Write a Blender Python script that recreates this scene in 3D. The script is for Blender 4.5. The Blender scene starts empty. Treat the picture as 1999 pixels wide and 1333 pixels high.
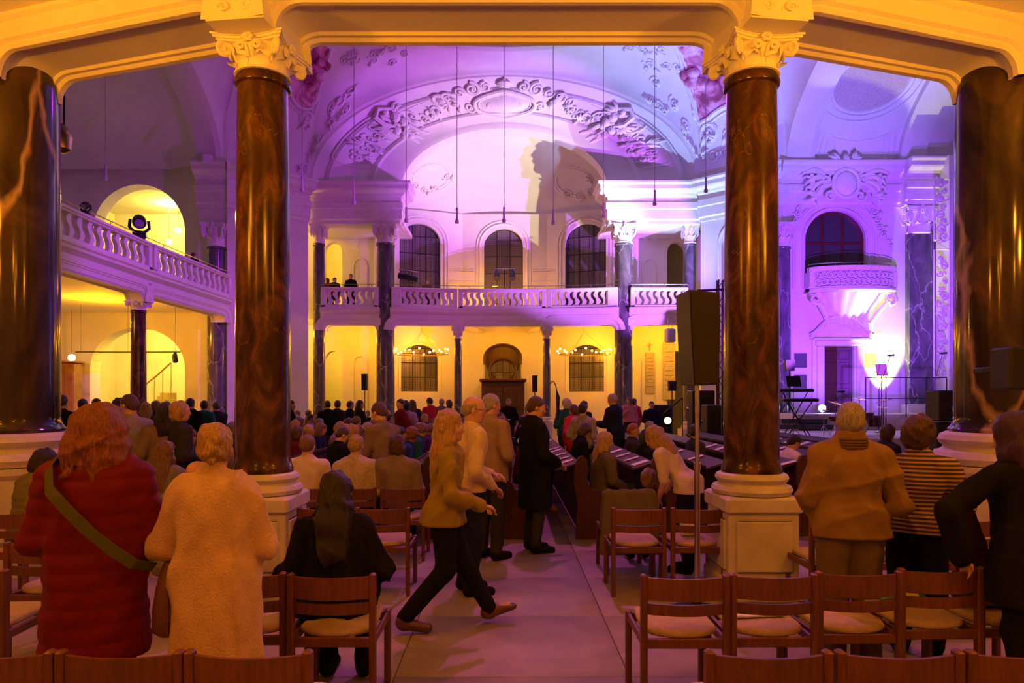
import bpy, math, random
import numpy as np
from mathutils import Vector, Matrix

SC = bpy.context.scene
COL = SC.collection
PI = math.pi
# ---------------------------------------------------------------- camera
F, CX, CY, CZ = 1300.0, 990.0, 780.0, 1.74      # focal length (px), vanishing point, eye height
cam_d = bpy.data.cameras.new('camera')
cam = bpy.data.objects.new('camera', cam_d); COL.objects.link(cam)
cam.location = (0, 0, CZ); cam.rotation_euler = (PI/2, 0, 0)
cam_d.sensor_width = 36.0; cam_d.lens = F/1999.0*36.0
cam_d.shift_x = (999.5-CX)/1999.0; cam_d.shift_y = (CY-666.5)/1999.0
cam_d.clip_start = 0.05; cam_d.clip_end = 200
SC.camera = cam
# ---------------------------------------------------------------- world, exposure
w = bpy.data.worlds.new('world'); SC.world = w; w.use_nodes = True
w.node_tree.nodes['Background'].inputs[0].default_value = (0.020, 0.010, 0.030, 1)
w.node_tree.nodes['Background'].inputs[1].default_value = 0.35
SC.view_settings.view_transform = 'Standard'
SC.view_settings.look = 'None'
SC.view_settings.exposure = 0.0
SC.view_settings.gamma = 1.0
SC.view_settings.use_curve_mapping = False
SC.cycles.max_bounces = 6; SC.cycles.diffuse_bounces = 4; SC.cycles.glossy_bounces = 3
SC.cycles.transmission_bounces = 3; SC.cycles.caustics_reflective = False; SC.cycles.caustics_refractive = False
SC.cycles.sample_clamp_indirect = 4.0
SC.cycles.use_denoising = True

# ---------------------------------------------------------------- lamps (the place's lamps, stage lights and added fills)
def point(name, loc, col, power, r=0.12):
    d = bpy.data.lights.new(name, 'POINT'); d.color = col; d.energy = power; d.shadow_soft_size = r
    o = bpy.data.objects.new(name, d); COL.objects.link(o); o.location = loc
    return o
def spot(name, loc, aim, col, power, ang=60, blend=0.4, r=0.12):
    d = bpy.data.lights.new(name, 'SPOT'); d.color = col; d.energy = power; d.shadow_soft_size = r
    d.spot_size = math.radians(ang); d.spot_blend = blend
    o = bpy.data.objects.new(name, d); COL.objects.link(o); o.location = loc
    o.rotation_euler = (Vector(aim)-Vector(loc)).to_track_quat('-Z', 'Y').to_euler()
    return o
LC = {           # colour x power of each lamp family
    'gallery_lamp': (1.05, .325, .022), 'beam_uplight': (1.40, .48, .008), 'stair_hall_lamp': (1.3, .88, .11), 'passage_lamp': (1.35, .70, .05), 'bay_fill': (.05, .01, .05),
    'left_gallery_lamp': (1.15, .44, .006), 'far_gallery_lamp': (.95, .34, .002), 'apse_lamp': (.80, .31, .008), 'stage_light_apse': (.25, .06, .52), 'stage_light_pier': (.55, .78, 1.65),
    'stage_light_right': (.34, .05, 1.30), 'stage_light_left_arch': (.24, .0, .36), 'stage_light_right_vault': (.27, .19, 1.15), 'stage_light_pink': (1.25, 1.1, .62), 'stage_light_left': (.5, .004, 1.1),
    'hall_fill': (.15, .0, .24), 'crowd_fill': (.42, .05, .30), 'uplight': (2.2, 2.3, .25), 'floor_spot_lamp': (.35, .45, 1.0)}
def fam(k): c = LC.get(k, (1, 1, 1)); m = max(max(c), 1e-4); return tuple(q/m for q in c), m
def lamps(kind, key, items):
    col, m = fam(key)
    for it in items:
        if kind == 'p': point(key, it[0], col, it[1]*m, it[2] if len(it) > 2 else .15)
        else: spot(key, it[0], it[1], col, it[2]*m, *it[3:])
# gallery lamps over the aisle where the photographer stands
lamps('p', 'gallery_lamp', (((-4.2, 2.6, 4.4), 130), ((4.2, 2.6, 4.4), 135), ((0, 1.2, 4.4), 62), ((-3.2, -1.5, 4.4), 95), ((3.2, -1.5, 4.4), 80)))
# uplights on the aisle wall washing the gallery beams
lamps('s', 'beam_uplight', (((-5.0, 2.4, 4.0), (-3.9, 6.4, 5.5), 400, 100, .8, .1), ((5.0, 2.4, 4.0), (3.9, 6.4, 5.5), 400, 100, .8, .1), ((0, 2.2, 4.1), (0, 5.9, 5.4), 220, 120, .8, .1)))
# bright stair hall, passages behind the walls
lamps('p', 'stair_hall_lamp', (((-16.4, 32.4, 10.95), 480), ((-16.0, 31.0, 5.0), 500)))
lamps('p', 'passage_lamp', (((-10.6, 30.3, 9.9), 150), ((-10.6, 30.3, 4.9), 150), ((-8.5, 35.0, 10.1), 220), ((-8.5, 35.0, 4.9), 220), ((10.6, 30.3, 4.9), 200)))
lamps('p', 'bay_fill', (((-7.2, 31.8, 7.2), 60), ((7.2, 31.8, 7.2), 60)))  # added fill to brighten the bay soffits, no fixture hangs there
# lamps under the side and far galleries
lamps('p', 'left_gallery_lamp', (((-15.0, 24.5, 4.6), 330), ((-14.8, 18.0, 4.6), 200)))
lamps('p', 'far_gallery_lamp', (((-4.1, 31.8, 4.1), 240), ((4.0, 31.8, 4.1), 260), ((-0.1, 31.8, 4.6), 110), ((-7.2, 31.4, 4.6), 120), ((7.3, 31.3, 4.5), 180)))
# amber light in the apse above the far gallery
lamps('p', 'apse_lamp', (((-0.6, 32.4, 6.6), 330),))
# coloured stage lights
lamps('s', 'stage_light_apse', (((12.6, 22.4, 1.7), (0.6, 32.6, 12.2), 34000, 40, .35, .06),))
lamps('s', 'stage_light_pier', (((8.0, 26.3, 2.0), (6.4, 29.5, 15.0), 4800, 60, .9, .1),))
lamps('s', 'stage_light_right', (((10.6, 17.0, 1.6), (14.2, 27.5, 6.0), 9500, 54, .7, .1),))
lamps('s', 'stage_light_left_arch', (((9.0, 14.0, 2.2), (-6.6, 30.2, 11.5), 11500, 46, .8, .1),))
lamps('s', 'stage_light_right_vault', (((9.5, 15.0, 2.2), (11.6, 24.6, 17.0), 13500, 58, .8, .1),))
lamps('s', 'stage_light_pink', (((11.0, 23.2, 1.8), (-0.3, 32.6, 13.2), 10500, 31, .9, .06),))
lamps('s', 'stage_light_left', (((5.0, 14.5, 11.0), (-12.0, 23.0, 4.9), 6000, 33, .5, .1),))
lamps('p', 'hall_fill', (((2.0, 17.5, 9.5), 620, .3),))  # added violet fill for the whole hall, not a real lamp
lamps('s', 'crowd_fill', (((1.0, 13.5, 14.0), (0.2, 9.0, 0), 5200, 70, .8, .2),))  # added fill from above to lift the crowd and floor, no real fixture
lamps('s', 'uplight', (((15.45, 27.0, 1.5), (15.5, 27.42, 6.5), 900, 60, .7, .08),))
lamps('p', 'floor_spot_lamp', (((12.55, 26.35, 1.42), 30, .09),))

# ---------------------------------------------------------------- helpers
def P(px, py, d):
    """the point at depth d that stands at pixel (px, py) of the photograph"""
    return ((px-CX)*d/F, d, CZ-(py-CY)*d/F)
def XP(px, d): return (px-CX)*d/F
def ZP(py, d): return CZ-(py-CY)*d/F

MATS = {}
def mat(name, col, rough=0.6, var=0.0, scale=6.0, bump=0.0, bscale=40.0, metal=0.0, emit=0.0, stretch=None, rnd=0.0, spec=None, sheen=0.0, coat=0.0):
    if name in MATS: return MATS[name]
    m = bpy.data.materials.new(name); m.use_nodes = True; MATS[name] = m
    nt = m.node_tree; n = nt.nodes; L = nt.links
    b = n['Principled BSDF']
    b.inputs['Base Color'].default_value = (*col, 1); b.inputs['Roughness'].default_value = rough
    b.inputs['Metallic'].default_value = metal
    if spec is not None: b.inputs['Specular IOR Level'].default_value = spec
    if sheen: b.inputs['Sheen Weight'].default_value = sheen
    if coat: b.inputs['Coat Weight'].default_value = coat; b.inputs['Coat Roughness'].default_value = 0.15
    if emit:
        b.inputs['Emission Color'].default_value = (*col, 1); b.inputs['Emission Strength'].default_value = emit
    vec = None
    if var or bump:
        tc = n.new('ShaderNodeTexCoord'); vec = tc.outputs['Object']
        if stretch:
            mp = n.new('ShaderNodeMapping'); mp.inputs['Scale'].default_value = stretch
            L.new(vec, mp.inputs[0]); vec = mp.outputs[0]
    out = None
    if var:
        t = n.new('ShaderNodeTexNoise'); t.inputs['Scale'].default_value = scale; t.inputs['Detail'].default_value = 5
        L.new(vec, t.inputs['Vector'])
        r = n.new('ShaderNodeMapRange'); r.inputs[1].default_value = 0.3; r.inputs[2].default_value = 0.7
        r.inputs[3].default_value = 1-var; r.inputs[4].default_value = 1+var
        L.new(t.outputs[0], r.inputs[0])
        mx = n.new('ShaderNodeVectorMath'); mx.operation = 'SCALE'; mx.inputs[0].default_value = col
        L.new(r.outputs[0], mx.inputs['Scale']); out = mx.outputs[0]
    if rnd:
        oi = n.new('ShaderNodeObjectInfo')
        r = n.new('ShaderNodeMapRange'); r.inputs[3].default_value = 1-rnd; r.inputs[4].default_value = 1+rnd
        L.new(oi.outputs['Random'], r.inputs[0])
        mx = n.new('ShaderNodeVectorMath'); mx.operation = 'SCALE'
        if out is not None: L.new(out, mx.inputs[0])
        else: mx.inputs[0].default_value = col
        L.new(r.outputs[0], mx.inputs['Scale']); out = mx.outputs[0]
    if out is not None: L.new(out, b.inputs['Base Color'])
    if bump:
        t = n.new('ShaderNodeTexNoise'); t.inputs['Scale'].default_value = bscale; t.inputs['Detail'].default_value = 4
        L.new(vec, t.inputs['Vector'])
        bp = n.new('ShaderNodeBump'); bp.inputs['Strength'].default_value = bump; bp.inputs['Distance'].default_value = 0.01
        L.new(t.outputs[0], bp.inputs['Height']); L.new(bp.outputs[0], b.inputs['Normal'])
    return m

def marble(name, c1, c2, c3, vein, vscale=0.7, vw=0.03, nscale=1.6, rough=0.16, warp=0.9, stretch=(1, 1, 0.45)):
    m = bpy.data.materials.new(name); m.use_nodes = True; MATS[name] = m
    nt = m.node_tree; n = nt.nodes; L = nt.links; b = n['Principled BSDF']
    tc = n.new('ShaderNodeTexCoord'); mp = n.new('ShaderNodeMapping'); mp.inputs['Scale'].default_value = stretch
    L.new(tc.outputs['Object'], mp.inputs[0])
    nz = n.new('ShaderNodeTexNoise'); nz.inputs['Scale'].default_value = nscale; nz.inputs['Detail'].default_value = 9
    nz.inputs['Roughness'].default_value = 0.62; nz.inputs['Distortion'].default_value = 1.2
    L.new(mp.outputs[0], nz.inputs['Vector'])
    rp = n.new('ShaderNodeValToRGB'); e = rp.color_ramp.elements
    e[0].position = 0.32; e[0].color = (*c1, 1); e[1].position = 0.72; e[1].color = (*c3, 1)
    k = rp.color_ramp.elements.new(0.5); k.color = (*c2, 1)
    L.new(nz.outputs[0], rp.inputs[0])
    wz = n.new('ShaderNodeTexNoise'); wz.inputs['Scale'].default_value = nscale*0.9; wz.inputs['Detail'].default_value = 4
    L.new(mp.outputs[0], wz.inputs['Vector'])
    sc = n.new('ShaderNodeVectorMath'); sc.operation = 'SCALE'; sc.inputs['Scale'].default_value = warp
    L.new(wz.outputs['Color'], sc.inputs[0])
    ad = n.new('ShaderNodeVectorMath'); L.new(mp.outputs[0], ad.inputs[0]); L.new(sc.outputs[0], ad.inputs[1])
    vo = n.new('ShaderNodeTexVoronoi'); vo.feature = 'DISTANCE_TO_EDGE'; vo.inputs['Scale'].default_value = vscale
    L.new(ad.outputs[0], vo.inputs['Vector'])
    mr = n.new('ShaderNodeMapRange'); mr.inputs[1].default_value = 0.0; mr.inputs[2].default_value = vw
    mr.inputs[3].default_value = 1.0; mr.inputs[4].default_value = 0.0
    L.new(vo.outputs['Distance'], mr.inputs[0])
    mx = n.new('ShaderNodeMix'); mx.data_type = 'RGBA'
    L.new(mr.outputs[0], mx.inputs[0]); L.new(rp.outputs[0], mx.inputs[6]); mx.inputs[7].default_value = (*vein, 1)
    L.new(mx.outputs[2], b.inputs['Base Color'])
    b.inputs['Roughness'].default_value = rough; b.inputs['Specular IOR Level'].default_value = 0.36
    return m

PLASTER = mat('plaster', (0.80, 0.77, 0.72), 0.75, 0.05, 1.2, 0.15, 60)
STUCCO = mat('stucco', (0.82, 0.79, 0.74), 0.7, 0.06, 5.0)
STONE = mat('pale_stone', (0.66, 0.60, 0.52), 0.6, 0.14, 5.0, 0.25, 70)
FLOORM = mat('floor_stone', (0.30, 0.235, 0.20), 0.55, 0.22, 2.6, 0.25, 60, rnd=0.05)
JOINT = mat('floor_joint', (0.13, 0.10, 0.09), 0.8)
RED_MARBLE = marble('red_marble', (0.014, 0.006, 0.004), (0.060, 0.022, 0.011), (0.20, 0.085, 0.038), (0.17, 0.085, 0.05), 1.3, 0.008, 4.6, 0.19)
DARK_MARBLE = marble('dark_marble', (0.016, 0.011, 0.011), (0.045, 0.028, 0.022), (0.13, 0.075, 0.042), (0.40, 0.27, 0.19), 0.42, 0.020, 1.5, 0.11)
GREY_MARBLE = marble('grey_marble', (0.060, 0.055, 0.070), (0.12, 0.11, 0.13), (0.22, 0.20, 0.22), (0.42, 0.39, 0.40), 0.9, 0.018, 1.8, 0.16)
WOOD = mat('chair_wood', (0.140, 0.042, 0.020), 0.38, 0.28, 3.0, 0.12, 30, stretch=(14, 14, 1.6), rnd=0.12)
PEWWOOD = mat('pew_wood', (0.075, 0.026, 0.016), 0.65, 0.3, 3.0, 0.1, 25, stretch=(10, 1.5, 10), rnd=0.15, spec=0.25)
DOORWOOD = mat('door_wood', (0.065, 0.020, 0.010), 0.45, 0.3, 3.0, stretch=(8, 8, 1.2))
SEAT = mat('seat_fabric', (0.50, 0.36, 0.24), 0.9, 0.10, 30, 0.3, 160)
BLACK = mat('black_plastic', (0.012, 0.012, 0.013), 0.5)
BLACKM = mat('black_metal', (0.020, 0.020, 0.022), 0.4, metal=0.6)
CHROME = mat('chrome', (0.55, 0.53, 0.50), 0.22, metal=1.0)
BRASS = mat('brass', (0.58, 0.40, 0.16), 0.3, metal=1.0)
PAPER = mat('paper', (0.82, 0.79, 0.74), 0.8)
LEAD = mat('lead_bar', (0.02, 0.018, 0.02), 0.6)
def glass_mat(name, col, rough=0.35):
    m = mat(name, col, rough, spec=0.6)
    nt = m.node_tree; n = nt.nodes; L = nt.links; b = n['Principled BSDF']
    tc = n.new('ShaderNodeTexCoord'); br = n.new('ShaderNodeTexVoronoi'); br.inputs['Scale'].default_value = 11.0
    br.inputs['Randomness'].default_value = 0.12; br.feature = 'DISTANCE_TO_EDGE'
    L.new(tc.outputs['Object'], br.inputs['Vector'])
    mr = n.new('ShaderNodeMapRange'); mr.inputs[2].default_value = 0.12; L.new(br.outputs['Distance'], mr.inputs[0])
    oi = n.new('ShaderNodeObjectInfo'); r2 = n.new('ShaderNodeMapRange'); r2.inputs[3].default_value = 0.55; r2.inputs[4].default_value = 1.3
    L.new(oi.outputs['Random'], r2.inputs[0])
    mu = n.new('ShaderNodeMath'); mu.operation = 'MULTIPLY'; L.new(mr.outputs[0], mu.inputs[0]); L.new(r2.outputs[0], mu.inputs[1])
    sc = n.new('ShaderNodeVectorMath'); sc.operation = 'SCALE'; sc.inputs[0].default_value = col
    L.new(mu.outputs[0], sc.inputs['Scale']); L.new(sc.outputs[0], b.inputs['Base Color'])
    return m
NIGHTGLASS = glass_mat('leaded_night_glass', (0.17, 0.15, 0.16))

def finish(me, m, smooth=True, ang=38):
    if m is not None: me.materials.append(m)
    if smooth:
        me.polygons.foreach_set('use_smooth', [True]*len(me.polygons))
        try: me.set_sharp_from_angle(angle=math.radians(ang))
        except Exception: pass
    me.update()

def link(o, parent=None):
    COL.objects.link(o)
    if parent is not None: o.parent = parent
    return o
def inst(name, me, parent=None, loc=(0, 0, 0), rot=(0, 0, 0), scale=(1, 1, 1)):
    o = bpy.data.objects.new(name, me); link(o, parent)
    o.location = loc; o.rotation_euler = rot; o.scale = scale
    return o
def empty(name, loc=(0, 0, 0), rz=0.0):
    o = bpy.data.objects.new(name, None); COL.objects.link(o); o.location = loc; o.rotation_euler = (0, 0, rz)
    o.empty_display_size = 0.1
    return o
def tag(o, label, cat, group=None):
    o['label'] = label; o['category'] = cat
    if group: o['group'] = group
    return o
def structure(o):
    o['kind'] = 'structure'; return o
def over(o, m):
    """give an object that shares its mesh a material of its own"""
    if not o.data.materials: o.data.materials.append(m)
    o.material_slots[0].link = 'OBJECT'; o.material_slots[0].material = m
    return o
def copy_tree(o, parent=None):
    c = o.copy(); COL.objects.link(c); c.parent = parent
    for ch in list(o.children): copy_tree(ch, c)
    return c

class MB:
    def __init__(s): s.v = []; s.f = []
    def add(s, vs, fs):
        o = len(s.v); s.v += [tuple(q) for q in vs]; s.f += [tuple(i+o for i in f) for f in fs]; return s
    def box(s, c, d, rz=0.0, taper=1.0):
        x, y, z = d[0]/2, d[1]/2, d[2]/2; ca, sa = math.cos(rz), math.sin(rz); vs = []
        for k in (-1, 1):
            t = taper if k > 0 else 1.0
            for a, b_ in ((-1, -1), (1, -1), (1, 1), (-1, 1)):
                u, v = a*x*t, b_*y*t
                vs.append((c[0]+u*ca-v*sa, c[1]+u*sa+v*ca, c[2]+k*z))
        return s.add(vs, [(3, 2, 1, 0), (4, 5, 6, 7), (0, 1, 5, 4), (1, 2, 6, 5), (2, 3, 7, 6), (3, 0, 4, 7)])
    def bevbox(s, c, d, b=0.01, rz=0.0):
        """box with chamfered edges"""
        hx, hy, hz = d[0]/2, d[1]/2, d[2]/2; b = min(b, hx*0.9, hy*0.9, hz*0.9); rings = []
        for z, i in ((-hz, b), (-hz+b, 0), (hz-b, 0), (hz, b)):
            x, y, q = hx-i, hy-i, b
            rings.append([(-x, -y+q, z), (-x+q, -y, z), (x-q, -y, z), (x, -y+q, z), (x, y-q, z), (x-q, y, z), (-x+q, y, z), (-x, y-q, z)])
        ca, sa = math.cos(rz), math.sin(rz)
        vs = [(c[0]+p[0]*ca-p[1]*sa, c[1]+p[0]*sa+p[1]*ca, c[2]+p[2]) for r in rings for p in r]
        fs = [tuple(range(7, -1, -1)), tuple(range(24, 32))]
        for r in range(3):
            for i in range(8):
                j = (i+1) % 8; fs.append((r*8+i, r*8+j, r*8+8+j, r*8+8+i))
        return s.add(vs, fs)
    def lathe(s, prof, c=(0, 0, 0), n=24, a0=0.0, a1=2*PI, sy=1.0):
        full = abs(a1-a0-2*PI) < 1e-6; m = n if full else n+1; vs = []; fs = []
        for r, z in prof:
            for i in range(m):
                a = a0+(a1-a0)*i/n; vs.append((c[0]+r*math.cos(a), c[1]+r*sy*math.sin(a), c[2]+z))
        for k in range(len(prof)-1):
            for i in range(n):
                j = (i+1) % m; fs.append((k*m+i, k*m+j, (k+1)*m+j, (k+1)*m+i))
        if full:
            fs.append(tuple(range(m-1, -1, -1))); fs.append(tuple((len(prof)-1)*m+i for i in range(m)))
        return s.add(vs, fs)
    def tube(s, pts, r, n=6, cap=True):
        pts = [Vector(p) for p in pts]; k = len(pts); rr = r if hasattr(r, '__len__') else [r]*k
        up = Vector((0, 0, 1)); vs = []; fs = []; prev = None
        for i, p in enumerate(pts):
            t = (pts[min(i+1, k-1)]-pts[max(i-1, 0)])
            if t.length < 1e-9: t = Vector((0, 0, 1))
            t.normalize()
            if prev is None:
                a = t.cross(up)
                if a.length < 1e-3: a = t.cross(Vector((1, 0, 0)))
            else: a = prev-t*prev.dot(t)
            if a.length < 1e-6: a = t.orthogonal()
            a.normalize(); prev = a; b = t.cross(a)
            for j in range(n):
                q = 2*PI*j/n; vs.append(p+(a*math.cos(q)+b*math.sin(q))*rr[i])
        for i in range(k-1):
            for j in range(n):
                l = (j+1) % n; fs.append((i*n+j, i*n+l, i*n+n+l, i*n+n+j))
        if cap: fs.append(tuple(range(n-1, -1, -1))); fs.append(tuple((k-1)*n+j for j in range(n)))
        return s.add(vs, fs)
    def grid(s, rows, close=False):
        m = len(rows[0]); vs = [p for r in rows for p in r]; fs = []
        for i in range(len(rows)-1):
            for j in range(m if close else m-1):
                l = (j+1) % m; fs.append((i*m+j, i*m+l, (i+1)*m+l, (i+1)*m+j))
        return s.add(vs, fs)
    def prism(s, poly, fn, h0, h1):
        """polygon in (a, b) with depth h0..h1, placed by fn(a, b, h)"""
        n = len(poly); vs = [fn(a, b, h0) for a, b in poly]+[fn(a, b, h1) for a, b in poly]
        fs = [tuple(range(n-1, -1, -1)), tuple(range(n, 2*n))]+[(i, (i+1) % n, n+(i+1) % n, n+i) for i in range(n)]
        return s.add(vs, fs)
    def ball(s, c, r, n=8, m=6):
        rx, ry, rz = r if hasattr(r, '__len__') else (r, r, r); vs = [(c[0], c[1], c[2]-rz)]; fs = []
        for i in range(1, m):
            t = -PI/2+PI*i/m
            for j in range(n):
                a = 2*PI*j/n; vs.append((c[0]+rx*math.cos(t)*math.cos(a), c[1]+ry*math.cos(t)*math.sin(a), c[2]+rz*math.sin(t)))
        vs.append((c[0], c[1], c[2]+rz)); T = len(vs)-1
        for j in range(n): fs.append((0, 1+(j+1) % n, 1+j)); fs.append((T, 1+(m-2)*n+j, 1+(m-2)*n+(j+1) % n))
        for i in range(m-2):
            for j in range(n): l = (j+1) % n; fs.append((1+i*n+j, 1+i*n+l, 1+(i+1)*n+l, 1+(i+1)*n+j))
        return s.add(vs, fs)
    def mesh(s, name, m, smooth=True, ang=38):
        me = bpy.data.meshes.new(name); me.from_pydata(s.v, [], s.f); finish(me, m, smooth, ang); return me
    def build(s, name, m, parent=None, smooth=True, ang=38, loc=(0, 0, 0), rz=0.0):
        return inst(name, s.mesh(name, m, smooth, ang), parent, loc, (0, 0, rz))

def plane_fn(A, B, flip=1):
    """frame of a vertical plane from plan point A to B: fn(u, z, off) where off points to the viewer's side"""
    ax, ay = A; L = math.hypot(B[0]-ax, B[1]-ay); ux, uy = (B[0]-ax)/L, (B[1]-ay)/L
    nx, ny = uy*flip, -ux*flip
    return (lambda u, z, off=0.0: (ax+ux*u+nx*off, ay+uy*u+ny*off, z)), L

def arch_z(o, u):
    u0, u1, zb, zs, rise = o; c, h = (u0+u1)/2, (u1-u0)/2
    return zs+rise*math.sqrt(max(0.0, 1-((u-c)/h)**2))
def arch_wall(mb, A, B, z0, z1, openings=(), thick=0.4, flip=1, nseg=18):
    fn, L = plane_fn(A, B, flip); us = {0.0, L}
    for o in openings:
        c, h = (o[0]+o[1])/2, (o[1]-o[0])/2
        for i in range(nseg+1): us.add(round(c-h*math.cos(PI*i/nseg), 6))
    us = sorted(u for u in us if -1e-6 <= u <= L+1e-6)
    for a, b in zip(us[:-1], us[1:]):
        mid = (a+b)/2; act = sorted([o for o in openings if o[0] < mid < o[1]], key=lambda o: o[2])
        lo = [z0, z0]
        spans = []
        for o in act:
            spans.append((lo[0], lo[1], o[2], o[2])); lo = [arch_z(o, a), arch_z(o, b)]
            mb.add([fn(a, lo[0], 0), fn(b, lo[1], 0), fn(b, lo[1], -thick), fn(a, lo[0], -thick)], [(0, 1, 2, 3)])
            mb.add([fn(a, o[2], 0), fn(b, o[2], 0), fn(b, o[2], -thick), fn(a, o[2], -thick)], [(3, 2, 1, 0)])
        spans.append((lo[0], lo[1], z1, z1))
        for la, lb, ha, hb in spans:
            if ha-la < 1e-4 and hb-lb < 1e-4: continue
            for off in (0, -thick):
                mb.add([fn(a, la, off), fn(b, lb, off), fn(b, hb, off), fn(a, ha, off)], [(0, 1, 2, 3)])
    for o in openings:
        for u in (o[0], o[1]):
            zt = o[3]
            mb.add([fn(u, o[2], 0), fn(u, zt, 0), fn(u, zt, -thick), fn(u, o[2], -thick)], [(0, 1, 2, 3)])
    mb.add([fn(0, z1, 0), fn(L, z1, 0), fn(L, z1, -thick), fn(0, z1, -thick)], [(0, 1, 2, 3)])
    for u in (0, L): mb.add([fn(u, z0, 0), fn(u, z1, 0), fn(u, z1, -thick), fn(u, z0, -thick)], [(0, 1, 2, 3)])
    return fn, L

def extrude_profile(mb, A, B, prof, flip=1, cap=True, e0=0.0, e1=0.0):
    """profile [(off, z)] drawn along plan line A-B; e0/e1 mitre the ends by off"""
    fn, L = plane_fn(A, B, flip); n = len(prof)
    vs = [fn(-o*e0, z, o) for o, z in prof]+[fn(L+o*e1, z, o) for o, z in prof]
    fs = [(i, i+1, n+i+1, n+i) for i in range(n-1)]+[(n-1, 0, n, 2*n-1)]
    if cap: fs += [tuple(range(n)), tuple(range(2*n-1, n-1, -1))]
    mb.add(vs, fs)

def beam_span(mb, A, B, zs, zab, ua, ub, r, cross, flip=1, na=7):
    """flat arch with rounded corners between two supports, swept with a moulded cross-section [(t, h)]"""
    fn, L = plane_fn(A, B, flip); path = []
    for i in range(na+1):
        a = PI/2*i/na; path.append((ua+r-r*math.cos(a), zs-r+r*math.sin(a), -math.cos(a), math.sin(a)))
    for i in range(na+1):
        a = PI/2*(1-i/na); path.append((L-ub-r+r*math.cos(a), zs-r+r*math.sin(a), math.cos(a), math.sin(a)))
    if zab < zs-r-1e-3:
        path = [(ua, zab, -1, 0)]+path+[(L-ub, zab, 1, 0)]
    rows = [[fn(u+nu*h, z+nz*h, t) for t, h in cross] for u, z, nu, nz in path]
    mb.grid(rows)
# ================================================================ the building
HX = -0.12          # the hall's axis stands a little to the left of the camera
ZS = 11.43          # springing line of the vaults (top of the main cornice)
YF = 30.3           # front of the far gallery
YC = 18.2           # centre of the dome
# ---- floor
fl = MB(); fl.add([(-24, -4, -0.012), (22, -4, -0.012), (22, 38, -0.012), (-24, 38, -0.012)], [(0, 1, 2, 3)])
floor = structure(fl.build('floor', JOINT, smooth=False))
pv = MB()
SX0, SY0, SW, SL, NX, NY = -8.11, 0.67, 1.48, 1.17, 11, 12
x1, y1 = SX0+SW*NX, SY0+SL*NY
for a, b, c, d in ((-24, -4, 22, SY0), (-24, y1, 22, 38), (-24, SY0, SX0, y1), (x1, SY0, 22, y1)):
    pv.add([(a, b, 0), (c, b, 0), (c, d, 0), (a, d, 0)], [(0, 1, 2, 3)])
pv.build('paving', FLOORM, floor, False)
sl = MB(); sl.bevbox((0, 0, -0.02), (SW-0.008, SL-0.008, 0.04), 0.004); slm = sl.mesh('slab', FLOORM)
for i in range(NX):
    for j in range(NY):
        inst('slab', slm, floor, (SX0+SW*(i+0.5), SY0+SL*(j+0.5), random.Random(i*31+j).uniform(-0.001, 0.0005)))

# ---- near gallery over the side aisle: ceiling, back wall
mb = MB(); mb.box((0, -4.0, 2.7), (20, 0.2, 5.5)); structure(mb.build('wall_back', PLASTER, smooth=False))
for s, nm in ((-1, 'wall_aisle_left'), (1, 'wall_aisle_right')):
    mb = MB(); mb.box((s*9.8, 1.2, 2.7), (0.2, 10.2, 5.5)); structure(mb.build(nm, PLASTER, smooth=False))
CROSS = [(-.36, .50), (-.36, 0), (-.30, 0), (-.275, .03), (-.235, .03), (-.215, .055), (.20, .055), (.22, .03), (.26, .03), (.285, 0), (.335, 0),
         (.36, .035), (.36, .05), (.395, .075), (.395, .235), (.43, .262), (.43, .30), (.465, .33), (.465, .58)]
NCOL = [(-7.9, 9.2), (-5.22, 6.9), (-2.2, 6.0), (2.2, 6.0), (5.22, 6.9), (7.9, 9.2)]
mb = MB(); mb.prism([(-10, -4), (10, -4), (10, 10.6)]+[(x, y-.05) for x, y in NCOL[::-1]]+[(-10, 10.6)], lambda a, b, h: (a, b, h), 5.42, 5.56); structure(mb.build('ceiling', PLASTER, smooth=False))
for i in range(5):
    mb = MB(); A, B = NCOL[i], NCOL[i+1]
    ha = 0.36 if i in (1, 4) else 0.23; hb = 0.36 if i in (0, 3) else 0.23
    beam_span(mb, A, B, 5.12, 4.9, ha, hb, 0.22, CROSS)
    structure(mb.build('beam_span', PLASTER, ang=30))
for i, (x, y) in enumerate(NCOL[1:5]):
    ang = math.atan2(NCOL[i+2][1]-NCOL[i][1], NCOL[i+2][0]-NCOL[i][0]); wd = 0.48
    if i in (0, 3): continue
    o = empty('impost', (x, y, 4.9), ang); structure(o)
    mb = MB(); mb.box((0, 0, 0.35), (wd, 0.92, 0.7)); mb.box((0, 0, 0.025), (wd*1.06, 0.98, 0.07)); mb.build('block', PLASTER, o, False)
    mb = MB()                       # acanthus spray on the impost
    for k in range(9):
        a = (k-4)*0.26; L = 0.52-0.035*abs(k-4); rows = []
        for t_ in range(9):
            t = t_/8; cx, cz = math.sin(a*(.4+t))*L*t*.62, .08+L*t*math.cos(a*t*.9); wv = .045*math.sin(PI*(.15+.8*t))
            rows.append([(cx+q*wv, -.465-.05*math.sin(t*PI)+.022*abs(q), cz-.02*abs(q)) for q in (-1, -.5, 0, .5, 1)])
        mb.grid(rows)
    for d in (-1, 1): mb.tube([(d*(.10+.05*math.cos(q)*(1-q/9)), -.49, .10+.05*math.sin(q)*(1-q/9)) for q in [.4*j for j in range(18)]], .014, 6)
    mb.build('acanthus', STUCCO, o)

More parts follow.
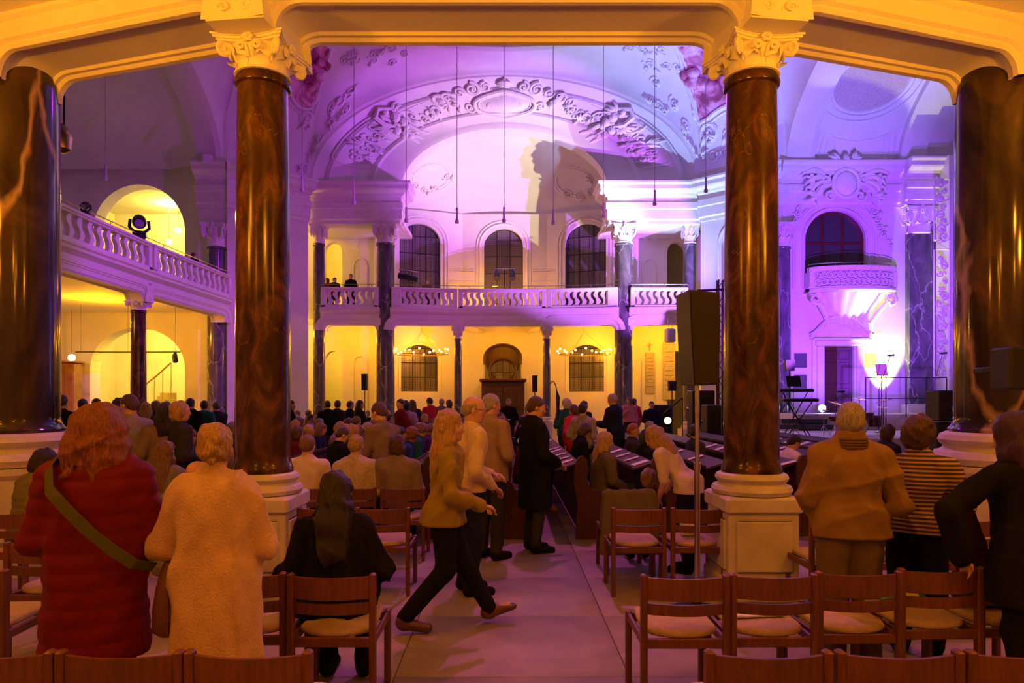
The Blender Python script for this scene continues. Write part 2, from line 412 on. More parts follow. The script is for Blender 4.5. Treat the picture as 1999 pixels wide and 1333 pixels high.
# ---- capitals and columns
def capital_meshes():
    d = {}
    mb = MB(); mb.lathe([(1.0, 0), (1.09, .02), (1.1, .06), (1.02, .10), (.97, .14), (1.0, .45), (1.1, .70), (1.25, .82)], n=28); d['bell'] = mb.mesh('bell', STUCCO)
    mb = MB(); poly = []
    for q in range(4):
        for j in range(9):
            t = -1+2*j/9; r = 1.12+0.30*t*t; a = q*PI/2
            u, v = r, t*1.36; poly.append((u*math.cos(a)-v*math.sin(a), u*math.sin(a)+v*math.cos(a)))
    for z0, z1, k in ((.80, .87, .93), (.87, .94, 1.0), (.94, 1.0, 1.05)):
        mb.prism([(a*k, b*k) for a, b in poly], lambda a, b, h: (a, b, h), z0, z1)
    d['abacus'] = mb.mesh('abacus', STUCCO)
    mb = MB(); pts = []; rr = []
    for j in range(34):
        t = j/33; a = PI*0.75-t*PI*4.2; r = 0.30*(1-0.82*t); pts.append((1.50+r*math.cos(a)*0.9, 0, .60+r*math.sin(a)*0.72)); rr.append(0.105*(1-0.45*t))
    pts = [(1.0, 0, .30), (1.12, 0, .52), (1.22, 0, .70)]+pts; rr = [.05, .08, .1]+rr
    mb.tube(pts, rr, 7); mb.ball((1.50, 0, .60), (.09, .13, .09)); d['volute'] = mb.mesh('volute', STUCCO)
    mb = MB(); pts = []; rr = []
    for sgn in (-1, 1):
        pts = [(1.03, sgn*.08, .35), (1.08, sgn*.12, .55)]; rr = [.05, .07]
        for j in range(22):
            t = j/21; a = PI-t*PI*3.2; r = 0.17*(1-.7*t); pts.append((1.13+.1*t, sgn*(.32+r*math.cos(a)), .66+r*.8*math.sin(a))); rr.append(.065*(1-.3*t))
        mb.tube(pts, rr, 6)
    for j in range(6):
        a = j*PI/3; mb.ball((1.26, .14*math.cos(a), .88+.10*math.sin(a)), (.09, .10, .075), 6, 4)
    mb.ball((1.32, 0, .88), (.08, .08, .06), 6, 4); d['rosette'] = mb.mesh('rosette', STUCCO)
    mb = MB(); rows = []
    for i in range(7):
        t = i/6; z = .08+.44*t-(.10*max(0, t-.75)/.25 if t > .75 else 0); x = 1.0+.05*t+.34*max(0, t-.45)**1.6/.4; wv = .30*math.sin(PI*(.22+.68*t))
        rows.append([(x-.06*abs(q), q*wv, z-.05*abs(q)*t) for q in (-1, -.5, 0, .5, 1)])
    mb.grid(rows); d['leaf'] = mb.mesh('leaf', STUCCO)
    return d
CAP = capital_meshes()
def capital(parent, r, z, h, rz=0.0):
    c = inst('capital', CAP['bell'], parent, (0, 0, z), (0, 0, rz), (r, r, h))
    inst('abacus', CAP['abacus'], c)
    for q in range(4):
        inst('volute', CAP['volute'], c, rot=(0, 0, PI/4+q*PI/2)); inst('rosette', CAP['rosette'], c, rot=(0, 0, q*PI/2))
    for q in range(8): inst('leaf', CAP['leaf'], c, rot=(0, 0, (q+.5)*PI/4))
    return c
SHAFTS = {}
def column(loc, r, z0, z1, hcap, m, label, rz=0.0, base=None, ped=None, group=None, name='column', nseg=36):
    o = empty(name, (loc[0], loc[1], 0)); tag(o, label, 'column', group)
    key = (r, z0, z1, m.name)
    if key not in SHAFTS:
        mb = MB(); pr = [(r*1.10, z0), (r*1.12, z0+.03), (r*1.06, z0+.06), (r*1.0, z0+.12)]
        for i in range(9): t = i/8; pr.append((r*(1-0.09*t*t), z0+.16+(z1-.13-z0-.16)*t))
        pr += [(r*.91, z1-.10), (r*1.0, z1-.085), (r*1.03, z1-.06), (r*1.0, z1-.035), (r*.94, z1)]
        mb.lathe(pr, n=nseg); SHAFTS[key] = mb.mesh('shaft', m)
    inst('shaft', SHAFTS[key], o)
    capital(o, r*.93, z1, hcap, rz)
    if base:
        mb = MB(); R = r; zb = base
        h = z0-zb
        mb.lathe([(R*1.30, zb), (R*1.40, zb+.04*h), (R*1.47, zb+.22*h), (R*1.40, zb+.40*h), (R*1.28, zb+.44*h), (R*1.22, zb+.52*h), (R*1.22, zb+.58*h), (R*1.28, zb+.62*h),
                  (R*1.33, zb+.76*h), (R*1.28, zb+.92*h), (R*1.16, z0), (R*1.0, z0)], n=36)
        mb.build('base', STONE, o)
    if ped:
        w_ = ped; zb = base; mb = MB()
        mb.bevbox((0, 0, zb-.07), (w_, w_, .14), .02); mb.bevbox((0, 0, (zb-.14)/2), (w_*.92, w_*.92, zb-.14), .012)
        mb.bevbox((0, 0, .10), (w_*1.02, w_*1.02, .2), .02)
        pd = mb.build('pedestal', STONE, o, ang=25)
        for q in range(4):
            a = q*PI/2; mb = MB(); mb.bevbox((0, -w_*.46-.006, (zb+.06)/2), (w_*.74, .03, zb-.46), .012)
            mb.build('panel', STONE, pd, rz=a)
    return o
for s, nm in ((-1, 'red-brown polished marble column left of the aisle, beside the woman in the cream coat'),
              (1, 'red-brown polished marble column right of the aisle, behind the tall loudspeaker')):
    o = column((s*2.2, 6.0), 0.238, 1.09, 4.62, 0.28, RED_MARBLE, nm, rz=s*0.12, base=0.90, ped=0.66, group='red marble columns')
for s, nm in ((-1, 'broad dark marble column with pale veins at the left picture edge'), (1, 'broad dark marble column with a long pale vein at the right picture edge')):
    o = column((s*5.2, 6.98), 0.44, 1.40, 8.82, 0.84, DARK_MARBLE, nm, base=1.06, group='broad dark marble columns', nseg=48)
    mb = MB(); mb.lathe([(.66, 0), (.66, .25), (.62, .3), (.62, .95), (.66, 1.0), (.66, 1.06)], n=40); mb.build('pedestal', STONE, o)

# ---- outer walls of the hall
mb = MB(); mb.box((-1, 37.6, 7), (46, 0.3, 14)); structure(mb.build('wall_outer', PLASTER, smooth=False))
mb = MB(); mb.box((-20.3, 20, 7), (0.3, 36, 14)); structure(mb.build('wall_left_end', PLASTER, smooth=False))
# left transept wall with two wide arched openings into the stair hall
YL = 28.5
def lx(px): return XP(px, YL)
mb = MB(); A, B = (-20.3, YL), (-11.3, YL)
LOP = [(lx(181)-A[0], lx(361)-A[0], 5.87, 8.9, 2.05), (lx(176)-A[0], lx(361)-A[0], 0.0, 3.1, 1.72)]
arch_wall(mb, A, B, 0, 13.5, LOP, 0.7); structure(mb.build('wall_left', PLASTER, ang=30))
mb = MB(); mb.box((-15.8, 32.6, 5.6), (9.4, 7.4, 0.5)); structure(mb.build('floor_stair_hall', PLASTER, smooth=False))
mb = MB(); mb.box((-15.8, 32.6, 11.4), (9.4, 7.4, 0.3)); structure(mb.build('ceiling_stair_hall', PLASTER, smooth=False))
mb = MB(); arch_wall(mb, (-20.2, 34.2), (-11.2, 34.2), 0, 11.4, [(1.2, 3.0, 5.9, 7.2, .9), (4.2, 5.6, 5.9, 7.0, .7)], 0.5); structure(mb.build('wall_stair_hall', PLASTER, ang=30))
mb = MB(); mb.box((-11.3, 32.3, 5.7), (0.3, 4.6, 11.4)); structure(mb.build('wall_stair_side', PLASTER, smooth=False))
# piers at the two inner corners, diagonal walls and side bays, left and right
CORN = [(0, 0), (.06, 0), (.06, .14), (.14, .20), (.14, .62), (.20, .66), (.20, .92), (.12, .96), (.12, 1.16), (.22, 1.22), (.26, 1.30), (.46, 1.40), (.50, 1.46), (.50, 1.62), (.60, 1.70), (.60, 1.78), (0, 1.78)]
def cornice(mb, A, B, flip=1, z=9.65, e0=0, e1=0):
    extrude_profile(mb, A, B, [(o, z+h) for o, h in CORN], flip, True, e0, e1)
for s in (-1, 1):
    side = 'left' if s < 0 else 'right'
    def X(v): return HX+s*v
    # diagonal wall
    mb = MB(); A, B = ((X(11.4), 27.4), (X(8.75), 29.7)); Ld = math.hypot(A[0]-B[0], A[1]-B[1])
    ops = [(1.05, 2.55, 6.0, 8.5, .8), (1.05, 2.55, 0, 3.6, .75)]
    if s > 0: ops = [(Ld-o[1], Ld-o[0], *o[2:]) for o in ops]; A, B = B, A
    arch_wall(mb, A, B, 0, 9.75, ops, 0.5); structure(mb.build('wall_diagonal_'+side, PLASTER, ang=30))
    mb = MB(); cornice(mb, A, B, e0=0.35, e1=0.35); structure(mb.build('cornice_diagonal_'+side, STUCCO, ang=25))
    # moulded frames round the diagonal openings
    fn, _ = plane_fn(A, B); mb = MB()
    for o in ops:
        c, h = (o[0]+o[1])/2, (o[1]-o[0])/2+.12
        pts = [fn(c-h, o[2], .02)]+[fn(c-h*math.cos(PI*i/16), o[3]+(o[4]+.12)*math.sin(PI*i/16), .02) for i in range(17)]+[fn(c+h, o[2], .02)]
        mb.tube(pts, .06, 6)
    structure(mb.build('trim_diagonal_'+side, STUCCO))
    # corner pier with its pilaster towards the transept
    if s < 0: mb = MB(); mb.box((X(12.0), 28.0, 4.9), (1.3, 1.0, 9.8)); structure(mb.build('pier_'+side, PLASTER, smooth=False))
    if s < 0: mb = MB(); cornice(mb, (X(12.7), 27.5), (X(11.3), 27.5)); structure(mb.build('cornice_pier_'+side, STUCCO, ang=25))
    c = column((X(11.85) if s < 0 else X(11.42), 27.42), 0.36, 0.9, 8.0, 0.95, GREY_MARBLE, 'slender grey marble engaged column in the %s transept corner' % side, base=0.5, group='grey marble hall columns')
    mb = MB(); mb.box((0, 0, .25), (1.0, 1.0, .5)); mb.build('pedestal', STONE, c, False)
    # side bay behind: flat wall with an opening, a blind niche; entablature on two columns
    mb = MB(); A, B = (X(10.9), 33.0), (X(5.6), 33.0)
    ops = [(1.95, 2.85, 5.87, 9.0, .55), (1.95, 2.85, 0, 3.6, .55)]
    if s > 0: A, B = B, A; ops = [(5.3-o[1], 5.3-o[0], *o[2:]) for o in ops]
    arch_wall(mb, A, B, 0, 10.0, ops, 0.4); structure(mb.build('wall_bay_'+side, PLASTER, ang=30))
    for zb, zt in ((6.2, 8.3), (1.0, 3.5)):       # blind niches
        mb = MB(); cx = X(7.15); poly = [(-.33, zb)]+[(-.33*math.cos(PI*i/12), zt+.4*math.sin(PI*i/12)) for i in range(13)]+[(.33, zb)]
        mb.tube([(cx+a, 32.97, b) for a, b in poly]+[(cx-.33, 32.97, zb)], .045, 6)
        mb.prism(poly, lambda a, b, h: (cx+a, 32.99-h, b), 0, .015)
        structure(mb.build('niche', PLASTER))
    mb = MB(); mb.box((X(6.9), 31.75, 9.82), (4.6, 2.7, .2)); structure(mb.build('ceiling_bay_'+side, PLASTER, smooth=False))
    mb = MB(); a, b = X(8.9), X(4.75)
    if s > 0: a, b = b, a
    cornice(mb, (a, 30.0), (b, 30.0), e0=(.0 if s < 0 else 1), e1=(1 if s < 0 else 0))
    mb.box((X(6.82), 30.65, 10.54), (4.15, 1.3, 1.78))
    k = X(4.75); cornice(mb, (k, 30.0) if s < 0 else (k, 31.3), (k, 31.3) if s < 0 else (k, 30.0), e0=(1 if s < 0 else 0), e1=(0 if s < 0 else 1))
    structure(mb.build('entablature_'+side, STUCCO, ang=25))
    c = column((X(5.42), 30.35), 0.415, 0.75, 8.82, 0.84, GREY_MARBLE, 'tall grey-blue marble column at the %s end of the far balcony' % side, base=0.4, group='grey marble hall columns')
    mb = MB(); mb.box((0, 0, .2), (1.25, 1.25, .4)); mb.build('pedestal', STONE, c, False)
    c = column((X(8.45), 30.35), 0.27, 0.75, 8.82, 0.84, GREY_MARBLE, 'narrow grey marble column between the %s far bay and the diagonal wall' % side, base=0.4, group='grey marble hall columns')
    mb = MB(); mb.box((0, 0, .2), (.9, .9, .4)); mb.build('pedestal', STONE, c, False)

# ---- apse: three wall sides with windows and the entrance, half dome above
APS = [(HX-6.3, 32.5), (HX-2.15, 34.0), (HX+2.15, 34.0), (HX+6.3, 32.5)]
def u_on(A, B, px):
    """distance along plan line A-B of the point seen at pixel column px"""
    dx, dy = B[0]-A[0], B[1]-A[1]; k = (px-CX)/F; t = (k*A[1]-A[0])/(dx-k*dy); return t*math.hypot(dx, dy), A[1]+t*dy
WIN = []
for i in range(3):
    A, B = APS[i], APS[i+1]; mb = MB()
    pxs = ((780, 860), (945, 1021), (1103, 1183))[i]; low = ((783, 856), (946, 1017), (1109, 1179))[i]
    u0, d0 = u_on(A, B, pxs[0]); u1, d1 = u_on(A, B, pxs[1]); v0, e0 = u_on(A, B, low[0]); v1, e1 = u_on(A, B, low[1])
    zt = ZP((436, 446, 436)[i], (d0+d1)/2); h = (u1-u0)/2
    up = (u0, u1, 6.5, zt-h*.9, h*.9)
    zt2 = ZP(673, (e0+e1)/2); h2 = (v1-v0)/2
    lo = (v0, v1, 2.15 if i != 1 else 0.0, zt2-h2*.75, h2*.75)
    arch_wall(mb, A, B, 0, 11.2, [lo, up], 0.55); structure(mb.build('wall_apse', PLASTER, ang=30))
    WIN.append((A, B, up, lo))
    fn, L = plane_fn(A, B); mb = MB()
    for o, g in ((up, .22), (lo, .10)):
        c, hh = (o[0]+o[1])/2, (o[1]-o[0])/2
        for gg, rr in ((g, .045), (g+.16, .03)) if o is up else ((g, .03),):
            mb.tube([fn(c-hh-gg, o[2], .02)]+[fn(c-(hh+gg)*math.cos(PI*j/18), o[3]+(o[4]+gg)*math.sin(PI*j/18), .02) for j in range(19)]+[fn(c+hh+gg, o[2], .02)], rr, 6)
    structure(mb.build('trim_apse', STUCCO))
    mb = MB()                       # string mouldings between the windows
    for z in (7.7, 8.2, 8.3): extrude_profile(mb, fn(0, 0)[:2], fn(max(.05, up[0]-.5), 0)[:2], [(0, z), (.05, z+.02), (.05, z+.07), (0, z+.1)]); extrude_profile(mb, fn(min(L-.05, up[1]+.5), 0)[:2], fn(L, 0)[:2], [(0, z), (.05, z+.02), (.05, z+.07), (0, z+.1)])
    structure(mb.build('trim_string', STUCCO))
rows = []
for i in range(13):
    t = PI/2*i/12; rows.append([(HX+6.35*math.cos(a)*math.cos(t), 31.2+3.1*math.sin(a)*math.cos(t)**.8, 10.9+4.0*math.sin(t)) for a in [PI*j/32 for j in range(33)]])
mb = MB(); mb.grid(rows); structure(mb.build('ceiling_apse', PLASTER, ang=60))
mb = MB(); mb.tube([(HX+6.3*math.cos(PI*j/32), 31.2+3.05*math.sin(PI*j/32), 11.0) for j in range(33)], .09, 6); structure(mb.build('trim_apse_ring', STUCCO))

wn = [0]
def window(fn, o, cols, zrows, mbar, mglass, off=-.25, bar=.028, name=None):
    wn[0] += 1; root = structure(empty(name or 'window_%d' % wn[0], (0, 0, 0)))
    u0, u1, zb, zs, rise = o; us = [u0+(u1-u0)*i/cols for i in range(cols+1)]
    ztop = zs+rise; zr = [zb]+[z for z in zrows if zb < z < ztop]+[ztop+.01]
    fr = MB()
    c, h = (u0+u1)/2, (u1-u0)/2
    fr.tube([fn(u0, zb, off)]+[fn(c-h*math.cos(PI*j/20), zs+rise*math.sin(PI*j/20), off) for j in range(21)]+[fn(u1, zb, off), fn(u0, zb, off)], bar*1.6, 4)
    for u in us[1:-1]: fr.tube([fn(u, zb, off), fn(u, arch_z(o, u), off)], bar, 4)
    for z in zr[1:-1]:
        k = h if z <= zs else h*math.sqrt(max(0, 1-((z-zs)/rise)**2)); fr.tube([fn(c-k, z, off), fn(c+k, z, off)], bar, 4)
    fr.build('window_frame', mbar, root)
    for i in range(cols):
        for j in range(len(zr)-1):
            ua, ub = us[i], us[i+1]; za, zc = zr[j], zr[j+1]; top = []
            for k in range(6):
                u = ub+(ua-ub)*k/5; z = min(zc, arch_z(o, u))
                top.append((u, z))
            if max(z for _, z in top)-za < .04: continue
            poly = [(ua, za), (ub, za)]+[(u, max(z, za+.002)) for u, z in top]
            b = MB(); b.add([fn(u, z, off) for u, z in poly], [tuple(range(len(poly)))])
            b.build('pane', mglass, root, False)
    return root
for A, B, up, lo in WIN:
    fn, L = plane_fn(A, B)
    window(fn, up, 3, [6.5+.86*k for k in range(1, 6)], LEAD, NIGHTGLASS)
    if lo[2] > 0: window(fn, lo, 3, [2.15+.72*k for k in range(1, 5)], LEAD, NIGHTGLASS)
# entrance in the middle: dark wood arch with an oval window, vestibule below
A, B, up, lo = WIN[1]; fn, L = plane_fn(A, B)
root = structure(empty('door_1', (0, 0, 0)))
c, h = (lo[0]+lo[1])/2, (lo[1]-lo[0])/2; zs_, ri = lo[3], lo[4]
ov = (c, 3.15, h*.74, .68)
for sgn in (-1, 1):       # wooden arch panel with oval hole, two halves
    mb = MB(); outer = [fn(c+sgn*h*math.sin(PI*i/32), zs_+ri*math.cos(PI*i/32) if i <= 16 else zs_-(i-16)*.08, -.15) for i in range(33)]
    inner = [fn(c+sgn*ov[2]*math.sin(PI*i/32), ov[1]+ov[3]*math.cos(PI*i/32), -.15) for i in range(33)]
    mb.grid([outer, inner]); mb.build('arch_panel', DOORWOOD, root)
mb = MB(); mb.tube([fn(c+ov[2]*math.cos(2*PI*i/40), ov[1]+ov[3]*math.sin(2*PI*i/40), -.12) for i in range(41)], .07, 6); mb.tube([fn(c-h, zs_-.3, -.05)]+[fn(c-h*math.cos(PI*i/20), zs_+ri*math.sin(PI*i/20), -.05) for i in range(21)]+[fn(c+h, zs_-.3, -.05)], .09, 6)
mb.build('door_frame', DOORWOOD, root)
for i in range(4):
    for j in range(2):
        ua, ub = c-ov[2]+ov[2]*i/2, c-ov[2]+ov[2]*(i+1)/2; pl = []
        for k in range(7):
            u = ua+(ub-ua)*k/6; pl.append((u, ov[3]*math.sqrt(max(0, 1-((u-c)/ov[2])**2))))
        sg = 1 if j else -1; b = MB(); b.add([fn(u, ov[1]+sg*z, -.2) for u, z in pl]+[fn(ub, ov[1], -.2), fn(ua, ov[1], -.2)], [tuple(range(9))]); b.build('pane', NIGHTGLASS, root, False)
mb = MB()
for i in range(1, 4): u = c-ov[2]+ov[2]*i/2; k = ov[3]*math.sqrt(1-((u-c)/ov[2])**2); mb.tube([fn(u, ov[1]-k, -.18), fn(u, ov[1]+k, -.18)], .02, 4)
mb.tube([fn(c-ov[2], ov[1], -.18), fn(c+ov[2], ov[1], -.18)], .02, 4); mb.build('glazing_bar', DOORWOOD, root)
ve = tag(empty('vestibule', (XP(982, 33.0), 33.1, 0)), 'dark wooden entrance vestibule below the oval window', 'vestibule')
mb = MB(); mb.bevbox((0, 0, 1.3), (2.1, 1.3, 2.6), .03); mb.bevbox((0, 0, 2.68), (2.3, 1.5, .16), .04); mb.bevbox((0, 0, .1), (2.2, 1.4, .2), .03); mb.build('body', DOORWOOD, ve)
for sgn in (-1, 1):
    mb = MB(); mb.bevbox((sgn*.5, -.67, 1.25), (.86, .06, 2.2), .02); d_ = mb.build('door_leaf', DOORWOOD, ve)
    for z in (.75, 1.75): mb = MB(); mb.bevbox((sgn*.5, -.71, z), (.6, .04, .75), .02); mb.build('panel', DOORWOOD, d_)

# ---- far arch bands (splayed), pendentives, dome ring, dome
def ell_curve(hw, y, rise, n=72): return [(HX+hw*math.cos(PI*i/n), y, ZS+rise*math.sin(PI*i/n)) for i in range(n+1)]
BAND = [(4.75, 31.4, 2.74), (4.75, 30.66, 2.80), (4.95, 30.6, 2.98), (5.05, 30.6, 3.06), (5.95, 30.45, 3.30), (6.05, 30.38, 3.36), (6.18, 30.38, 3.46), (6.3, 30.42, 3.52),
        (7.75, 29.95, 4.10), (7.86, 29.86, 4.16), (8.0, 29.86, 4.26), (8.12, 29.9, 4.34), (8.45, 29.6, 4.56), (8.5, 29.5, 4.62), (8.62, 29.5, 4.70), (8.75, 29.45, 4.78)]
mb = MB(); mb.grid([ell_curve(*b) for b in BAND]); structure(mb.build('ceiling_far_arch', PLASTER, ang=25))
RING_R, RING_Z = 10.0, 16.62
bot = []
SA_R, SA_X = 3.95, 11.55
def corner_pts():
    pts = []
    n = 40
    for i in range(n+1): pts.append((-8.75*math.sin(PI/2*i/n), 29.45-YC, ZS+4.78*math.cos(PI/2*i/n)))
    for i in range(1, 12): t = i/12; pts.append((-8.75-(SA_X-8.75)*t, 29.45-YC-(29.45-27.3)*t, ZS))
    for i in range(n+1): a = PI/2*i/n; pts.append((-SA_X, (27.3-YC)*math.cos(a), ZS+SA_R*math.sin(a)))
    return pts
CP = corner_pts()
def pend(i_f, t, s=-1, far=1):
    """pendentive surface: i_f along the lower edge (0..len-1), t towards the dome ring; s = side"""
    i0 = min(int(i_f), len(CP)-2); fr_ = i_f-i0; a, b = CP[i0], CP[i0+1]
    x, y, z = (a[k]+(b[k]-a[k])*fr_ for k in range(3))
    ph = math.atan2(-x, y); rx, ry, rz = -RING_R*math.sin(ph), RING_R*math.cos(ph), RING_Z
    cz = z+(rz-z)*math.sin(t*PI/2); cr = 1-math.cos(t*PI/2)
    return Vector((HX-s*(x+(rx-x)*cr), YC+far*(y+(ry-y)*cr), cz))
for s, nm in ((-1, 'left'), (1, 'right')):
    for far, fnm in ((1, 'far'), (-1, 'near')):
        mb = MB(); mb.grid([[pend(i, t/8, s, far) for i in range(len(CP))] for t in range(9)]); structure(mb.build('ceiling_pendentive_%s_%s' % (fnm, nm), PLASTER, ang=40))
mb = MB(); rows = []
for r, z in ((10.05, 16.5), (9.85, 16.58), (9.8, 16.75), (10.0, 16.8), (10.0, 17.3), (9.7, 17.4), (9.7, 17.6), (9.95, 17.7), (9.6, 19.5), (8.4, 22), (6, 24.3), (3, 25.6), (0.3, 26)):
    rows.append([(HX+r*math.cos(2*PI*j/64), YC+r*math.sin(2*PI*j/64), z) for j in range(64)])
mb.grid(rows, close=True); structure(mb.build('ceiling_dome', PLASTER, ang=30))
# transept barrel vaults with their front arches
for s, nm in ((-1, 'left'), (1, 'right')):
    mb = MB(); rows = []
    def arch(x, hw, rise, n=48): return [(HX+s*x, YC+hw*math.cos(PI*i/n), ZS+rise*math.sin(PI*i/n)) for i in range(n+1)]
    for x, hw, ri in ((11.55, 9.1, 3.95), (11.55, 9.05, 3.88), (11.75, 8.95, 3.78), (12.5, 8.95, 3.78), (12.7, 9.05, 3.88), (12.7, 9.3, 4.15)): rows.append(arch(x, hw, ri))
    for x in (14, 16.2): rows.append(arch(x, 9.8 if s < 0 else 9.3, 4.2))
    if s > 0:
        for x, hw, ri in ((16.2, 9.0, 3.95), (16.35, 8.95, 3.88), (17.2, 8.95, 3.88), (17.3, 9.2, 4.1)): rows.append(arch(x, hw, ri))
    rows.append(arch(20.5, 9.8 if s < 0 else 9.3, 4.2)); mb.grid(rows); structure(mb.build('ceiling_transept_'+nm, PLASTER, ang=25))
    if s < 0:
        rows = [[(HX-20.4, p[1], p[2]) for p in arch(20.4, 9.8, 4.2)], [(HX-20.4, p[1], ZS-1) for p in arch(20.4, 9.8, 4.2)]]
        mb = MB(); mb.grid(rows); structure(mb.build('wall_left_lunette', PLASTER))

# ---- galleries: columns, beams with rounded brackets, deck, balustrade
CROSS2 = [(t*.8, h*.8) for t, h in CROSS]
DECK = [(-.1, 5.42), (.30, 5.42), (.34, 5.50), (.34, 5.58), (.42, 5.66), (.50, 5.70), (.50, 5.78), (.56, 5.82), (.56, 5.88), (-.1, 5.88)]
# baluster: flat scrolled S shape
mb = MB(); cl = []
for i in range(15):
    t = i/14; z = .04+.60*t; x = .075*math.sin(2*PI*t)*(1-.15*t); wv = .062+.035*abs(math.sin(2*PI*t))**.8
    cl.append([(x-wv, -.06, z), (x+wv, -.06, z), (x+wv, .06, z), (x-wv, .06, z)])
mb.grid(cl, close=True); mb.box((0, 0, .025), (.24, .16, .05)); mb.box((0, 0, .655), (.24, .16, .05))
BAL = mb.mesh('baluster', STUCCO, ang=50)
def balustrade(A, B, n, label, z=5.88, h=.94, off=.34, group='gallery balustrades', e0=.2, e1=.2, cut=.12, sh=0.0):
    fn, L = plane_fn(A, B); root = tag(empty('balustrade', fn(L/2+sh, z, off), math.atan2(B[1]-A[1], B[0]-A[0])), label, 'balustrade', group); L -= cut
    mb = MB(); mb.bevbox((0, 0, .06), (L, .30, .12), .02); mb.build('plinth', STUCCO, root)
    mb = MB(); mb.bevbox((0, 0, h-.085), (L, .34, .10), .025); mb.bevbox((0, 0, h-.155), (L, .26, .05), .01); mb.build('rail', STUCCO, root)
    for u, e in ((-L/2+e0/2, e0), (L/2-e1/2, e1)):
        if e > 0: mb = MB(); mb.bevbox((u, 0, h/2-.03), (e, .30, h-.08), .015); mb.build('pedestal', STUCCO, root)
    for i in range(n): inst('baluster', BAL, root, (-L/2+e0+(L-e0-e1)*(i+.5)/n, 0, .115))
    mb = MB(); mb.tube([(-L/2, -.05, h+.10), (L/2, -.05, h+.10)], .016, 6)
    for i in range(4): u = -L/2+L*(i+.5)/4; mb.tube([(u, -.05, h-.03), (u, -.05, h+.10)], .012, 5)
    mb.build('handrail', CHROME, root)
    return root
# left transept gallery
GL = [(-11.9, 10.0), (-11.9, 15.75), (-11.9, 21.5), (-11.7, 27.2)]
GL = GL[::-1]        # so that the viewer's side faces the hall
for A, B, k in ((GL[3], GL[2], 0), (GL[2], GL[1], 1), (GL[1], GL[0], 2)):
    mb = MB()
    beam_span(mb, A, B, 5.12, 4.9, .22, .22, .24, CROSS2); structure(mb.build('beam_left', PLASTER, ang=30))
    mb = MB(); extrude_profile(mb, A, B, DECK); structure(mb.build('deck_edge_left', STUCCO, ang=25))
    balustrade(A, B, (13, 12, 12)[k], ('S-scrolled balustrade of the left gallery beside the dark veined column', 'S-scrolled balustrade of the left gallery beside the floodlight on its rail',
               'S-scrolled balustrade of the left gallery next to the left red marble column')[k])
mb = MB(); mb.box((-16.1, 19.2, 5.65), (8.3, 18.5, .38)); structure(mb.build('gallery_floor_left', PLASTER, smooth=False))
for (x, y), lb in ((GL[1], 'brown marble gallery column under the left balcony bracket'), (GL[2], 'brown marble gallery column hidden behind the left veined column')):
    c = column((x, y), 0.235, 1.0, 4.62, .28, RED_MARBLE, lb, base=.8, ped=.62, group='gallery columns')
# far gallery: three bays, concave, plus a straight bay each side
FG = [(HX-5.2, 30.3), (HX-2.15, 30.75), (HX+1.95, 30.75), (HX+5.2, 30.3)]
LBF = ('S-scrolled balustrade of the far gallery in front of the left tall window', 'S-scrolled balustrade of the far gallery in front of the middle tall window', 'S-scrolled balustrade of the far gallery in front of the right tall window')
for i in range(3):
    A, B = FG[i], FG[i+1]
    mb = MB(); beam_span(mb, A, B, 5.12, 4.9, .18, .18, .24, CROSS2); structure(mb.build('beam_far', PLASTER, ang=30))
    mb = MB(); extrude_profile(mb, A, B, DECK); structure(mb.build('deck_edge_far', STUCCO, ang=25))
    balustrade(A, B, (8, 12, 8)[i], LBF[i], e0=.45 if i == 0 else .2, e1=.45 if i == 2 else .2)
for s, lb in ((-1, 'S-scrolled balustrade of the narrow far bay, left of the tall grey column'), (1, 'S-scrolled balustrade of the narrow far bay, right of the tall grey column')):
    A, B = (HX+s*8.3, 30.35), (HX+s*5.6, 30.35)
    if s > 0: A, B = B, A
    mb = MB(); beam_span(mb, A, B, 5.12, 4.9, .2, .2, .24, CROSS2); structure(mb.build('beam_far', PLASTER, ang=30))
    mb = MB(); extrude_profile(mb, A, B, DECK); structure(mb.build('deck_edge_far', STUCCO, ang=25))
    balustrade(A, B, 7, lb)
mb = MB(); mb.box((HX, 32.6, 5.63), (21, 4.2, .4)); structure(mb.build('gallery_floor_far', PLASTER, smooth=False))
for x in (HX-2.15, HX+1.95):
    c = column((x, 30.75), 0.18, .95, 4.55, .34, GREY_MARBLE, 'slim grey marble column under the far gallery, %s of the entrance' % ('left' if x < 0 else 'right'), base=.7, group='gallery columns')
    mb = MB(); mb.box((0, 0, .35), (.5, .5, .7)); mb.build('pedestal', STONE, c, False)
    mb = MB(); mb.box((0, -.02, 5.02), (.46, .5, .26)); mb.box((0, -.05, 5.26), (.58, .62, .24)); mb.build('bracket', STUCCO, c, False)
for sgn in (-1, 1):       # beams under the far gallery running back to the apse wall
    mb = MB(); mb.tube([(HX+sgn*2.1, 30.9, 5.3), (HX+sgn*1.2, 33.9, 5.2)], .16, 4); structure(mb.build('beam_far', PLASTER, smooth=False))

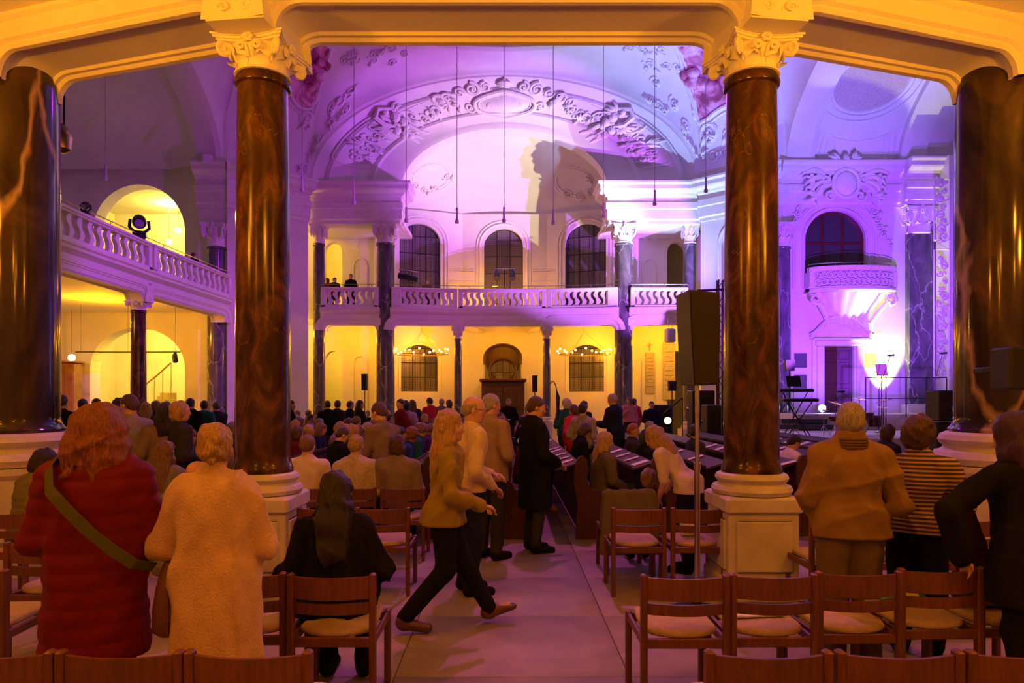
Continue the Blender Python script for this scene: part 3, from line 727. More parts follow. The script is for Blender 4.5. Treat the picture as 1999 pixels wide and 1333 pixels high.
# ---- right transept wall: balcony, door, pilaster, chancel arch
YR = 27.5
def rx(px): return XP(px, YR)
A, B = (HX+11.3, YR), (17.6, YR)
mb = MB(); WO = (rx(1572)-A[0], rx(1690)-A[0], 6.2, 8.35, 1.2); DO = (rx(1609)-A[0], rx(1668)-A[0], 1.2, 3.95, .02)
fnR, LR = arch_wall(mb, A, B, 0, 9.8, [DO, WO], 0.55); structure(mb.build('wall_right', PLASTER, ang=30))
mb = MB(); cornice(mb, A, (rx(1762), YR)); structure(mb.build('cornice_right', STUCCO, ang=25))
mb = MB(); mb.box((14.5, 29.6, 5), (6.4, .2, 10.)); structure(mb.build('wall_right_room', PLASTER, smooth=False))
mb = MB(); mb.box((14.5, 28.8, 6.05), (6.4, 1.8, .3)); structure(mb.build('floor_right_room', PLASTER, smooth=False))
RW = mat('balcony_window_wood', (0.10, 0.022, 0.016), 0.45)
GL2 = mat('dark_glass', (0.05, 0.045, 0.055), 0.08, spec=0.8)
window(fnR, WO, 3, [7.05, 8.25], RW, GL2, -.28, .07)
# balcony: bowed parapet with pierced scroll panel, on a fluted corbel
bal = tag(empty('balcony', (rx(1652), YR, 6.1)), 'white stucco balcony with pierced scroll parapet over the right doorway', 'balcony')
def bow(u, bulge=.75): return -.25-bulge*math.sqrt(max(0, 1-(u/1.85)**2))
us = [-1.78+3.56*i/24 for i in range(25)]
mb = MB(); mb.grid([[(u, bow(u)-o, z) for u in us] for o, z in ((0.02, -.02), (.12, .03), (.12, .1), (.04, .14), (.04, .18), (0, .2))]); mb.grid([[(u, 0, .0) for u in us], [(u, bow(u)-.02, -.02) for u in us]])
mb.grid([[(u, 0, .2) for u in us], [(u, bow(u), .2) for u in us]]); mb.build('deck', STUCCO, bal)
mb = MB(); mb.grid([[(u, bow(u)-o, z) for u in us] for o, z in ((-.1, .86), (-.1, .8), (0, .8), (.06, .84), (.1, .9), (.1, .98), (-.12, .98), (-.12, .86))]); mb.build('rail', STUCCO, bal)
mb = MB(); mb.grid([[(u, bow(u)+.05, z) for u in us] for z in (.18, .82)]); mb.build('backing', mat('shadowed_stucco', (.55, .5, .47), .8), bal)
mb = MB(); rg = random.Random(5)
for i in range(16):
    u = -1.5+3.0*i/15; sg = 1 if i % 2 else -1
    for k, (z, r0) in enumerate(((.36, .14), (.64, .13))):
        pts = []; rr = []
        for j in range(18):
            t = j/17; a = sg*(PI*.5-t*PI*3.2)+k*PI; r = r0*(1-.75*t); uu = u+r*math.cos(a); pts.append((uu, bow(uu)-.015, z+r*math.sin(a))); rr.append(.03*(1-.4*t))
        mb.tube(pts, rr, 5)
mb.build('scroll_panel', STUCCO, bal)
for u in (-1.65, 1.65): mb = MB(); mb.bevbox((u, bow(u)*.62, .5), (.26, .5, .66), .03); mb.build('corner_post', STUCCO, bal)
mb = MB()                               # corbel: fluted shell narrowing downwards
rows = []
for i in range(10):
    t = i/9; hw = .80*(1-t)**.8+.52; dp = .74*(1-t)**1.5+.14
    rows.append([(hw*math.sin(a), -.02-dp*math.cos(a)*(1+.13*math.cos(a*15)), -.02-1.25*t) for a in [-PI/2+PI*j/60 for j in range(61)]])
mb.grid(rows); mb.build('corbel', STUCCO, bal)
for s in (-1, 1):
    mb = MB(); pts = []; rr = []
    for j in range(26):
        t = j/25; a = s*(-PI/2)+s*t*PI*3.4; r = .26*(1-.75*t); pts.append((s*1.5+r*math.cos(a), -.55, -.28+r*math.sin(a))); rr.append(.085*(1-.5*t))
    mb.tube(pts, rr, 6)
    mb.tube([(s*1.35, -.5, -.45), (s*1.12, -.42, -.75), (s*.98, -.34, -1.0), (s*.85, -.26, -1.22), (s*.95, -.2, -1.4)], [.1, .12, .1, .08, .05], 6)
    mb.build('volute', STUCCO, bal)
mb = MB(); mb.tube([(u, bow(u)-.02, 1.10) for u in us], .016, 6)
for i in range(0, 25, 6): mb.tube([(us[i], bow(us[i])-.02, .95), (us[i], bow(us[i])-.02, 1.10)], .012, 5)
mb.build('handrail', CHROME, bal)
# stucco frame round the balcony window
mb = MB(); c, h = (WO[0]+WO[1])/2, (WO[1]-WO[0])/2
for g, r in ((.10, .05), (.42, .05), (.5, .035)):
    mb.tube([fnR(c-h-g, 6.3, .03)]+[fnR(c-(h+g)*math.cos(PI*j/24), WO[3]+(WO[4]+g)*math.sin(PI*j/24), .03) for j in range(25)]+[fnR(c+h+g, 6.3, .03)], r, 6)
structure(mb.build('trim_balcony_window', STUCCO))
# doorway: surround, curved pediment, two panelled leaves (the right one ajar)
dx = (rx(1609)+rx(1668))/2; dr = structure(empty('door_2', (dx, YR, 1.2)))
mb = MB()
for s in (-1, 1):
    mb.bevbox((s*.82, -.08, 1.3), (.30, .16, 2.9), .03); mb.bevbox((s*.82, -.10, .15), (.36, .22, .3), .03); mb.bevbox((s*1.06, -.04, 1.4), (.18, .1, 3.2), .02)
mb.bevbox((0, -.10, 2.86), (2.1, .2, .22), .04); mb.bevbox((0, -.16, 3.02), (2.4, .32, .10), .03)
mb.build('surround', STUCCO, dr)
mb = MB(); pth = [(-1.25, 3.2), (-1.05, 3.32), (-.85, 3.55), (-.55, 3.82), (-.2, 3.95), (.2, 3.95), (.55, 3.82), (.85, 3.55), (1.1, 3.32), (1.3, 3.2)]
for o, r in ((0, .08), (.12, .06), (.22, .05)): mb.tube([(a*(1-o*.1), -.18+o*.5, b-o) for a, b in pth], r, 6)
mb.prism([(-1.0, 3.1)]+[(a, b-.05) for a, b in pth[1:-1]]+[(1.0, 3.1)], lambda a, b, h: (a, -h, b), .0, .09); mb.build('pediment', STUCCO, dr)
for s in (-1, 1):
    lf = empty('door_leaf', (s*.62, .18, .0), 0 if s < 0 else -1.05*0.35); lf.parent = dr
    mb = MB(); mb.bevbox((-s*.31, 0, 1.36), (.60, .06, 2.70), .012); mb.build('leaf_board', DOORWOOD, lf)
    for z, hh in ((.62, .8), (1.65, .9), (2.4, .36)): mb = MB(); mb.bevbox((-s*.31, -.035, z), (.40, .03, hh), .014); mb.build('panel', DOORWOOD, lf)
# wall plaques
PLQ = mat('grey_slate', (.10, .09, .11), .45)
for z0, z1, lb in ((690, 718, 'upper small grey slate plaque left of the right doorway'), (732, 758, 'lower small grey slate plaque left of the right doorway')):
    b = tag(empty('plaque', (rx(1562), YR-.03, (ZP(z0, YR)+ZP(z1, YR))/2)), lb, 'plaque', 'slate plaques')
    mb = MB(); mb.bevbox((0, 0, 0), (.52, .05, ZP(z0, YR)-ZP(z1, YR)), .01); mb.build('slab_face', PLQ, b)
    mb = MB(); mb.bevbox((0, .012, 0), (.58, .03, ZP(z0, YR)-ZP(z1, YR)+.06), .01); mb.build('border', STUCCO, b)
# pilaster and chancel arch at the right
pl = structure(empty('pilaster', (rx(1786), YR-.27, 0)))
mb = MB(); mb.bevbox((0, 0, 5.0), (.96, .30, 7.0), .02); mb.build('shaft', GREY_MARBLE, pl)
mb = MB(); mb.bevbox((0, 0, .9), (1.2, .5, 1.3), .03); mb.build('base', STUCCO, pl)
cp = capital(pl, .46, 8.5, 1.1); cp.scale = (.46, .22, 1.1)
mb = MB(); cornice(mb, (rx(1752), YR-.45), (rx(1826), YR-.45), e0=0, e1=0); mb.box((rx(1789), YR-.2, 10.5), (1.5, .5, 1.75)); structure(mb.build('entablature_chancel', STUCCO, ang=25))
mb = MB(); mb.box((18.4, 26.9, 5.7), (1.9, 1.2, 11.4)); structure(mb.build('wall_chancel_pier', PLASTER, smooth=False))
mb = MB(); mb.box((20.0, 18, 8), (.3, 20, 16)); structure(mb.build('wall_right_end', PLASTER, smooth=False))
# ================================================================ stucco reliefs on the vaults and walls
EYE = Vector((0, 8, 3))
def project(p): return CX+F*p[0]/p[1], CY-F*(p[2]-CZ)/p[1]
def find_uv(S, px, py, ur, vr, n=60):
    best = None
    (u0, u1), (v0, v1) = ur, vr
    for _ in range(3):
        for i in range(n+1):
            for j in range(n+1):
                u, v = u0+(u1-u0)*i/n, v0+(v1-v0)*j/n; q = project(S(u, v)); e = (q[0]-px)**2+(q[1]-py)**2
                if best is None or e < best[0]: best = (e, u, v)
        du, dv = (u1-u0)/n*2, (v1-v0)/n*2; u0, u1, v0, v1 = max(ur[0], best[1]-du), min(ur[1], best[1]+du), max(vr[0], best[2]-dv), min(vr[1], best[2]+dv); n = 14
    return best[1], best[2]
class Relief:
    """collects tubes and knobs given in metres (a, b) on a curved surface, h off the surface"""
    def __init__(s, S, u0, v0, flipa=False):
        s.S = S; s.u0 = u0; s.v0 = v0; e = 1e-3
        p = S(u0, v0); du = (S(u0+e, v0)-p)/e; dv = (S(u0, v0+e)-p)/e
        s.lu, s.lv = du.length, dv.length; s.sa = -1 if flipa else 1; s.mb = MB()
    def at(s, a, b, h=0.0):
        u, v = s.u0+s.sa*a/s.lu, s.v0+b/s.lv; e = 2e-3; p = s.S(u, v)
        n = (s.S(u+e, v)-p).cross(s.S(u, v+e)-p)
        if n.length < 1e-12: n = EYE-p
        n.normalize()
        if n.dot(EYE-p) < 0: n = -n
        return p+n*h
    def line(s, pts, r, n=5, h=0.0): s.mb.tube([s.at(q[0], q[1], h+(q[2] if len(q) > 2 else 0)) for q in pts], r, n)
    def scroll(s, a, b, r, a0=0.0, turns=1.4, d=1, w=.05, tail=None):
        N = 20; pts = []; rr = []
        for j in range(N):
            t = j/(N-1); q = a0+d*t*turns*2*PI; k = r*(1-.8*t); pts.append((a+k*math.cos(q), b+k*math.sin(q), .02+.03*t)); rr.append(w*(1-.35*t))
        if tail: pts = [(*tail, 0)]+[((tail[0]+pts[0][0])/2, (tail[1]+pts[0][1])/2+.05, .02)]+pts; rr = [w*.4, w*.8]+rr
        s.line(pts, rr); s.knob(a, b, r*.22, .06)
    def leaf(s, a, b, ang, L, w=.09, bend=.5):
        pts = []; rr = []
        for j in range(8): t = j/7; q = ang+bend*t; pts.append((a+L*t*math.cos(q), b+L*t*math.sin(q), .02+.10*math.sin(PI*t))); rr.append(max(.008, w*math.sin(PI*(.12+.86*t))))
        s.line(pts, rr, 5)
    def knob(s, a, b, r, h=.03): p = s.at(a, b, h); s.mb.ball(p, (r, r, r), 7, 5)
    def spray(s, a, b, ang, L, rg, n=5, w=.08):
        for k in range(n): s.leaf(a, b, ang+(k-(n-1)/2)*.42+rg.uniform(-.1, .1), L*rg.uniform(.7, 1.1), w*rg.uniform(.7, 1.1), rg.uniform(-.7, .7))
    def thicket(s, pts, rg, r=.3):
        """scrolling foliage along a line of points"""
        for i, (a, b) in enumerate(pts):
            d = 1 if i % 2 else -1; rr = r*rg.uniform(.7, 1.15)
            s.scroll(a, b, rr, rg.uniform(0, 6.2), rg.uniform(1.1, 1.7), d, .16*rr+.015)
            s.spray(a+rr*.7*d, b-rr*.4, rg.uniform(0, 6.2), rr*1.3, rg, 3, .2*rr)
    def figure(s, a, b, sc, d, rg):
        """little stucco figure: torso, head, limbs"""
        for (x, y, r, h) in ((0, 0, .22, .10), (.02, -.24, .20, .10), (.05*d, .30, .14, .16), (.12*d, -.42, .15, .1)): s.knob(a+x*sc, b+y*sc, r*sc, h*sc)
        for L in (((.1*d, .15), (.38*d, .25), (.55*d, .10)), ((-.1*d, .15), (-.35*d, .05), (-.42*d, .32)), ((.1*d, -.4), (.4*d, -.5), (.45*d, -.85)), ((-.05*d, -.4), (-.1*d, -.75), (-.35*d, -.95))):
            s.line([(a+x*sc, b+y*sc, .12*sc) for x, y in L], [.10*sc, .085*sc, .06*sc], 6)
        for k in range(4): s.leaf(a-.15*d*sc, b+.1*sc, PI/2+d*(.5+.25*k), (.75-.08*k)*sc, .09*sc, .5*d)
    def build(s, name, label, host):
        o = s.mb.build(name, STUCCO, bpy.data.objects[host]); o['label'] = label
        return o

def lerp_curves(c0, c1):
    def S(u, v):
        hw, y, r = (c0[k]+(c1[k]-c0[k])*v for k in range(3))
        return Vector((HX-hw*math.cos(u), y, ZS+r*math.sin(u)))
    return S
SB = lerp_curves((6.3, 30.42, 3.52), (7.75, 29.95, 4.10))
# cartouche at the crown of the far arch
R = Relief(SB, PI/2, .5); rg = random.Random(3)
sh = []
for j in range(41):
    q = 2*PI*j/40; k = 1.0+.10*math.cos(2*q)-.06*math.cos(4*q); sh.append((1.36*k*math.cos(q), -.12+.58*math.sin(q)*(1-.25*abs(math.cos(q)))))
R.line([(a, b, .08) for a, b in sh], .085, 6); R.line([(a*.86, b*.80-.02, .05) for a, b in sh], .04, 5)
rows = [[R.at(a*k*.86, -.12+(b+.12)*k*.8, .03+.20*(1-k*k)) for a, b in sh] for k in (1, .75, .5, .25, .02)]
R.mb.grid(rows)
for d in (-1, 1):
    R.scroll(d*.72, .66, .22, PI*.5, 1.5, -d, .07); R.scroll(d*1.25, .60, .30, PI*.5, 1.6, d, .085); R.scroll(d*1.78, .50, .22, 0, 1.4, -d, .06); R.scroll(d*1.65, -.15, .24, 0, 1.4, d, .06)
    R.leaf(d*.2, .62, PI/2+d*.9, .5, .1); R.leaf(d*.5, -.05, PI/2-d*1.3, .5, .08, -d*.8); R.leaf(d*.3, -.15, -PI/2+d*1.2, .6, .08, d*.8); R.spray(d*2.0, .1, 0 if d > 0 else PI, .5, rg, 5, .09)
R.mb.ball(R.at(0, .78, .05), (.34, .2, .12)); R.leaf(0, -.3, PI/2, .42, .12, 0)
R.build('cartouche', 'large oval stucco cartouche with scroll crest at the crown of the far arch', host='ceiling_far_arch')
for d, side in ((-1, 'left'), (1, 'right')):
    R = Relief(SB, PI/2, .5); rg = random.Random(11 if d < 0 else 12)
    # garland next to the cartouche
    R.thicket([(d*(2.35+.42*i), .35-.16*i+.1*math.sin(i*2)) for i in range(5)], rg, .30)
    R.line([(d*(2.0+.3*i), .50-.02*i) for i in range(10)], .035)
    R.build('garland', 'curling stucco garland %s of the far arch cartouche' % side, host='ceiling_far_arch')
    R = Relief(SB, PI/2, .5)
    R.figure(d*5.0, .25, 1.0, d, rg); R.figure(d*5.7, -.15, .9, -d, rg); R.thicket([(d*4.4, .1), (d*5.3, -.45), (d*6.2, .25)], rg, .3)
    R.line([(d*4.6, .55, .1), (d*5.1, .75, .16), (d*5.6, .55, .2), (d*5.75, .2, .2), (d*5.5, .0, .15)], [.06, .1, .13, .12, .06], 6)
    R.build('figure_group', 'stucco figure group with horn and leaves on the %s side of the far arch' % side, host='ceiling_far_arch')
    R = Relief(SB, PI/2, .5)
    loop = []
    for i in range(22): t = i/21; loop.append((d*(5.3+3.7*t), .64-.1*t))
    for i in range(10): t = i/9; q = PI/2-PI*t; loop.append((d*(9.0+.42*math.cos(q)), .0+.54*math.sin(q)))
    for i in range(22): t = i/21; loop.append((d*(9.0-3.0*t), -.54-.04*t))
    R.line(loop, .04); R.line([(a, b*.86) for a, b in loop[4:-4]], .022)
    R.thicket([(d*(6.6+.42*i), .12*math.sin(i*1.9)-.05) for i in range(6)], rg, .30)
    R.spray(d*7.6, .1, PI/2, .55, rg, 7, .08)
    R.build('foliage_panel', 'framed stucco foliage panel at the %s foot of the far arch' % side, host='ceiling_far_arch')

# painted medallions with scroll frames on the pendentives
def painting(name, c0, c1, c2):
    m = bpy.data.materials.new(name); m.use_nodes = True; n = m.node_tree.nodes; L = m.node_tree.links; b = n['Principled BSDF']
    tc = n.new('ShaderNodeTexCoord'); z = n.new('ShaderNodeTexNoise'); z.inputs['Scale'].default_value = 1.1; z.inputs['Detail'].default_value = 6; z.inputs['Distortion'].default_value = 1.6
    L.new(tc.outputs['Object'], z.inputs['Vector']); r = n.new('ShaderNodeValToRGB'); e = r.color_ramp.elements
    e[0].position = .38; e[0].color = (*c0, 1); e[1].position = .66; e[1].color = (*c2, 1); k = e.new(.5); k.color = (*c1, 1)
    L.new(z.outputs[0], r.inputs[0]); L.new(r.outputs[0], b.inputs['Base Color']); b.inputs['Roughness'].default_value = .7
    return m
PAINT = painting('fresco_paint', (.30, .04, .10), (.65, .20, .34), (.90, .62, .66))
for s, px, py, side, scl in ((-1, 617, 142, 'left', 1.2), (1, 1360, 150, 'right', 1.4)):
    S = lambda u, v, s=s: pend(max(0, min(len(CP)-1.001, u)), max(0, min(1, v)), s)
    u, v = find_uv(S, px, py, (20, 70), (.15, .98))
    # local isometric frame: horizontal tangent and slope direction, dropped back on the surface
    R = Relief(S, u, v, flipa=(s > 0)); rg = random.Random(21+s)
    out = []
    for j in range(48):
        q = 2*PI*j/48; k = 1+.12*math.cos(2*q)+.06*math.cos(5*q+.6); out.append((scl*1.0*k*math.cos(q), scl*1.28*k*math.sin(q)))
    rows = [[R.at(a*k, b*k, .05) for a, b in out+out[:1]] for k in (1, .75, .5, .25, .01)]
    root = None
    def sub(mbx, nm, m_):
        global fresco_root
        o = mbx.build(nm, m_, bpy.data.objects['ceiling_pendentive_far_'+side] if nm == 'fresco' else fresco_root)
        if nm == 'fresco': fresco_root = o; o['label'] = 'scroll-framed painted medallion on the %s pendentive' % side
        return o
    pm = MB(); pm.grid(rows); sub(pm, 'fresco', PAINT)
    if True:                        # raised painted figures: clouds, robe, wings
        pm = MB()
        for k in range(7): a = rg.uniform(0, 6.28); q = rg.uniform(.1, .6)*scl; pm.ball(R.at(q*math.cos(a)*.8, q*math.sin(a), .06), (.22*scl, .22*scl, .16*scl))
        sub(pm, 'painted_figure', PAINT)
    fr = R
    fr.line([(a*1.06, b*1.06, .06) for a, b in out+out[:2]], .085, 6); fr.line([(a*1.2, b*1.2, .03) for a, b in out+out[:2]], .045, 5)
    for j in range(0, 48, 6):
        a, b = out[j]; fr.scroll(a*1.34, b*1.34, .30*scl, j, 1.5, 1 if (j//6) % 2 else -1, .08)
        fr.spray(a*1.38, b*1.36, math.atan2(b, a), .42*scl, rg, 4, .075)
    sub(fr.mb, 'scroll_frame', STUCCO)
    # loose foliage round it
    for kk, (qx, qy, nme, nn) in enumerate((((640, 285, 'below', 5), (700, 112, 'right of', 5), (752, 104, 'farthest from', 4), (596, 320, 'at the cornice under', 4), (668, 205, 'diagonally below', 4)) if s < 0
                                       else ((1292, 190, 'left of', 5), (1392, 290, 'below', 6), (1238, 108, 'farthest from', 4), (1288, 112, 'at upper left of', 4), (1338, 262, 'diagonally below', 5)))):
        uu, vv = find_uv(S, qx, qy, (2, 78), (.02, .99)); R2 = Relief(S, uu, vv, flipa=(s > 0))
        R2.thicket([(rg.uniform(-.75, .75), rg.uniform(-.55, .55)) for _ in range(nn)], rg, .27)
        R2.build('foliage_spray', 'stucco foliage spray %s the painted medallion on the %s pendentive' % (nme, side), host='ceiling_pendentive_far_'+side)

# reliefs on the apse vault
def SAp(u, v): t = v; return Vector((HX-6.35*math.cos(u)*math.cos(t), 31.2+3.1*math.sin(u)*math.cos(t)**.8, 10.9+4.0*math.sin(t)))
for px, py, lb in ((1122, 355, 'scrolled stucco ornament in the shaded right part of the apse vault'), (840, 345, 'scrolled stucco ornament in the lit left part of the apse vault')):
    u, v = find_uv(SAp, px, py, (.15, PI-.15), (.03, 1.2)); R = Relief(SAp, u, v); rg = random.Random(px)
    R.line([(.9*math.cos(q), .7*math.sin(q)) for q in [2*PI*j/30 for j in range(31)]], .045); R.line([(1.05*math.cos(q), .83*math.sin(q)) for q in [2*PI*j/30 for j in range(31)]], .03)
    R.thicket([(-.5, -.6), (0, -.75), (.5, -.6), (.8, .1)], rg, .24); R.build('vault_ornament', lb, host='ceiling_apse')

# right transept: medallion and panel on the vault, cartouche over the balcony window
def SVr(u, v): return Vector((u, YC+9.3*math.cos(v), ZS+4.2*math.sin(v)))
u, v = find_uv(SVr, 1702, 160, (12.8, 16.1), (.02, 1.4)); R = Relief(SVr, u, v)
GRIT = mat('mosaic_grit', (.60, .50, .48), .35, .55, 60, .8, 120)
circ = [(math.cos(2*PI*j/48), math.sin(2*PI*j/48)) for j in range(49)]
pm = MB(); pm.grid([[R.at(a*k*1.45, b*k*1.35, .03) for a, b in circ] for k in (1, .66, .33, .01)]); md = pm.build('medallion', GRIT, bpy.data.objects['ceiling_transept_right'])
md['label'] = 'round mosaic medallion on the right transept vault'
for k, r in ((1.0, .07), (1.12, .045), (1.32, .05)): R.line([(a*1.45*k, b*1.35*k, .03) for a, b in circ], r, 6)
R.mb.build('medallion_ring', STUCCO, md)
u, v = find_uv(SVr, 1668, 285, (12.8, 16.1), (.005, 1.2)); R = Relief(SVr, u, v)
for k, r in ((1, .05), (.86, .03), (.72, .025)):
    w2, h2 = 1.7*k, .62*k; R.line([(-w2, -h2), (w2, -h2), (w2*.9, h2), (.5*w2, h2*.45), (0, h2*.25), (-.5*w2, h2*.45), (-w2*.9, h2), (-w2, -h2)], r)
R.build('vault_panel', 'trapezoid moulded panel below the medallion on the right vault', host='ceiling_transept_right')
def SWr(u, v): return Vector((u, YR-.02, v))
def wall_relief(px, py, surf=SWr, d=YR): return Relief(surf, XP(px, d), ZP(py, d))
R = wall_relief(1649, 348, lambda u, v: Vector((u, YR-.36, v)), YR-.36); rg = random.Random(8)
R.mb.ball(R.at(0, -.25, .10), (.44, .22, .50), 16, 10)
R.line([(.52*math.cos(q), -.25+.58*math.sin(q), .12) for q in [2*PI*j/30 for j in range(31)]], .085, 6)
for d in (-1, 1):
    R.scroll(d*.45, .35, .26, 0, 1.5, -d, .09); R.scroll(d*.75, -.1, .24, 0, 1.5, d, .08); R.scroll(d*.6, -.75, .24, 0, 1.4, -d, .08)
    for k in range(4): R.leaf(d*.8, .1-.12*k, (0 if d > 0 else PI)+d*(.7-.35*k), 1.05-.1*k, .11, -d*.7)
    R.spray(d*1.1, -.75, (0 if d > 0 else PI)-d*.4, .6, rg, 5, .1); R.spray(d*.3, .6, PI/2-d*.5, .5, rg, 4, .1); R.figure(d*1.35, -.1, .62, d, rg)
R.leaf(0, .45, PI/2, .55, .14, 0)
R.build('cartouche', 'round stucco cartouche with leafy wings over the balcony window', host='wall_right')
for px, lb in ((1558, 'left'), (1706, 'right')):
    R = wall_relief(px, 428); rg = random.Random(px); d = -1 if px < 1650 else 1
    R.thicket([(d*.05*i*i*.5, .55-.3*i) for i in range(6)], rg, .16); R.build('foliage_spray', 'vertical stucco foliage on the %s side of the balcony window frame' % lb, host='wall_right')
def SCp(u, v): return Vector((u, 26.28, v))
for py0, py1, lb in ((350, 470, 'upper carved scroll strip on the chancel pier'), (488, 735, 'lower carved scroll strip on the chancel pier')):
    z0, z1 = ZP(py1, 26.3), ZP(py0, 26.3); R = Relief(SCp, XP(1838, 26.3), z0); rg = random.Random(py0); n = int((z1-z0)/.3)
    R.thicket([(.07*(-1)**i, .15+.3*i) for i in range(n)], rg, .17)
    R.line([(-.3, 0), (.3, 0), (.3, z1-z0), (-.3, z1-z0), (-.3, 0)], .035); R.build('scroll_strip', lb, host='wall_chancel_pier')
# ================================================================ chairs
def chair_meshes():
    d = {}
    mb = MB(); mb.bevbox((0, 0, .395), (.036, .048, .79), .008); d['post'] = mb.mesh('rear_post', WOOD)
    mb = MB(); mb.bevbox((0, 0, .225), (.038, .046, .45), .008); d['leg'] = mb.mesh('front_leg', WOOD)
    def slat(z0, z1, bow, t):
        mb = MB(); rows = []
        for (z, o) in ((z0, -t/2), (z1, -t/2), (z1, t/2), (z0, t/2), (z0, -t/2)):
            rows.append([(-.212+.424*i/14, -bow*math.sin(PI*i/14)+o, z) for i in range(15)])
        mb.grid(rows); return mb
    d['top'] = slat(.652, .772, .045, .018).mesh('top_slat', WOOD, ang=50)
    d['low'] = slat(.572, .632, .045, .018).mesh('lower_slat', WOOD, ang=50)
    mb = MB(); poly = []
    for i in range(17): q = PI+PI*i/16; poly.append((.205*math.cos(q), -.09+.13*math.sin(q)))
    poly += [(.205, .10), (.195, .225), (.16, .245), (-.16, .245), (-.195, .225), (-.205, .10)]
    rows = []
    for k, z in ((.93, .432), (1, .444), (1, .462), (.95, .476), (.75, .484), (.4, .487), (.02, .488)): rows.append([(a*k, .03+(b-.03)*k, z) for a, b in poly])
    mb.grid(rows, close=True); d['seat'] = mb.mesh('seat', SEAT, ang=60)
    mb = MB(); mb.bevbox((0, .01, .415), (.022, .43, .05), .005); d['side'] = mb.mesh('side_rail', WOOD)
    mb = MB(); mb.bevbox((0, 0, .41), (.42, .022, .055), .005); d['cross'] = mb.mesh('cross_rail', WOOD)
    return d
CH = chair_meshes()
def chair(x, yr, label, rz=0.0, group='wooden chairs'):
    """chair whose back posts stand at plan point (x, yr); the sitter looks along +y turned by rz"""
    o = tag(empty('wooden_chair', (x-.22*math.sin(rz)*1, yr+.22*math.cos(rz), 0), rz), label, 'chair', group)
    for s in (-1, 1):
        inst('rear_post', CH['post'], o, (s*.224, -.22, 0)); inst('front_leg', CH['leg'], o, (s*.224, .235, 0)); inst('side_rail', CH['side'], o, (s*.224, 0, 0))
    inst('top_slat', CH['top'], o, (0, -.22, 0)); inst('lower_slat', CH['low'], o, (0, -.22, 0)); inst('seat', CH['seat'], o)
    inst('cross_rail', CH['cross'], o, (0, -.215, 0)); inst('cross_rail', CH['cross'], o, (0, .235, 0))
    return o
for px, d, lb, rz in (
    (1500, 2.53, 'wooden chair back cut by the bottom edge, first of three at the right', 0), (1755, 2.53, 'wooden chair back cut by the bottom edge, second of three at the right', 0), (2010, 2.53, 'wooden chair back cut by the bottom edge in the bottom right corner', 0),
    (-16, 2.53, 'wooden chair back cut by the bottom edge in the bottom left corner', 0), (235, 2.53, 'wooden chair back cut by the bottom edge behind the red coat', 0), (486, 2.53, 'wooden chair back cut by the bottom edge behind the cream coat', 0),
    (1337, 3.63, 'empty wooden chair at the aisle with a violet slip on its seat', 0), (1510, 3.65, 'empty wooden chair in front of the right column pedestal with leaflets', 0), (1677, 3.70, 'empty wooden chair with spectacles left on its seat', .02), (1835, 3.77, 'empty wooden chair with a bottle lying on its seat', .03), (1989, 3.80, 'empty wooden chair with a black bag at the right picture edge', .03),
    (648, 3.65, 'wooden chair with the woman in the black jacket on it', 0), (474, 3.68, 'wooden chair mostly hidden by the cream coat', 0),
    (-72, 3.72, 'dark wooden chair at the left picture edge, nearer one', .05), (80, 4.45, 'wooden chair half hidden by the red coat', 0),
    (1247, 5.88, 'empty wooden chair beside the speaker stand, nearer the aisle', 0), (1363, 5.88, 'wooden chair directly behind the speaker stand pole', 0),
    (1228, 6.62, 'wooden chair with a grey-brown coat hung over its back', .06),
    (634, 5.9, 'wooden chair in front of the woman in the black jacket, left one', 0), (747, 5.9, 'wooden chair in front of the woman in the black jacket, right one', 0),
    (2, 5.65, 'wooden chair of the person in the green quilted jacket', -.1),
    (598, 7.25, 'wooden chair of the man in the white jacket', 0), (692, 7.25, 'wooden chair of the woman in the dotted top', 0), (786, 7.2, 'wooden chair of the person in the taupe jacket', 0),
    (1640, 5.25, 'wooden chair before the man in the olive jacket', 0), (1765, 5.3, 'wooden chair before the woman in the striped top', 0), (1890, 5.3, 'wooden chair with pale seat beside the brown coat sleeve', .04)):
    chair(XP(px, d), d, lb, rz)
# things left on the seats
def seat_at(px, d, dx=0, dy=.2): return (XP(px, d)+dx, d+dy, .492)
x, y, z = seat_at(1337, 3.63, -.06, .30); mb = MB(); mb.bevbox((0, 0, .004), (.15, .10, .006), .002, .2); tag(mb.build('paper_slip', mat('violet_paper', (.45, .36, .85), .7), loc=(x, y, z)), 'violet paper slip on the seat at the aisle', 'paper')
x, y, z = seat_at(1510, 3.65, -.02, .26); lf = tag(empty('booklet', (x, y, z), .1), 'open cream programme booklet on a chair seat', 'booklet')
for s in (-1, 1): mb = MB(); mb.bevbox((s*.075, 0, .008), (.148, .20, .012), .003); mb.build('page', PAPER, lf)
x, y, z = seat_at(1677, 3.70, -.06, .30); sp = tag(empty('spectacles', (x, y, z), .4), 'dark-rimmed spectacles lying on a chair seat', 'glasses')
for s in (-1, 1):
    mb = MB(); mb.tube([(s*.035+.026*math.cos(2*PI*k/16), .0, .022+.019*math.sin(2*PI*k/16)) for k in range(17)], .003, 5); mb.build('rim', BLACK, sp)
    mb = MB(); mb.tube([(s*.062, 0, .024), (s*.066, .07, .02), (s*.06, .13, .006)], .003, 5); mb.build('temple_arm', BLACK, sp)
x, y, z = seat_at(1835, 3.77, -.03, .28); bo = tag(empty('bottle', (x, y, z+.036), 0), 'green drinks bottle lying on a chair seat', 'bottle')
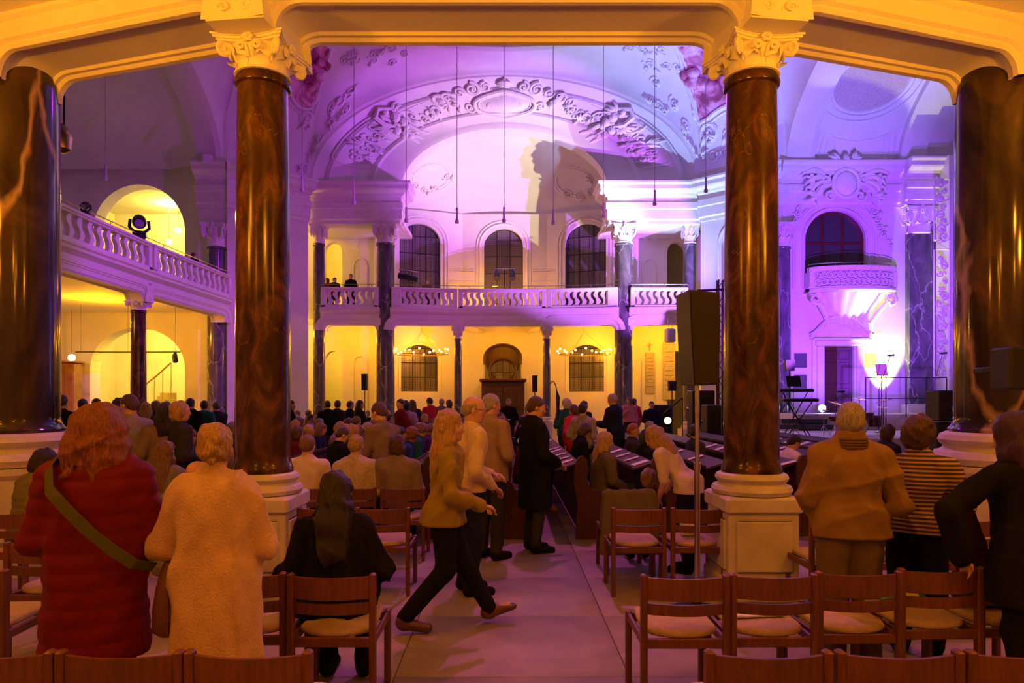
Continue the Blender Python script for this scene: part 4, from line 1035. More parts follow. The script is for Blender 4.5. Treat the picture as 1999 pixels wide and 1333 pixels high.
mb = MB(); mb.tube([(-.13, 0, 0), (-.10, 0, 0), (-.06, 0, 0), (-.03, 0, 0), (.10, 0, 0), (.115, 0, 0)], [.014, .014, .030, .036, .036, .030], 14); mb.build('glass_body', mat('green_glass', (.03, .14, .05), .1, spec=.7), bo)
mb = MB(); mb.tube([(-.005, 0, 0), (.07, 0, 0)], .0368, 14); mb.build('label_band', mat('yellow_label', (.55, .45, .12), .6), bo)
mb = MB(); mb.tube([(-.15, 0, 0), (-.125, 0, 0)], .016, 10); mb.build('cap', mat('green_cap', (.08, .3, .1), .5), bo)
x, y, z = seat_at(1989, 3.80, -.02, .26); bg = tag(empty('handbag', (x, y, z)), 'black bag on the chair at the right edge', 'bag')
mb = MB(); mb.bevbox((0, 0, .06), (.34, .22, .12), .05); mb.build('pouch', BLACK, bg); mb = MB(); mb.tube([(.12*math.cos(q), 0, .10+.1*math.sin(q)) for q in [PI*k/10 for k in range(11)]], .01, 6); mb.build('strap', BLACK, bg)
x, y, z = seat_at(1363, 5.88, .0, .26); mb = MB(); mb.bevbox((0, 0, .09), (.17, .09, .18), .006); o = tag(empty('carton', (x, y, z)), 'cream carton standing on the chair behind the pole', 'carton'); mb.build('box_body', PAPER, o); mb = MB(); mb.bevbox((0, 0, .185), (.172, .092, .012), .003); mb.build('lid', PAPER, o)

# ================================================================ pews: rows run away from the viewer, sitters look to the right
PY0, PY1 = 8.35, 16.2
prof = [(-.10, 0), (-.07, .45), (-.12, .70), (-.11, .92), (-.06, 1.02), (.0, 1.04), (.05, .99), (.07, .88), (.04, .72), (.10, .62), (.24, .60), (.38, .57), (.44, .50), (.42, .40), (.36, .25), (.40, 0)]
mb = MB(); mb.prism(prof, lambda a, b, h: (a, h, b), -.03, .03); PEND = mb.mesh('end_panel', PEWWOOD, ang=50)
mb = MB(); L = PY1-PY0; mb.bevbox((.18, L/2, .43), (.36, L, .035), .01); PSEAT = mb.mesh('bench', PEWWOOD)
mb = MB(); mb.add([(-.05, 0, .08), (-.05, L, .08), (-.09, L, .93), (-.09, 0, .93), (-.02, 0, .08), (-.02, L, .08), (-.06, L, .93), (-.06, 0, .93)], [(0, 1, 2, 3), (7, 6, 5, 4), (3, 2, 6, 7), (0, 3, 7, 4), (1, 5, 6, 2)]); PBACK = mb.mesh('back_board', PEWWOOD, False)
mb = MB(); mb.add([(-.04, 0, .955), (-.04, L, .955), (-.32, L, .872), (-.32, 0, .872), (-.04, 0, .93), (-.04, L, .93), (-.32, L, .847), (-.32, 0, .847)], [(0, 1, 2, 3), (7, 6, 5, 4), (0, 3, 7, 4), (3, 2, 6, 7), (1, 0, 4, 5), (2, 1, 5, 6)])
mb.bevbox((-.33, L/2, .877), (.02, L, .05), .006); PLEDGE = mb.mesh('book_ledge', PEWWOOD, False)
PEWX = [.95*k for k in range(-6, 8)]
for k, xb in enumerate(PEWX):
    y0 = PY0+(.0 if xb < 1.5 else .15*(xb-1.5)/.95*.5)
    rel = {-.95: 'just left of the man in the pale shirt', 0.0: 'behind the man in the black coat', .95: 'with the blonde woman in the olive parka at its end', 1.9: 'behind the girl in the white shirt'}.get(round(xb, 2))
    NTH = ('first', 'second', 'third', 'fourth', 'fifth', 'sixth', 'seventh', 'eighth')
    lb = 'dark wooden pew '+(rel if rel else ('%s to the left of the aisle' % NTH[5-k] if k < 6 else '%s to the right of the aisle' % NTH[k-7]))
    o = tag(empty('pew', (xb, y0, 0)), lb, 'pew', 'dark wooden pews')
    inst('bench', PSEAT, o); inst('back_board', PBACK, o); inst('book_ledge', PLEDGE, o)
    inst('end_panel', PEND, o, (0, -.03, 0)); inst('end_panel', PEND, o, (0, L+.03, 0))
# white leaflets lying on the ledges
mb = MB(); mb.bevbox((0, 0, .004), (.21, .15, .006), .002); mb.bevbox((.0, .0, .009), (.205, .14, .004), .001); LEAF = mb.mesh('song_leaflet', PAPER)
rg = random.Random(77)
for kx, xb in enumerate(PEWX[7:13]):
    ys = [PY0+.35+.62*i+rg.uniform(-.12, .12) for i in range(9)]
    for i, y in enumerate(ys):
        if rg.random() < .38: continue
        o = inst('song_leaflet', LEAF, None, (xb-.18, y, .918), (0, -.29, rg.uniform(-.2, .2)))
        tag(o, 'white song leaflet on the ledge of the %s pew right of the aisle' % NTH[kx], 'leaflet', 'leaflets on the pew ledges')

# ================================================================ loudspeakers and stands
GRILLE = mat('speaker_grille', (.022, .017, .013), .75, bump=.6, bscale=220)
st = tag(empty('loudspeaker', (XP(1361, 5.5), 5.5, 0), .08), 'tall black loudspeaker on a bright pole beside the right red column', 'loudspeaker')
mb = MB(); poly = [(-.125, 2.62), (.125, 2.60), (.13, 2.38), (.125, 2.12), (.115, 1.86), (-.085, 1.86), (-.105, 2.15)]
mb.prism(poly, lambda a, b, h: (a, h, b), -.16, .16); mb.build('cabinet', BLACK, st)
mb = MB(); mb.prism([(a*.92, 2.24+(b-2.24)*.96) for a, b in poly], lambda a, b, h: (a, h, b), -.172, -.158); mb.build('grille', GRILLE, st)
mb = MB(); mb.tube([(0, 0, .02), (0, 0, 1.20)], .024, 14); mb.tube([(0, 0, 1.15), (0, 0, 1.86)], .018, 14); mb.tube([(0, 0, 1.16), (0, 0, 1.22)], .032, 14); mb.build('pole', CHROME, st)
mb = MB(); mb.lathe([(.21, 0), (.21, .012), (.06, .02), (.035, .05), (.03, .09)], n=24); mb.build('base_plate', BLACKM, st)
mb = MB(); mb.tube([(.13, .02, 2.2), (.16, .04, 2.12), (.165, .04, 2.02), (.14, .03, 1.92), (.06, .02, 1.86)], .006, 5); mb.build('cable', BLACK, st)
mb = MB(); mb.bevbox((.15, .05, 2.36), (.05, .12, .08), .01); mb.build('bracket', BLACK, st)
def pole_speaker(px, py0, py1, d, w_, lb, zfloor=0.0, dep=.25, m=None):
    z1, z0 = ZP(py0, d), ZP(py1, d); o = tag(empty('loudspeaker', (XP(px, d), d, zfloor)), lb, 'loudspeaker', 'small loudspeakers on stands')
    mb = MB(); h = z1-z0; mb.prism([(-w_/2, z0-zfloor), (w_/2, z0-zfloor), (w_*.56, z1-zfloor), (-w_*.56, z1-zfloor)], lambda a, b, q: (a, q, b), -dep/2, dep/2); mb.build('cabinet', m or BLACK, o)
    mb = MB(); mb.bevbox((0, -dep/2-.006, (z0+z1)/2-zfloor), (w_*.86, .012, h*.9), .004); mb.build('grille', GRILLE, o)
    mb = MB(); mb.tube([(0, 0, .1), (0, 0, z0-zfloor)], .02, 8); mb.build('pole', BLACKM, o)
    for k in range(3): a = k*2*PI/3+.4; mb = MB(); mb.tube([(0, 0, .5), (.4*math.cos(a), .4*math.sin(a), .02)], .014, 6); mb.build('leg', BLACKM, o)
    return o
pole_speaker(712, 730, 762, 26.5, .20, 'slim black loudspeaker on a stand beside the left tall grey column')
pole_speaker(1044, 733, 765, 27.5, .20, 'slim black loudspeaker on a stand right of the entrance')
pole_speaker(1312, 744, 763, 24.0, .24, 'small black loudspeaker on a stand by the memorial wall')
pole_speaker(1541, 703, 724, 25.3, .30, 'small grey loudspeaker on a stand beside the slate plaques', 1.2)
# big black stage speaker before the right column
sb = tag(empty('stage_speaker', (XP(1838, 13.2), 13.2, 0)), 'black stage speaker stack at the foot of the right veined column', 'loudspeaker')
for k, (z, h) in enumerate(((.35, .7), (1.0, .6), (1.62, .62))): mb = MB(); mb.bevbox((0, 0, z), (.46-.08*(k == 2), .45, h-.01), .02); c = mb.build('cabinet', BLACK, sb); mb = MB(); mb.bevbox((0, -.23, z), (.40-.08*(k == 2), .015, h-.08), .004); mb.build('grille', GRILLE, c)
mb = MB(); sw = tag(empty('wall_speaker', P(1975, 720, 5.9)), 'black loudspeaker box hung on the right veined column', 'loudspeaker')
mb.bevbox((0, 0, 0), (.22, .26, .38), .02); mb.build('cabinet', BLACK, sw); mb = MB(); mb.bevbox((0, .28, 0), (.06, .35, .06), .01); mb.build('bracket', BLACKM, sw)
# white hanging speaker over the right bay, white boxes on the left walls
WHITEB = mat('white_box', (.72, .70, .70), .5)
ws = tag(empty('hanging_speaker', P(1308, 655, 29.95), .3), 'white loudspeaker hanging below the right far balcony', 'loudspeaker')
mb = MB(); mb.bevbox((0, 0, 0), (.42, .36, .62), .05); c = mb.build('cabinet', WHITEB, ws); mb = MB(); mb.bevbox((0, -.19, 0), (.34, .02, .52), .01); mb.build('grille', mat('grey_grille', (.4, .39, .4), .7), c)
mb = MB(); mb.tube([(-.1, 0, .3), (-.1, .0, .84)], .012, 5); mb.tube([(.1, 0, .3), (.1, 0, .84)], .012, 5); mb.tube([(-.15, 0, .8), (.15, 0, .8)], .02, 5); mb.build('wire', CHROME, ws)
for px, py, d, w_, h, lb, rz in ((404, 311, 26.9, .42, .36, 'white floodlight box on the cornice of the left pier', .6), (409, 472, 28.35, .24, .62, 'white column loudspeaker on the wall right of the lit arch', 0)):
    o = tag(empty('wall_box', P(px, py, d), rz), lb, 'loudspeaker'); mb = MB(); mb.bevbox((0, 0, 0), (w_, .24, h), .03); mb.build('housing', WHITEB, o); mb = MB(); mb.bevbox((0, -.125, 0), (w_*.8, .015, h*.86), .005); mb.build('front_cover', WHITEB, o); mb = MB(); mb.bevbox((.05, .16, -.02), (.1, .2, .1), .02); mb.build('bracket', BLACKM, o)

# ================================================================ lamps
BULB = mat('bulb_glow', (1.0, .66, .20), emit=14)
GLOBE = mat('globe_glow', (1.0, .85, .45), emit=6)
for px, side in ((823, 'left'), (1140, 'right')):
    c = P(px, 692, 31.6); o = tag(empty('chandelier', c), 'ring chandelier of small bulbs before the %s lower window' % side, 'chandelier', 'ring chandeliers')
    mb = MB(); mb.tube([(1.25*math.cos(2*PI*k/40), .8*math.sin(2*PI*k/40), 0) for k in range(41)], .022, 6); mb.build('ring', BRASS, o)
    for k in range(3): a = k*2*PI/3; mb = MB(); mb.tube([(1.25*math.cos(a), .8*math.sin(a), 0), (0, 0, 1.1)], .008, 4); mb.build('rod', BRASS, o)
    rg = random.Random(px); bm = MB(); bm.ball((0, 0, 0), .047, 8, 6); bme = bm.mesh('bulb', BULB)
    hm = MB(); hm.tube([(0, 0, -.09), (0, 0, -.02)], .022, 6); hme = hm.mesh('bulb_holder', BRASS)
    for k in range(16):
        a = 2*PI*k/16; z = (.16, -.02, .08)[k % 3]; b = inst('bulb', bme, o, (1.25*math.cos(a), .8*math.sin(a), z+.08)); inst('bulb_holder', hme, b)
    mb = MB(); mb.tube([(0, 0, 1.1), (0, 0, 1.5)], .012, 5); mb.build('stem', BRASS, o)
for px, py, d, lb in ((348, 450, 31.5, 'upper right globe lamp inside the lit left arch'), (330, 472, 32.4, 'lower globe lamp inside the lit left arch'), (140, 698, 27.6, 'globe lamp above the wooden cabinet under the left gallery')):
    o = tag(empty('globe_lamp', P(px, py, d)), lb, 'lamp', 'globe lamps'); mb = MB(); mb.ball((0, 0, 0), .14, 12, 8); mb.build('globe', GLOBE, o); mb = MB(); mb.tube([(0, 0, .13), (0, 0, (5.5 if py > 600 else 11.3)-o.location[2])], .015, 5); mb.build('stem', BRASS, o)
# pendant microphones hanging on thin wires from the dome
PEN = mat('pendant_body', (.5, .46, .44), .4)
mb = MB(); mb.lathe([(.0, -.28), (.06, -.27), (.07, -.20), (.04, -.14), (.034, .16), (.045, .2), (.012, .26)], n=10); PENM = mb.mesh('pendant_housing', PEN)
NAMES = ('in front of the left apse window', 'left of the middle apse window', 'over the middle apse window', 'between the middle and right apse windows', 'right of the right apse window', 'before the left entablature', 'beside the left red column', 'before the right entablature', 'beside the right red column', 'in front of the dark left transept')
for (px, py, d), nm in zip(((793, 418, 22), (892, 420, 22), (984, 418, 22), (1080, 422, 22), (1178, 410, 22), (691, 383, 22), (590, 358, 22), (1278, 385, 22), (1378, 360, 22), (206, 335, 22)), NAMES):
    c = P(px, py, d); o = tag(empty('pendant_lamp', c), 'thin hanging pendant on a wire, '+nm, 'pendant', 'hanging pendants'); inst('pendant_housing', PENM, o)
    top = (20.5 if abs(c[0]) < 9 else 15.4)-c[2]; mb = MB(); mb.tube([(0, 0, .25), (0, 0, top)], .011, 4); mb.build('wire', PEN, o)
# lantern on pipes beside the left veined column
ln = tag(empty('lantern', P(121, 270, 9.0)), 'brass lantern hanging on pipes behind the left veined column', 'lantern')
mb = MB(); mb.lathe([(.03, -.20), (.11, -.15), (.13, .02), (.09, .12), (.02, .2)], n=10); mb.build('lamp_body', BRASS, ln); mb = MB(); mb.tube([(-.05, 0, .18), (-.05, 0, 1.0)], .02, 6); mb.build('pipe', BLACKM, ln); mb = MB(); mb.tube([(.03, 0, .18), (.03, 0, 1.0)], .012, 6); mb.build('pipe', BLACKM, ln)
# moving-head stage lamps on the galleries
def ZY(z, d): return CY-F*(z-CZ)/d
def stage_lamp(px, py, d, sc, lb, aim=0.0, zf=None):
    o = tag(empty('stage_lamp', P(px, py, d), aim), lb, 'stage lamp', 'stage lamps'); o.scale = (sc, sc, sc)
    mb = MB(); mb.bevbox((0, 0, -.32), (.34, .34, .16), .03); mb.build('base', BLACK, o)
    mb = MB(); mb.tube([(-.22, 0, .08), (-.24, 0, -.12), (-.12, 0, -.24), (.12, 0, -.24), (.24, 0, -.12), (.22, 0, .08)], .045, 6); mb.build('yoke', BLACK, o)
    mb = MB(); mb.tube([(0, .2, .14), (0, .12, .10), (0, -.12, .0), (0, -.24, -.06)], [.10, .17, .18, .15], 14); mb.build('lamp_head', BLACK, o)
    mb = MB(); mb.tube([(0, -.241, -.062), (0, -.25, -.066)], .12, 14); mb.build('lens', mat('lens', (.35, .35, .42), .1), o)
    if zf is not None: mb = MB(); mb.tube([(0, 0, -.38), (0, 0, (zf-P(px, py, d)[2])/sc)], .03, 6); mb.build('pole', BLACKM, o)
    return o
stage_lamp(272, ZY(6.82+.46, 20.93), 20.93, 1.15, 'large black stage lamp on the left gallery rail before the lit arch', .5)
stage_lamp(167, ZY(6.82+.22, 18.26), 18.26, .55, 'small black stage lamp on the left gallery rail near the veined column', .2)
tr = tag(empty('lamp_bar', P(985, 525, 31.2)), 'T-bar with two lamps on a stand before the middle tall window', 'lamp stand')
mb = MB(); mb.tube([(-.48, 0, 0), (.48, 0, 0)], .028, 6); mb.build('crossbar', CHROME, tr); mb = MB(); mb.tube([(0, 0, .0), (0, 0, 5.83-tr.location[2])], .025, 6); mb.build('pole', BLACKM, tr)
for s in (-1, 1): mb = MB(); mb.tube([(s*.36, -.05, -.05), (s*.36, -.10, -.22), (s*.36, -.28, -.5)], [.07, .14, .16], 10); mb.build('lamp_head', BLACK, tr)
tr = tag(empty('lamp_bar', P(797, 527, 31.3)), 'short bar with a long black lamp beside the left tall grey column', 'lamp stand')
mb = MB(); mb.tube([(-.45, 0, .02), (.5, 0, -.10)], .024, 6); mb.build('crossbar', CHROME, tr); mb = MB(); mb.tube([(-.45, -.1, -.28), (0, -.1, -.34), (.45, -.1, -.48)], [.14, .17, .12], 10); mb.build('lamp_head', BLACK, tr); mb = MB(); mb.tube([(0, 0, 0), (0, 0, 5.83-tr.location[2])], .02, 6); mb.build('pole', BLACKM, tr)

# ================================================================ chancel steps, stage and its gear
DARKSTEP = mat('stage_deck', (.06, .055, .06), .6)
mb = MB(); mb.bevbox((13.6, 23.6, .3), (9.8, 7.7, .6), .02); structure(mb.build('floor_stage', STONE, smooth=False))
mb = MB(); mb.bevbox((14.2, 26.2, .9), (6.6, 2.5, .6), .02); structure(mb.build('floor_chancel', STONE, smooth=False))
stp = tag(empty('stage_steps', (XP(1575, 24.4), 24.55, .6)), 'two dark steps up to the chancel below the doorway', 'steps')
for k in range(2): mb = MB(); mb.bevbox((0, .12+.16*k, .14+.2*k), (2.0-.3*k, .5, .18), .01); mb.build('step', DARKSTEP, stp)
rl = tag(empty('stage_railing', (XP(1690, 23.4), 23.4, .6)), 'thin black metal railing behind the drum kit', 'railing')
LW = XP(1850, 23.4)-XP(1692, 23.4); ztop = ZP(737, 23.4)-.6
for z in (ztop, ztop*.62): mb = MB(); mb.tube([(0, 0, z), (LW, 0, z)], .018, 5); mb.build('rail', BLACKM, rl)
for k in range(5): mb = MB(); mb.tube([(LW*k/4, 0, 0), (LW*k/4, 0, ztop)], .018, 5); mb.build('post', BLACKM, rl)
# drum kit
dk = tag(empty('drum_kit', (XP(1735, 19.5), 21.2, .6)), 'drum kit with cymbals on the stage behind the grey-haired man', 'drum kit')
DRUM = mat('drum_shell', (.10, .02, .03), .25); HEAD = mat('drum_head', (.7, .68, .66), .5)
for x, y, z, r, h, nm in ((0, .1, .30, .28, .4, 'bass_drum'), (-.32, -.05, .62, .15, .2, 'tom_drum'), (.30, -.05, .62, .16, .22, 'tom_drum'), (.62, .2, .45, .2, .36, 'floor_tom'), (-.65, .25, .52, .18, .14, 'snare_drum')):
    if nm == 'bass_drum': mb = MB(); mb.tube([(x, y-h/2, z), (x, y+h/2, z)], r, 22)
    else: mb = MB(); mb.lathe([(r, z-h/2), (r*1.03, z-h/2+.02), (r, z-h/2+.03), (r, z+h/2-.03), (r*1.03, z+h/2-.02), (r*.98, z+h/2)], (x, y, 0), 20)
    d_ = mb.build(nm, DRUM, dk)
    mb = MB()
    if nm == 'bass_drum': mb.tube([(x, y-h/2-.006, z), (x, y-h/2-.001, z)], r*.93, 22)
    else: mb.lathe([(.01, z+h/2+.004), (r*.9, z+h/2+.002)], (x, y, 0), 20)
    mb.build('drum_head', HEAD, d_)
for x, y, z, r, t in ((-.75, -.05, 1.05, .22, .2), (.75, -.1, 1.12, .24, -.2), (-.15, -.35, 1.18, .24, .1), (.95, .3, .9, .18, .1), (-.95, .3, .8, .17, 0)):
    mb = MB(); mb.lathe([(.01, .03), (.05, .02), (.06, 0), (r, -.02), (r, -.024), (.02, -.004)], n=20); c = mb.build('cymbal', BRASS, dk, loc=(x, y, z)); c.rotation_euler = (t, t, 0)
    mb = MB(); mb.tube([(x, y, .0), (x, y, z)], .012, 5)
    for q in range(3): mb.tube([(x, y, .3), (x+.22*math.cos(q*2.1), y+.22*math.sin(q*2.1), 0)], .009, 4)
    mb.build('cymbal_stand', CHROME, dk)
# keyboards on X stands
for px, py, d, lb in ((1552, 762, 21.5, 'upper black stage keyboard beside the right red column'), (1560, 781, 20.8, 'lower black stage keyboard beside the right red column')):
    z = ZP(py, d); o = tag(empty('keyboard', (XP(px, d), d, .6)), lb, 'keyboard', 'stage keyboards'); mb = MB(); mb.bevbox((0, 0, z-.6), (1.1, .32, .10), .015); b = mb.build('body', BLACK, o)
    mb = MB(); mb.bevbox((0, -.06, z-.6+.055), (1.0, .14, .015), .003); mb.build('white_keys', HEAD, b)
    for s in (-1, 1): mb = MB(); mb.tube([(-s*.38, -.05*s, 0), (s*.38, -.05*s, z-.66)], .018, 5); mb.build('stand_leg', BLACKM, o)
def music_stand(px, py, d, w_, h, lb, m, zf=.6):
    x, y, z = P(px, py, d); o = tag(empty('music_stand', (x, y, zf)), lb, 'music stand', 'music stands'); mb = MB(); z -= zf
    mb.add([(-w_/2, 0, z-h/2), (w_/2, 0, z-h/2), (w_/2, .12, z+h/2), (-w_/2, .12, z+h/2), (-w_/2, .02, z-h/2), (w_/2, .02, z-h/2), (w_/2, .14, z+h/2), (-w_/2, .14, z+h/2)], [(0, 1, 2, 3), (7, 6, 5, 4), (0, 3, 7, 4), (1, 5, 6, 2), (3, 2, 6, 7), (0, 4, 5, 1)]); mb.build('desk', m, o)
    mb = MB(); mb.tube([(0, .08, 0), (0, .08, z)], .012, 5); mb.build('pole', BLACKM, o)
    for q in range(3): mb = MB(); mb.tube([(0, .08, .22), (.25*math.cos(q*2.1), .08+.25*math.sin(q*2.1), 0)], .009, 4); mb.build('leg', BLACKM, o)
music_stand(1551, 744, 21.2, .45, .34, 'black perforated music stand above the keyboards', BLACKM)
music_stand(1723, 722, 24.2, .40, .44, 'pale music stand in front of the yellow-lit wall', mat('pale_stand', (.45, .35, .2), .6))
for x0, y0, x1, y1, d, lb in ((1716, 760, 1738, 694, 23.0, 'microphone boom before the yellow-lit wall'), (1820, 760, 1840, 690, 22.0, 'microphone boom beside the right veined column'), (1662, 775, 1640, 765, 20.6, 'low microphone boom left of the drum kit')):
    a, b = P(x0, y0, d), P(x1, y1, d); o = tag(empty('microphone_stand', (a[0], a[1], .6)), lb, 'microphone', 'microphone stands')
    mb = MB(); mb.tube([(0, 0, .02), (0, 0, a[2]-.6)], .014, 5); mb.build('pole', BLACKM, o); mb = MB(); mb.tube([(0, 0, a[2]-.6), (b[0]-a[0], 0, b[2]-.6)], .011, 5); mb.build('boom', BLACKM, o)
    mb = MB(); mb.tube([(b[0]-a[0]-.1, 0, b[2]-.6), (b[0]-a[0]+.12, -.03, b[2]-.58)], [.02, .035], 8); mb.build('capsule', BLACKM, o); mb = MB(); mb.lathe([(.14, 0), (.14, .02), (.02, .03)], n=12); mb.build('foot', BLACKM, o)
fl_ = tag(empty('floor_spot', (12.55, 26.55, 1.2)), 'round floor spot glowing blue-white beside the doorway', 'stage lamp'); mb = MB(); mb.tube([(0, .12, .2), (0, -.02, .2)], [.12, .17], 14); mb.build('housing', BLACK, fl_)
mb = MB(); mb.tube([(0, -.022, .2), (0, -.03, .2)], .15, 14); mb.build('lens', mat('blue_white_glow', (.6, .75, 1.0), emit=18), fl_)
fl_ = tag(empty('floor_spot', (XP(1303, 16.6), 16.6, .0)), 'small warm glowing floor lamp behind the speaker pole', 'stage lamp'); mb = MB(); mb.tube([(0, .1, 1.22), (0, -.02, 1.22)], [.07, .09], 12); mb.build('housing', BLACK, fl_); mb = MB(); mb.tube([(0, -.022, 1.22), (0, -.03, 1.22)], .085, 12); mb.build('lens', mat('warm_glow', (1., .72, .35), emit=16), fl_); mb = MB(); mb.tube([(0, .05, 0), (0, .05, 1.16)], .015, 6); mb.build('pole', BLACKM, fl_)
# lighting tower and equipment cases left of the right red column
tw = tag(empty('lamp_tower', (XP(1409, 17.5), 17.6, 0)), 'tall black lighting tower with crossbar beside the right red column', 'tower')
zt = ZP(545, 17.5)
for dx_, dy_ in ((-.07, -.07), (.07, -.07), (.07, .07), (-.07, .07)): mb = MB(); mb.tube([(dx_, dy_, 0), (dx_, dy_, zt)], .022, 5); mb.build('upright', BLACKM, tw)
mb = MB(); pts = []; n = 24
for k in range(n+1): pts.append((-.07 if k % 2 else .07, -.07, zt*k/n))
mb.tube(pts, .012, 4); mb.build('lacing', BLACKM, tw); mb = MB(); mb.tube([(-.62, 0, ZP(566, 17.5)), (.35, 0, ZP(563, 17.5))], .03, 5); mb.build('crossbar', BLACKM, tw); mb = MB(); mb.bevbox((0, 0, .03), (.8, .8, .06), .01); mb.build('base_plate', BLACKM, tw)
for k, (px, py0, py1, d, w_, lb) in enumerate(((1368, 762, 835, 18.6, .62, 'tall black amplifier case left of the right red column'), (1290, 790, 815, 22.5, .62, 'low black equipment case by the memorial wall'), (1388, 790, 850, 16.75, .36, 'black monitor box at the foot of the lighting tower'))):
    z1 = ZP(py0, d); o = tag(empty('equipment_case', (XP(px, d), d, 0)), lb, 'case', 'equipment cases'); mb = MB(); mb.bevbox((0, 0, z1/2), (w_, .55, z1), .02); mb.build('body', BLACK, o); mb = MB(); mb.bevbox((0, -.285, z1*.55), (w_*.85, .02, z1*.7), .006); mb.build('front_panel', BLACKM, o)
    for s in (-1, 1): mb = MB(); mb.tube([(s*w_*.5, -.1, z1*.7), (s*(w_*.5+.04), -.1, z1*.75), (s*(w_*.5+.04), .1, z1*.75), (s*w_*.5, .1, z1*.7)], .012, 5); mb.build('handle', CHROME, o)
hr = tag(empty('stair_rail', (XP(1292, 21), 21, 0)), 'thin sloping handrail by the memorial wall', 'handrail'); mb = MB(); mb.tube([(0, 0, 1.25), (.65, 0, 1.8)], .02, 6); mb.build('rail', BLACKM, hr)
for x_, z_ in ((0, 1.25), (.65, 1.8)): mb = MB(); mb.tube([(x_, 0, 0), (x_, 0, z_)], .016, 6); mb.build('post', BLACKM, hr)
# memorial tablets in the right bay
TAB = mat('memorial_tablet', (.48, .42, .36), .6, .25, 14)
for px, py0, py1, w_, lb in ((1269, 688, 768, .45, 'pale memorial tablet with a cross on the wall right of the tall grey column'), (1306, 672, 780, .6, 'arched memorial tablet with rows of names on the right bay wall')):
    d = 32.955; z1, z0 = ZP(py0, d), ZP(py1, d); o = tag(empty('memorial_tablet', (XP(px, d), d, (z0+z1)/2)), lb, 'tablet', 'memorial tablets'); h = z1-z0
    mb = MB(); mb.bevbox((0, 0, 0), (w_, .08, h), .02); mb.build('slab_face', TAB, o)
    for k in range(9): mb = MB(); mb.bevbox((0, -.045, h*.36-k*h*.085), (w_*.72, .012, .03), .003); mb.build('text_line', mat('tablet_line', (.25, .2, .16), .7), o)
    if px < 1290: mb = MB(); mb.bevbox((0, -.02, h/2+.30), (.05, .05, .42), .008); mb.bevbox((0, -.02, h/2+.38), (.26, .05, .05), .008); mb.build('cross', TAB, o)
    else: mb = MB(); mb.lathe([(.02, 0), (w_*.5, 0)], n=16); mb = MB(); mb.prism([(w_*.5*math.cos(PI*q/12), h/2+.3*math.sin(PI*q/12)) for q in range(13)], lambda a, b, q: (a, q, b), -.04, .04); mb.build('arched_top', TAB, o)
# left: wooden cabinet, light bar, stairs with railing in the hall beyond
cb = tag(empty('cabinet', (XP(126, 27.6), 27.9, 0)), 'tall wooden cupboard under the left gallery beside the veined column', 'cupboard'); zc = ZP(708, 27.6)
mb = MB(); mb.bevbox((0, 0, zc/2), (.75, .6, zc), .03); mb.bevbox((0, 0, zc+.04), (.9, .75, .1), .03); mb.build('body', mat('cupboard_wood', (.30, .13, .05), .5, .2, 4), cb)
for s in (-1, 1): mb = MB(); mb.bevbox((s*.175, -.31, zc/2), (.33, .03, zc*.9), .01); d_ = mb.build('door', mat('cupboard_wood', (.30, .13, .05)), cb); mb = MB(); mb.ball((s*.04, -.34, zc/2), .02, 6, 4); mb.build('knob', BRASS, d_)
bar = tag(empty('light_bar', P(250, 687, 26.0)), 'thin black lamp rail hanging under the left gallery', 'lamp rail'); wl = XP(333, 26)-XP(128, 26)
mb = MB(); mb.tube([(-wl/2, 0, 0), (wl/2, 0, 0)], .022, 5); mb.build('rail', BLACKM, bar)
for k in (-.45, 0, .45): mb = MB(); mb.tube([(wl*k, 0, 0), (wl*k, 0, 5.45-bar.location[2])], .006, 4); mb.build('wire', BLACKM, bar)
mb = MB(); mb.tube([(wl*.45, 0, -.02), (wl*.45, -.05, -.2), (wl*.47, -.15, -.38)], [.05, .11, .10], 8); mb.build('lamp_head', BLACK, bar)
sr = tag(empty('staircase', (XP(336, 32.2), 32.2, 0)), 'staircase with railing seen through the lower left arch', 'stairs')
for k in range(9): mb = MB(); mb.bevbox((-.75+.02*k, .1*k, .16*k+.4), (1.5-.14*k, .9, .8+.0*k), .01); mb.build('step', mat('stair_stone', (.42, .30, .16), .7), sr)
mb = MB(); mb.tube([(-2.6, -.5, 1.3), (-1.6, -.5, 2.0), (-.4, -.5, 2.95), (.2, -.5, 3.5)], .04, 6); mb.build('handrail', BRASS, sr)
for k in range(8): t = k/7; mb = MB(); mb.tube([(-2.6+2.8*t, -.5, .2+1.6*t), (-2.6+2.8*t, -.5, 1.3+2.2*t)], .02, 5); mb.build('baluster', BRASS, sr)
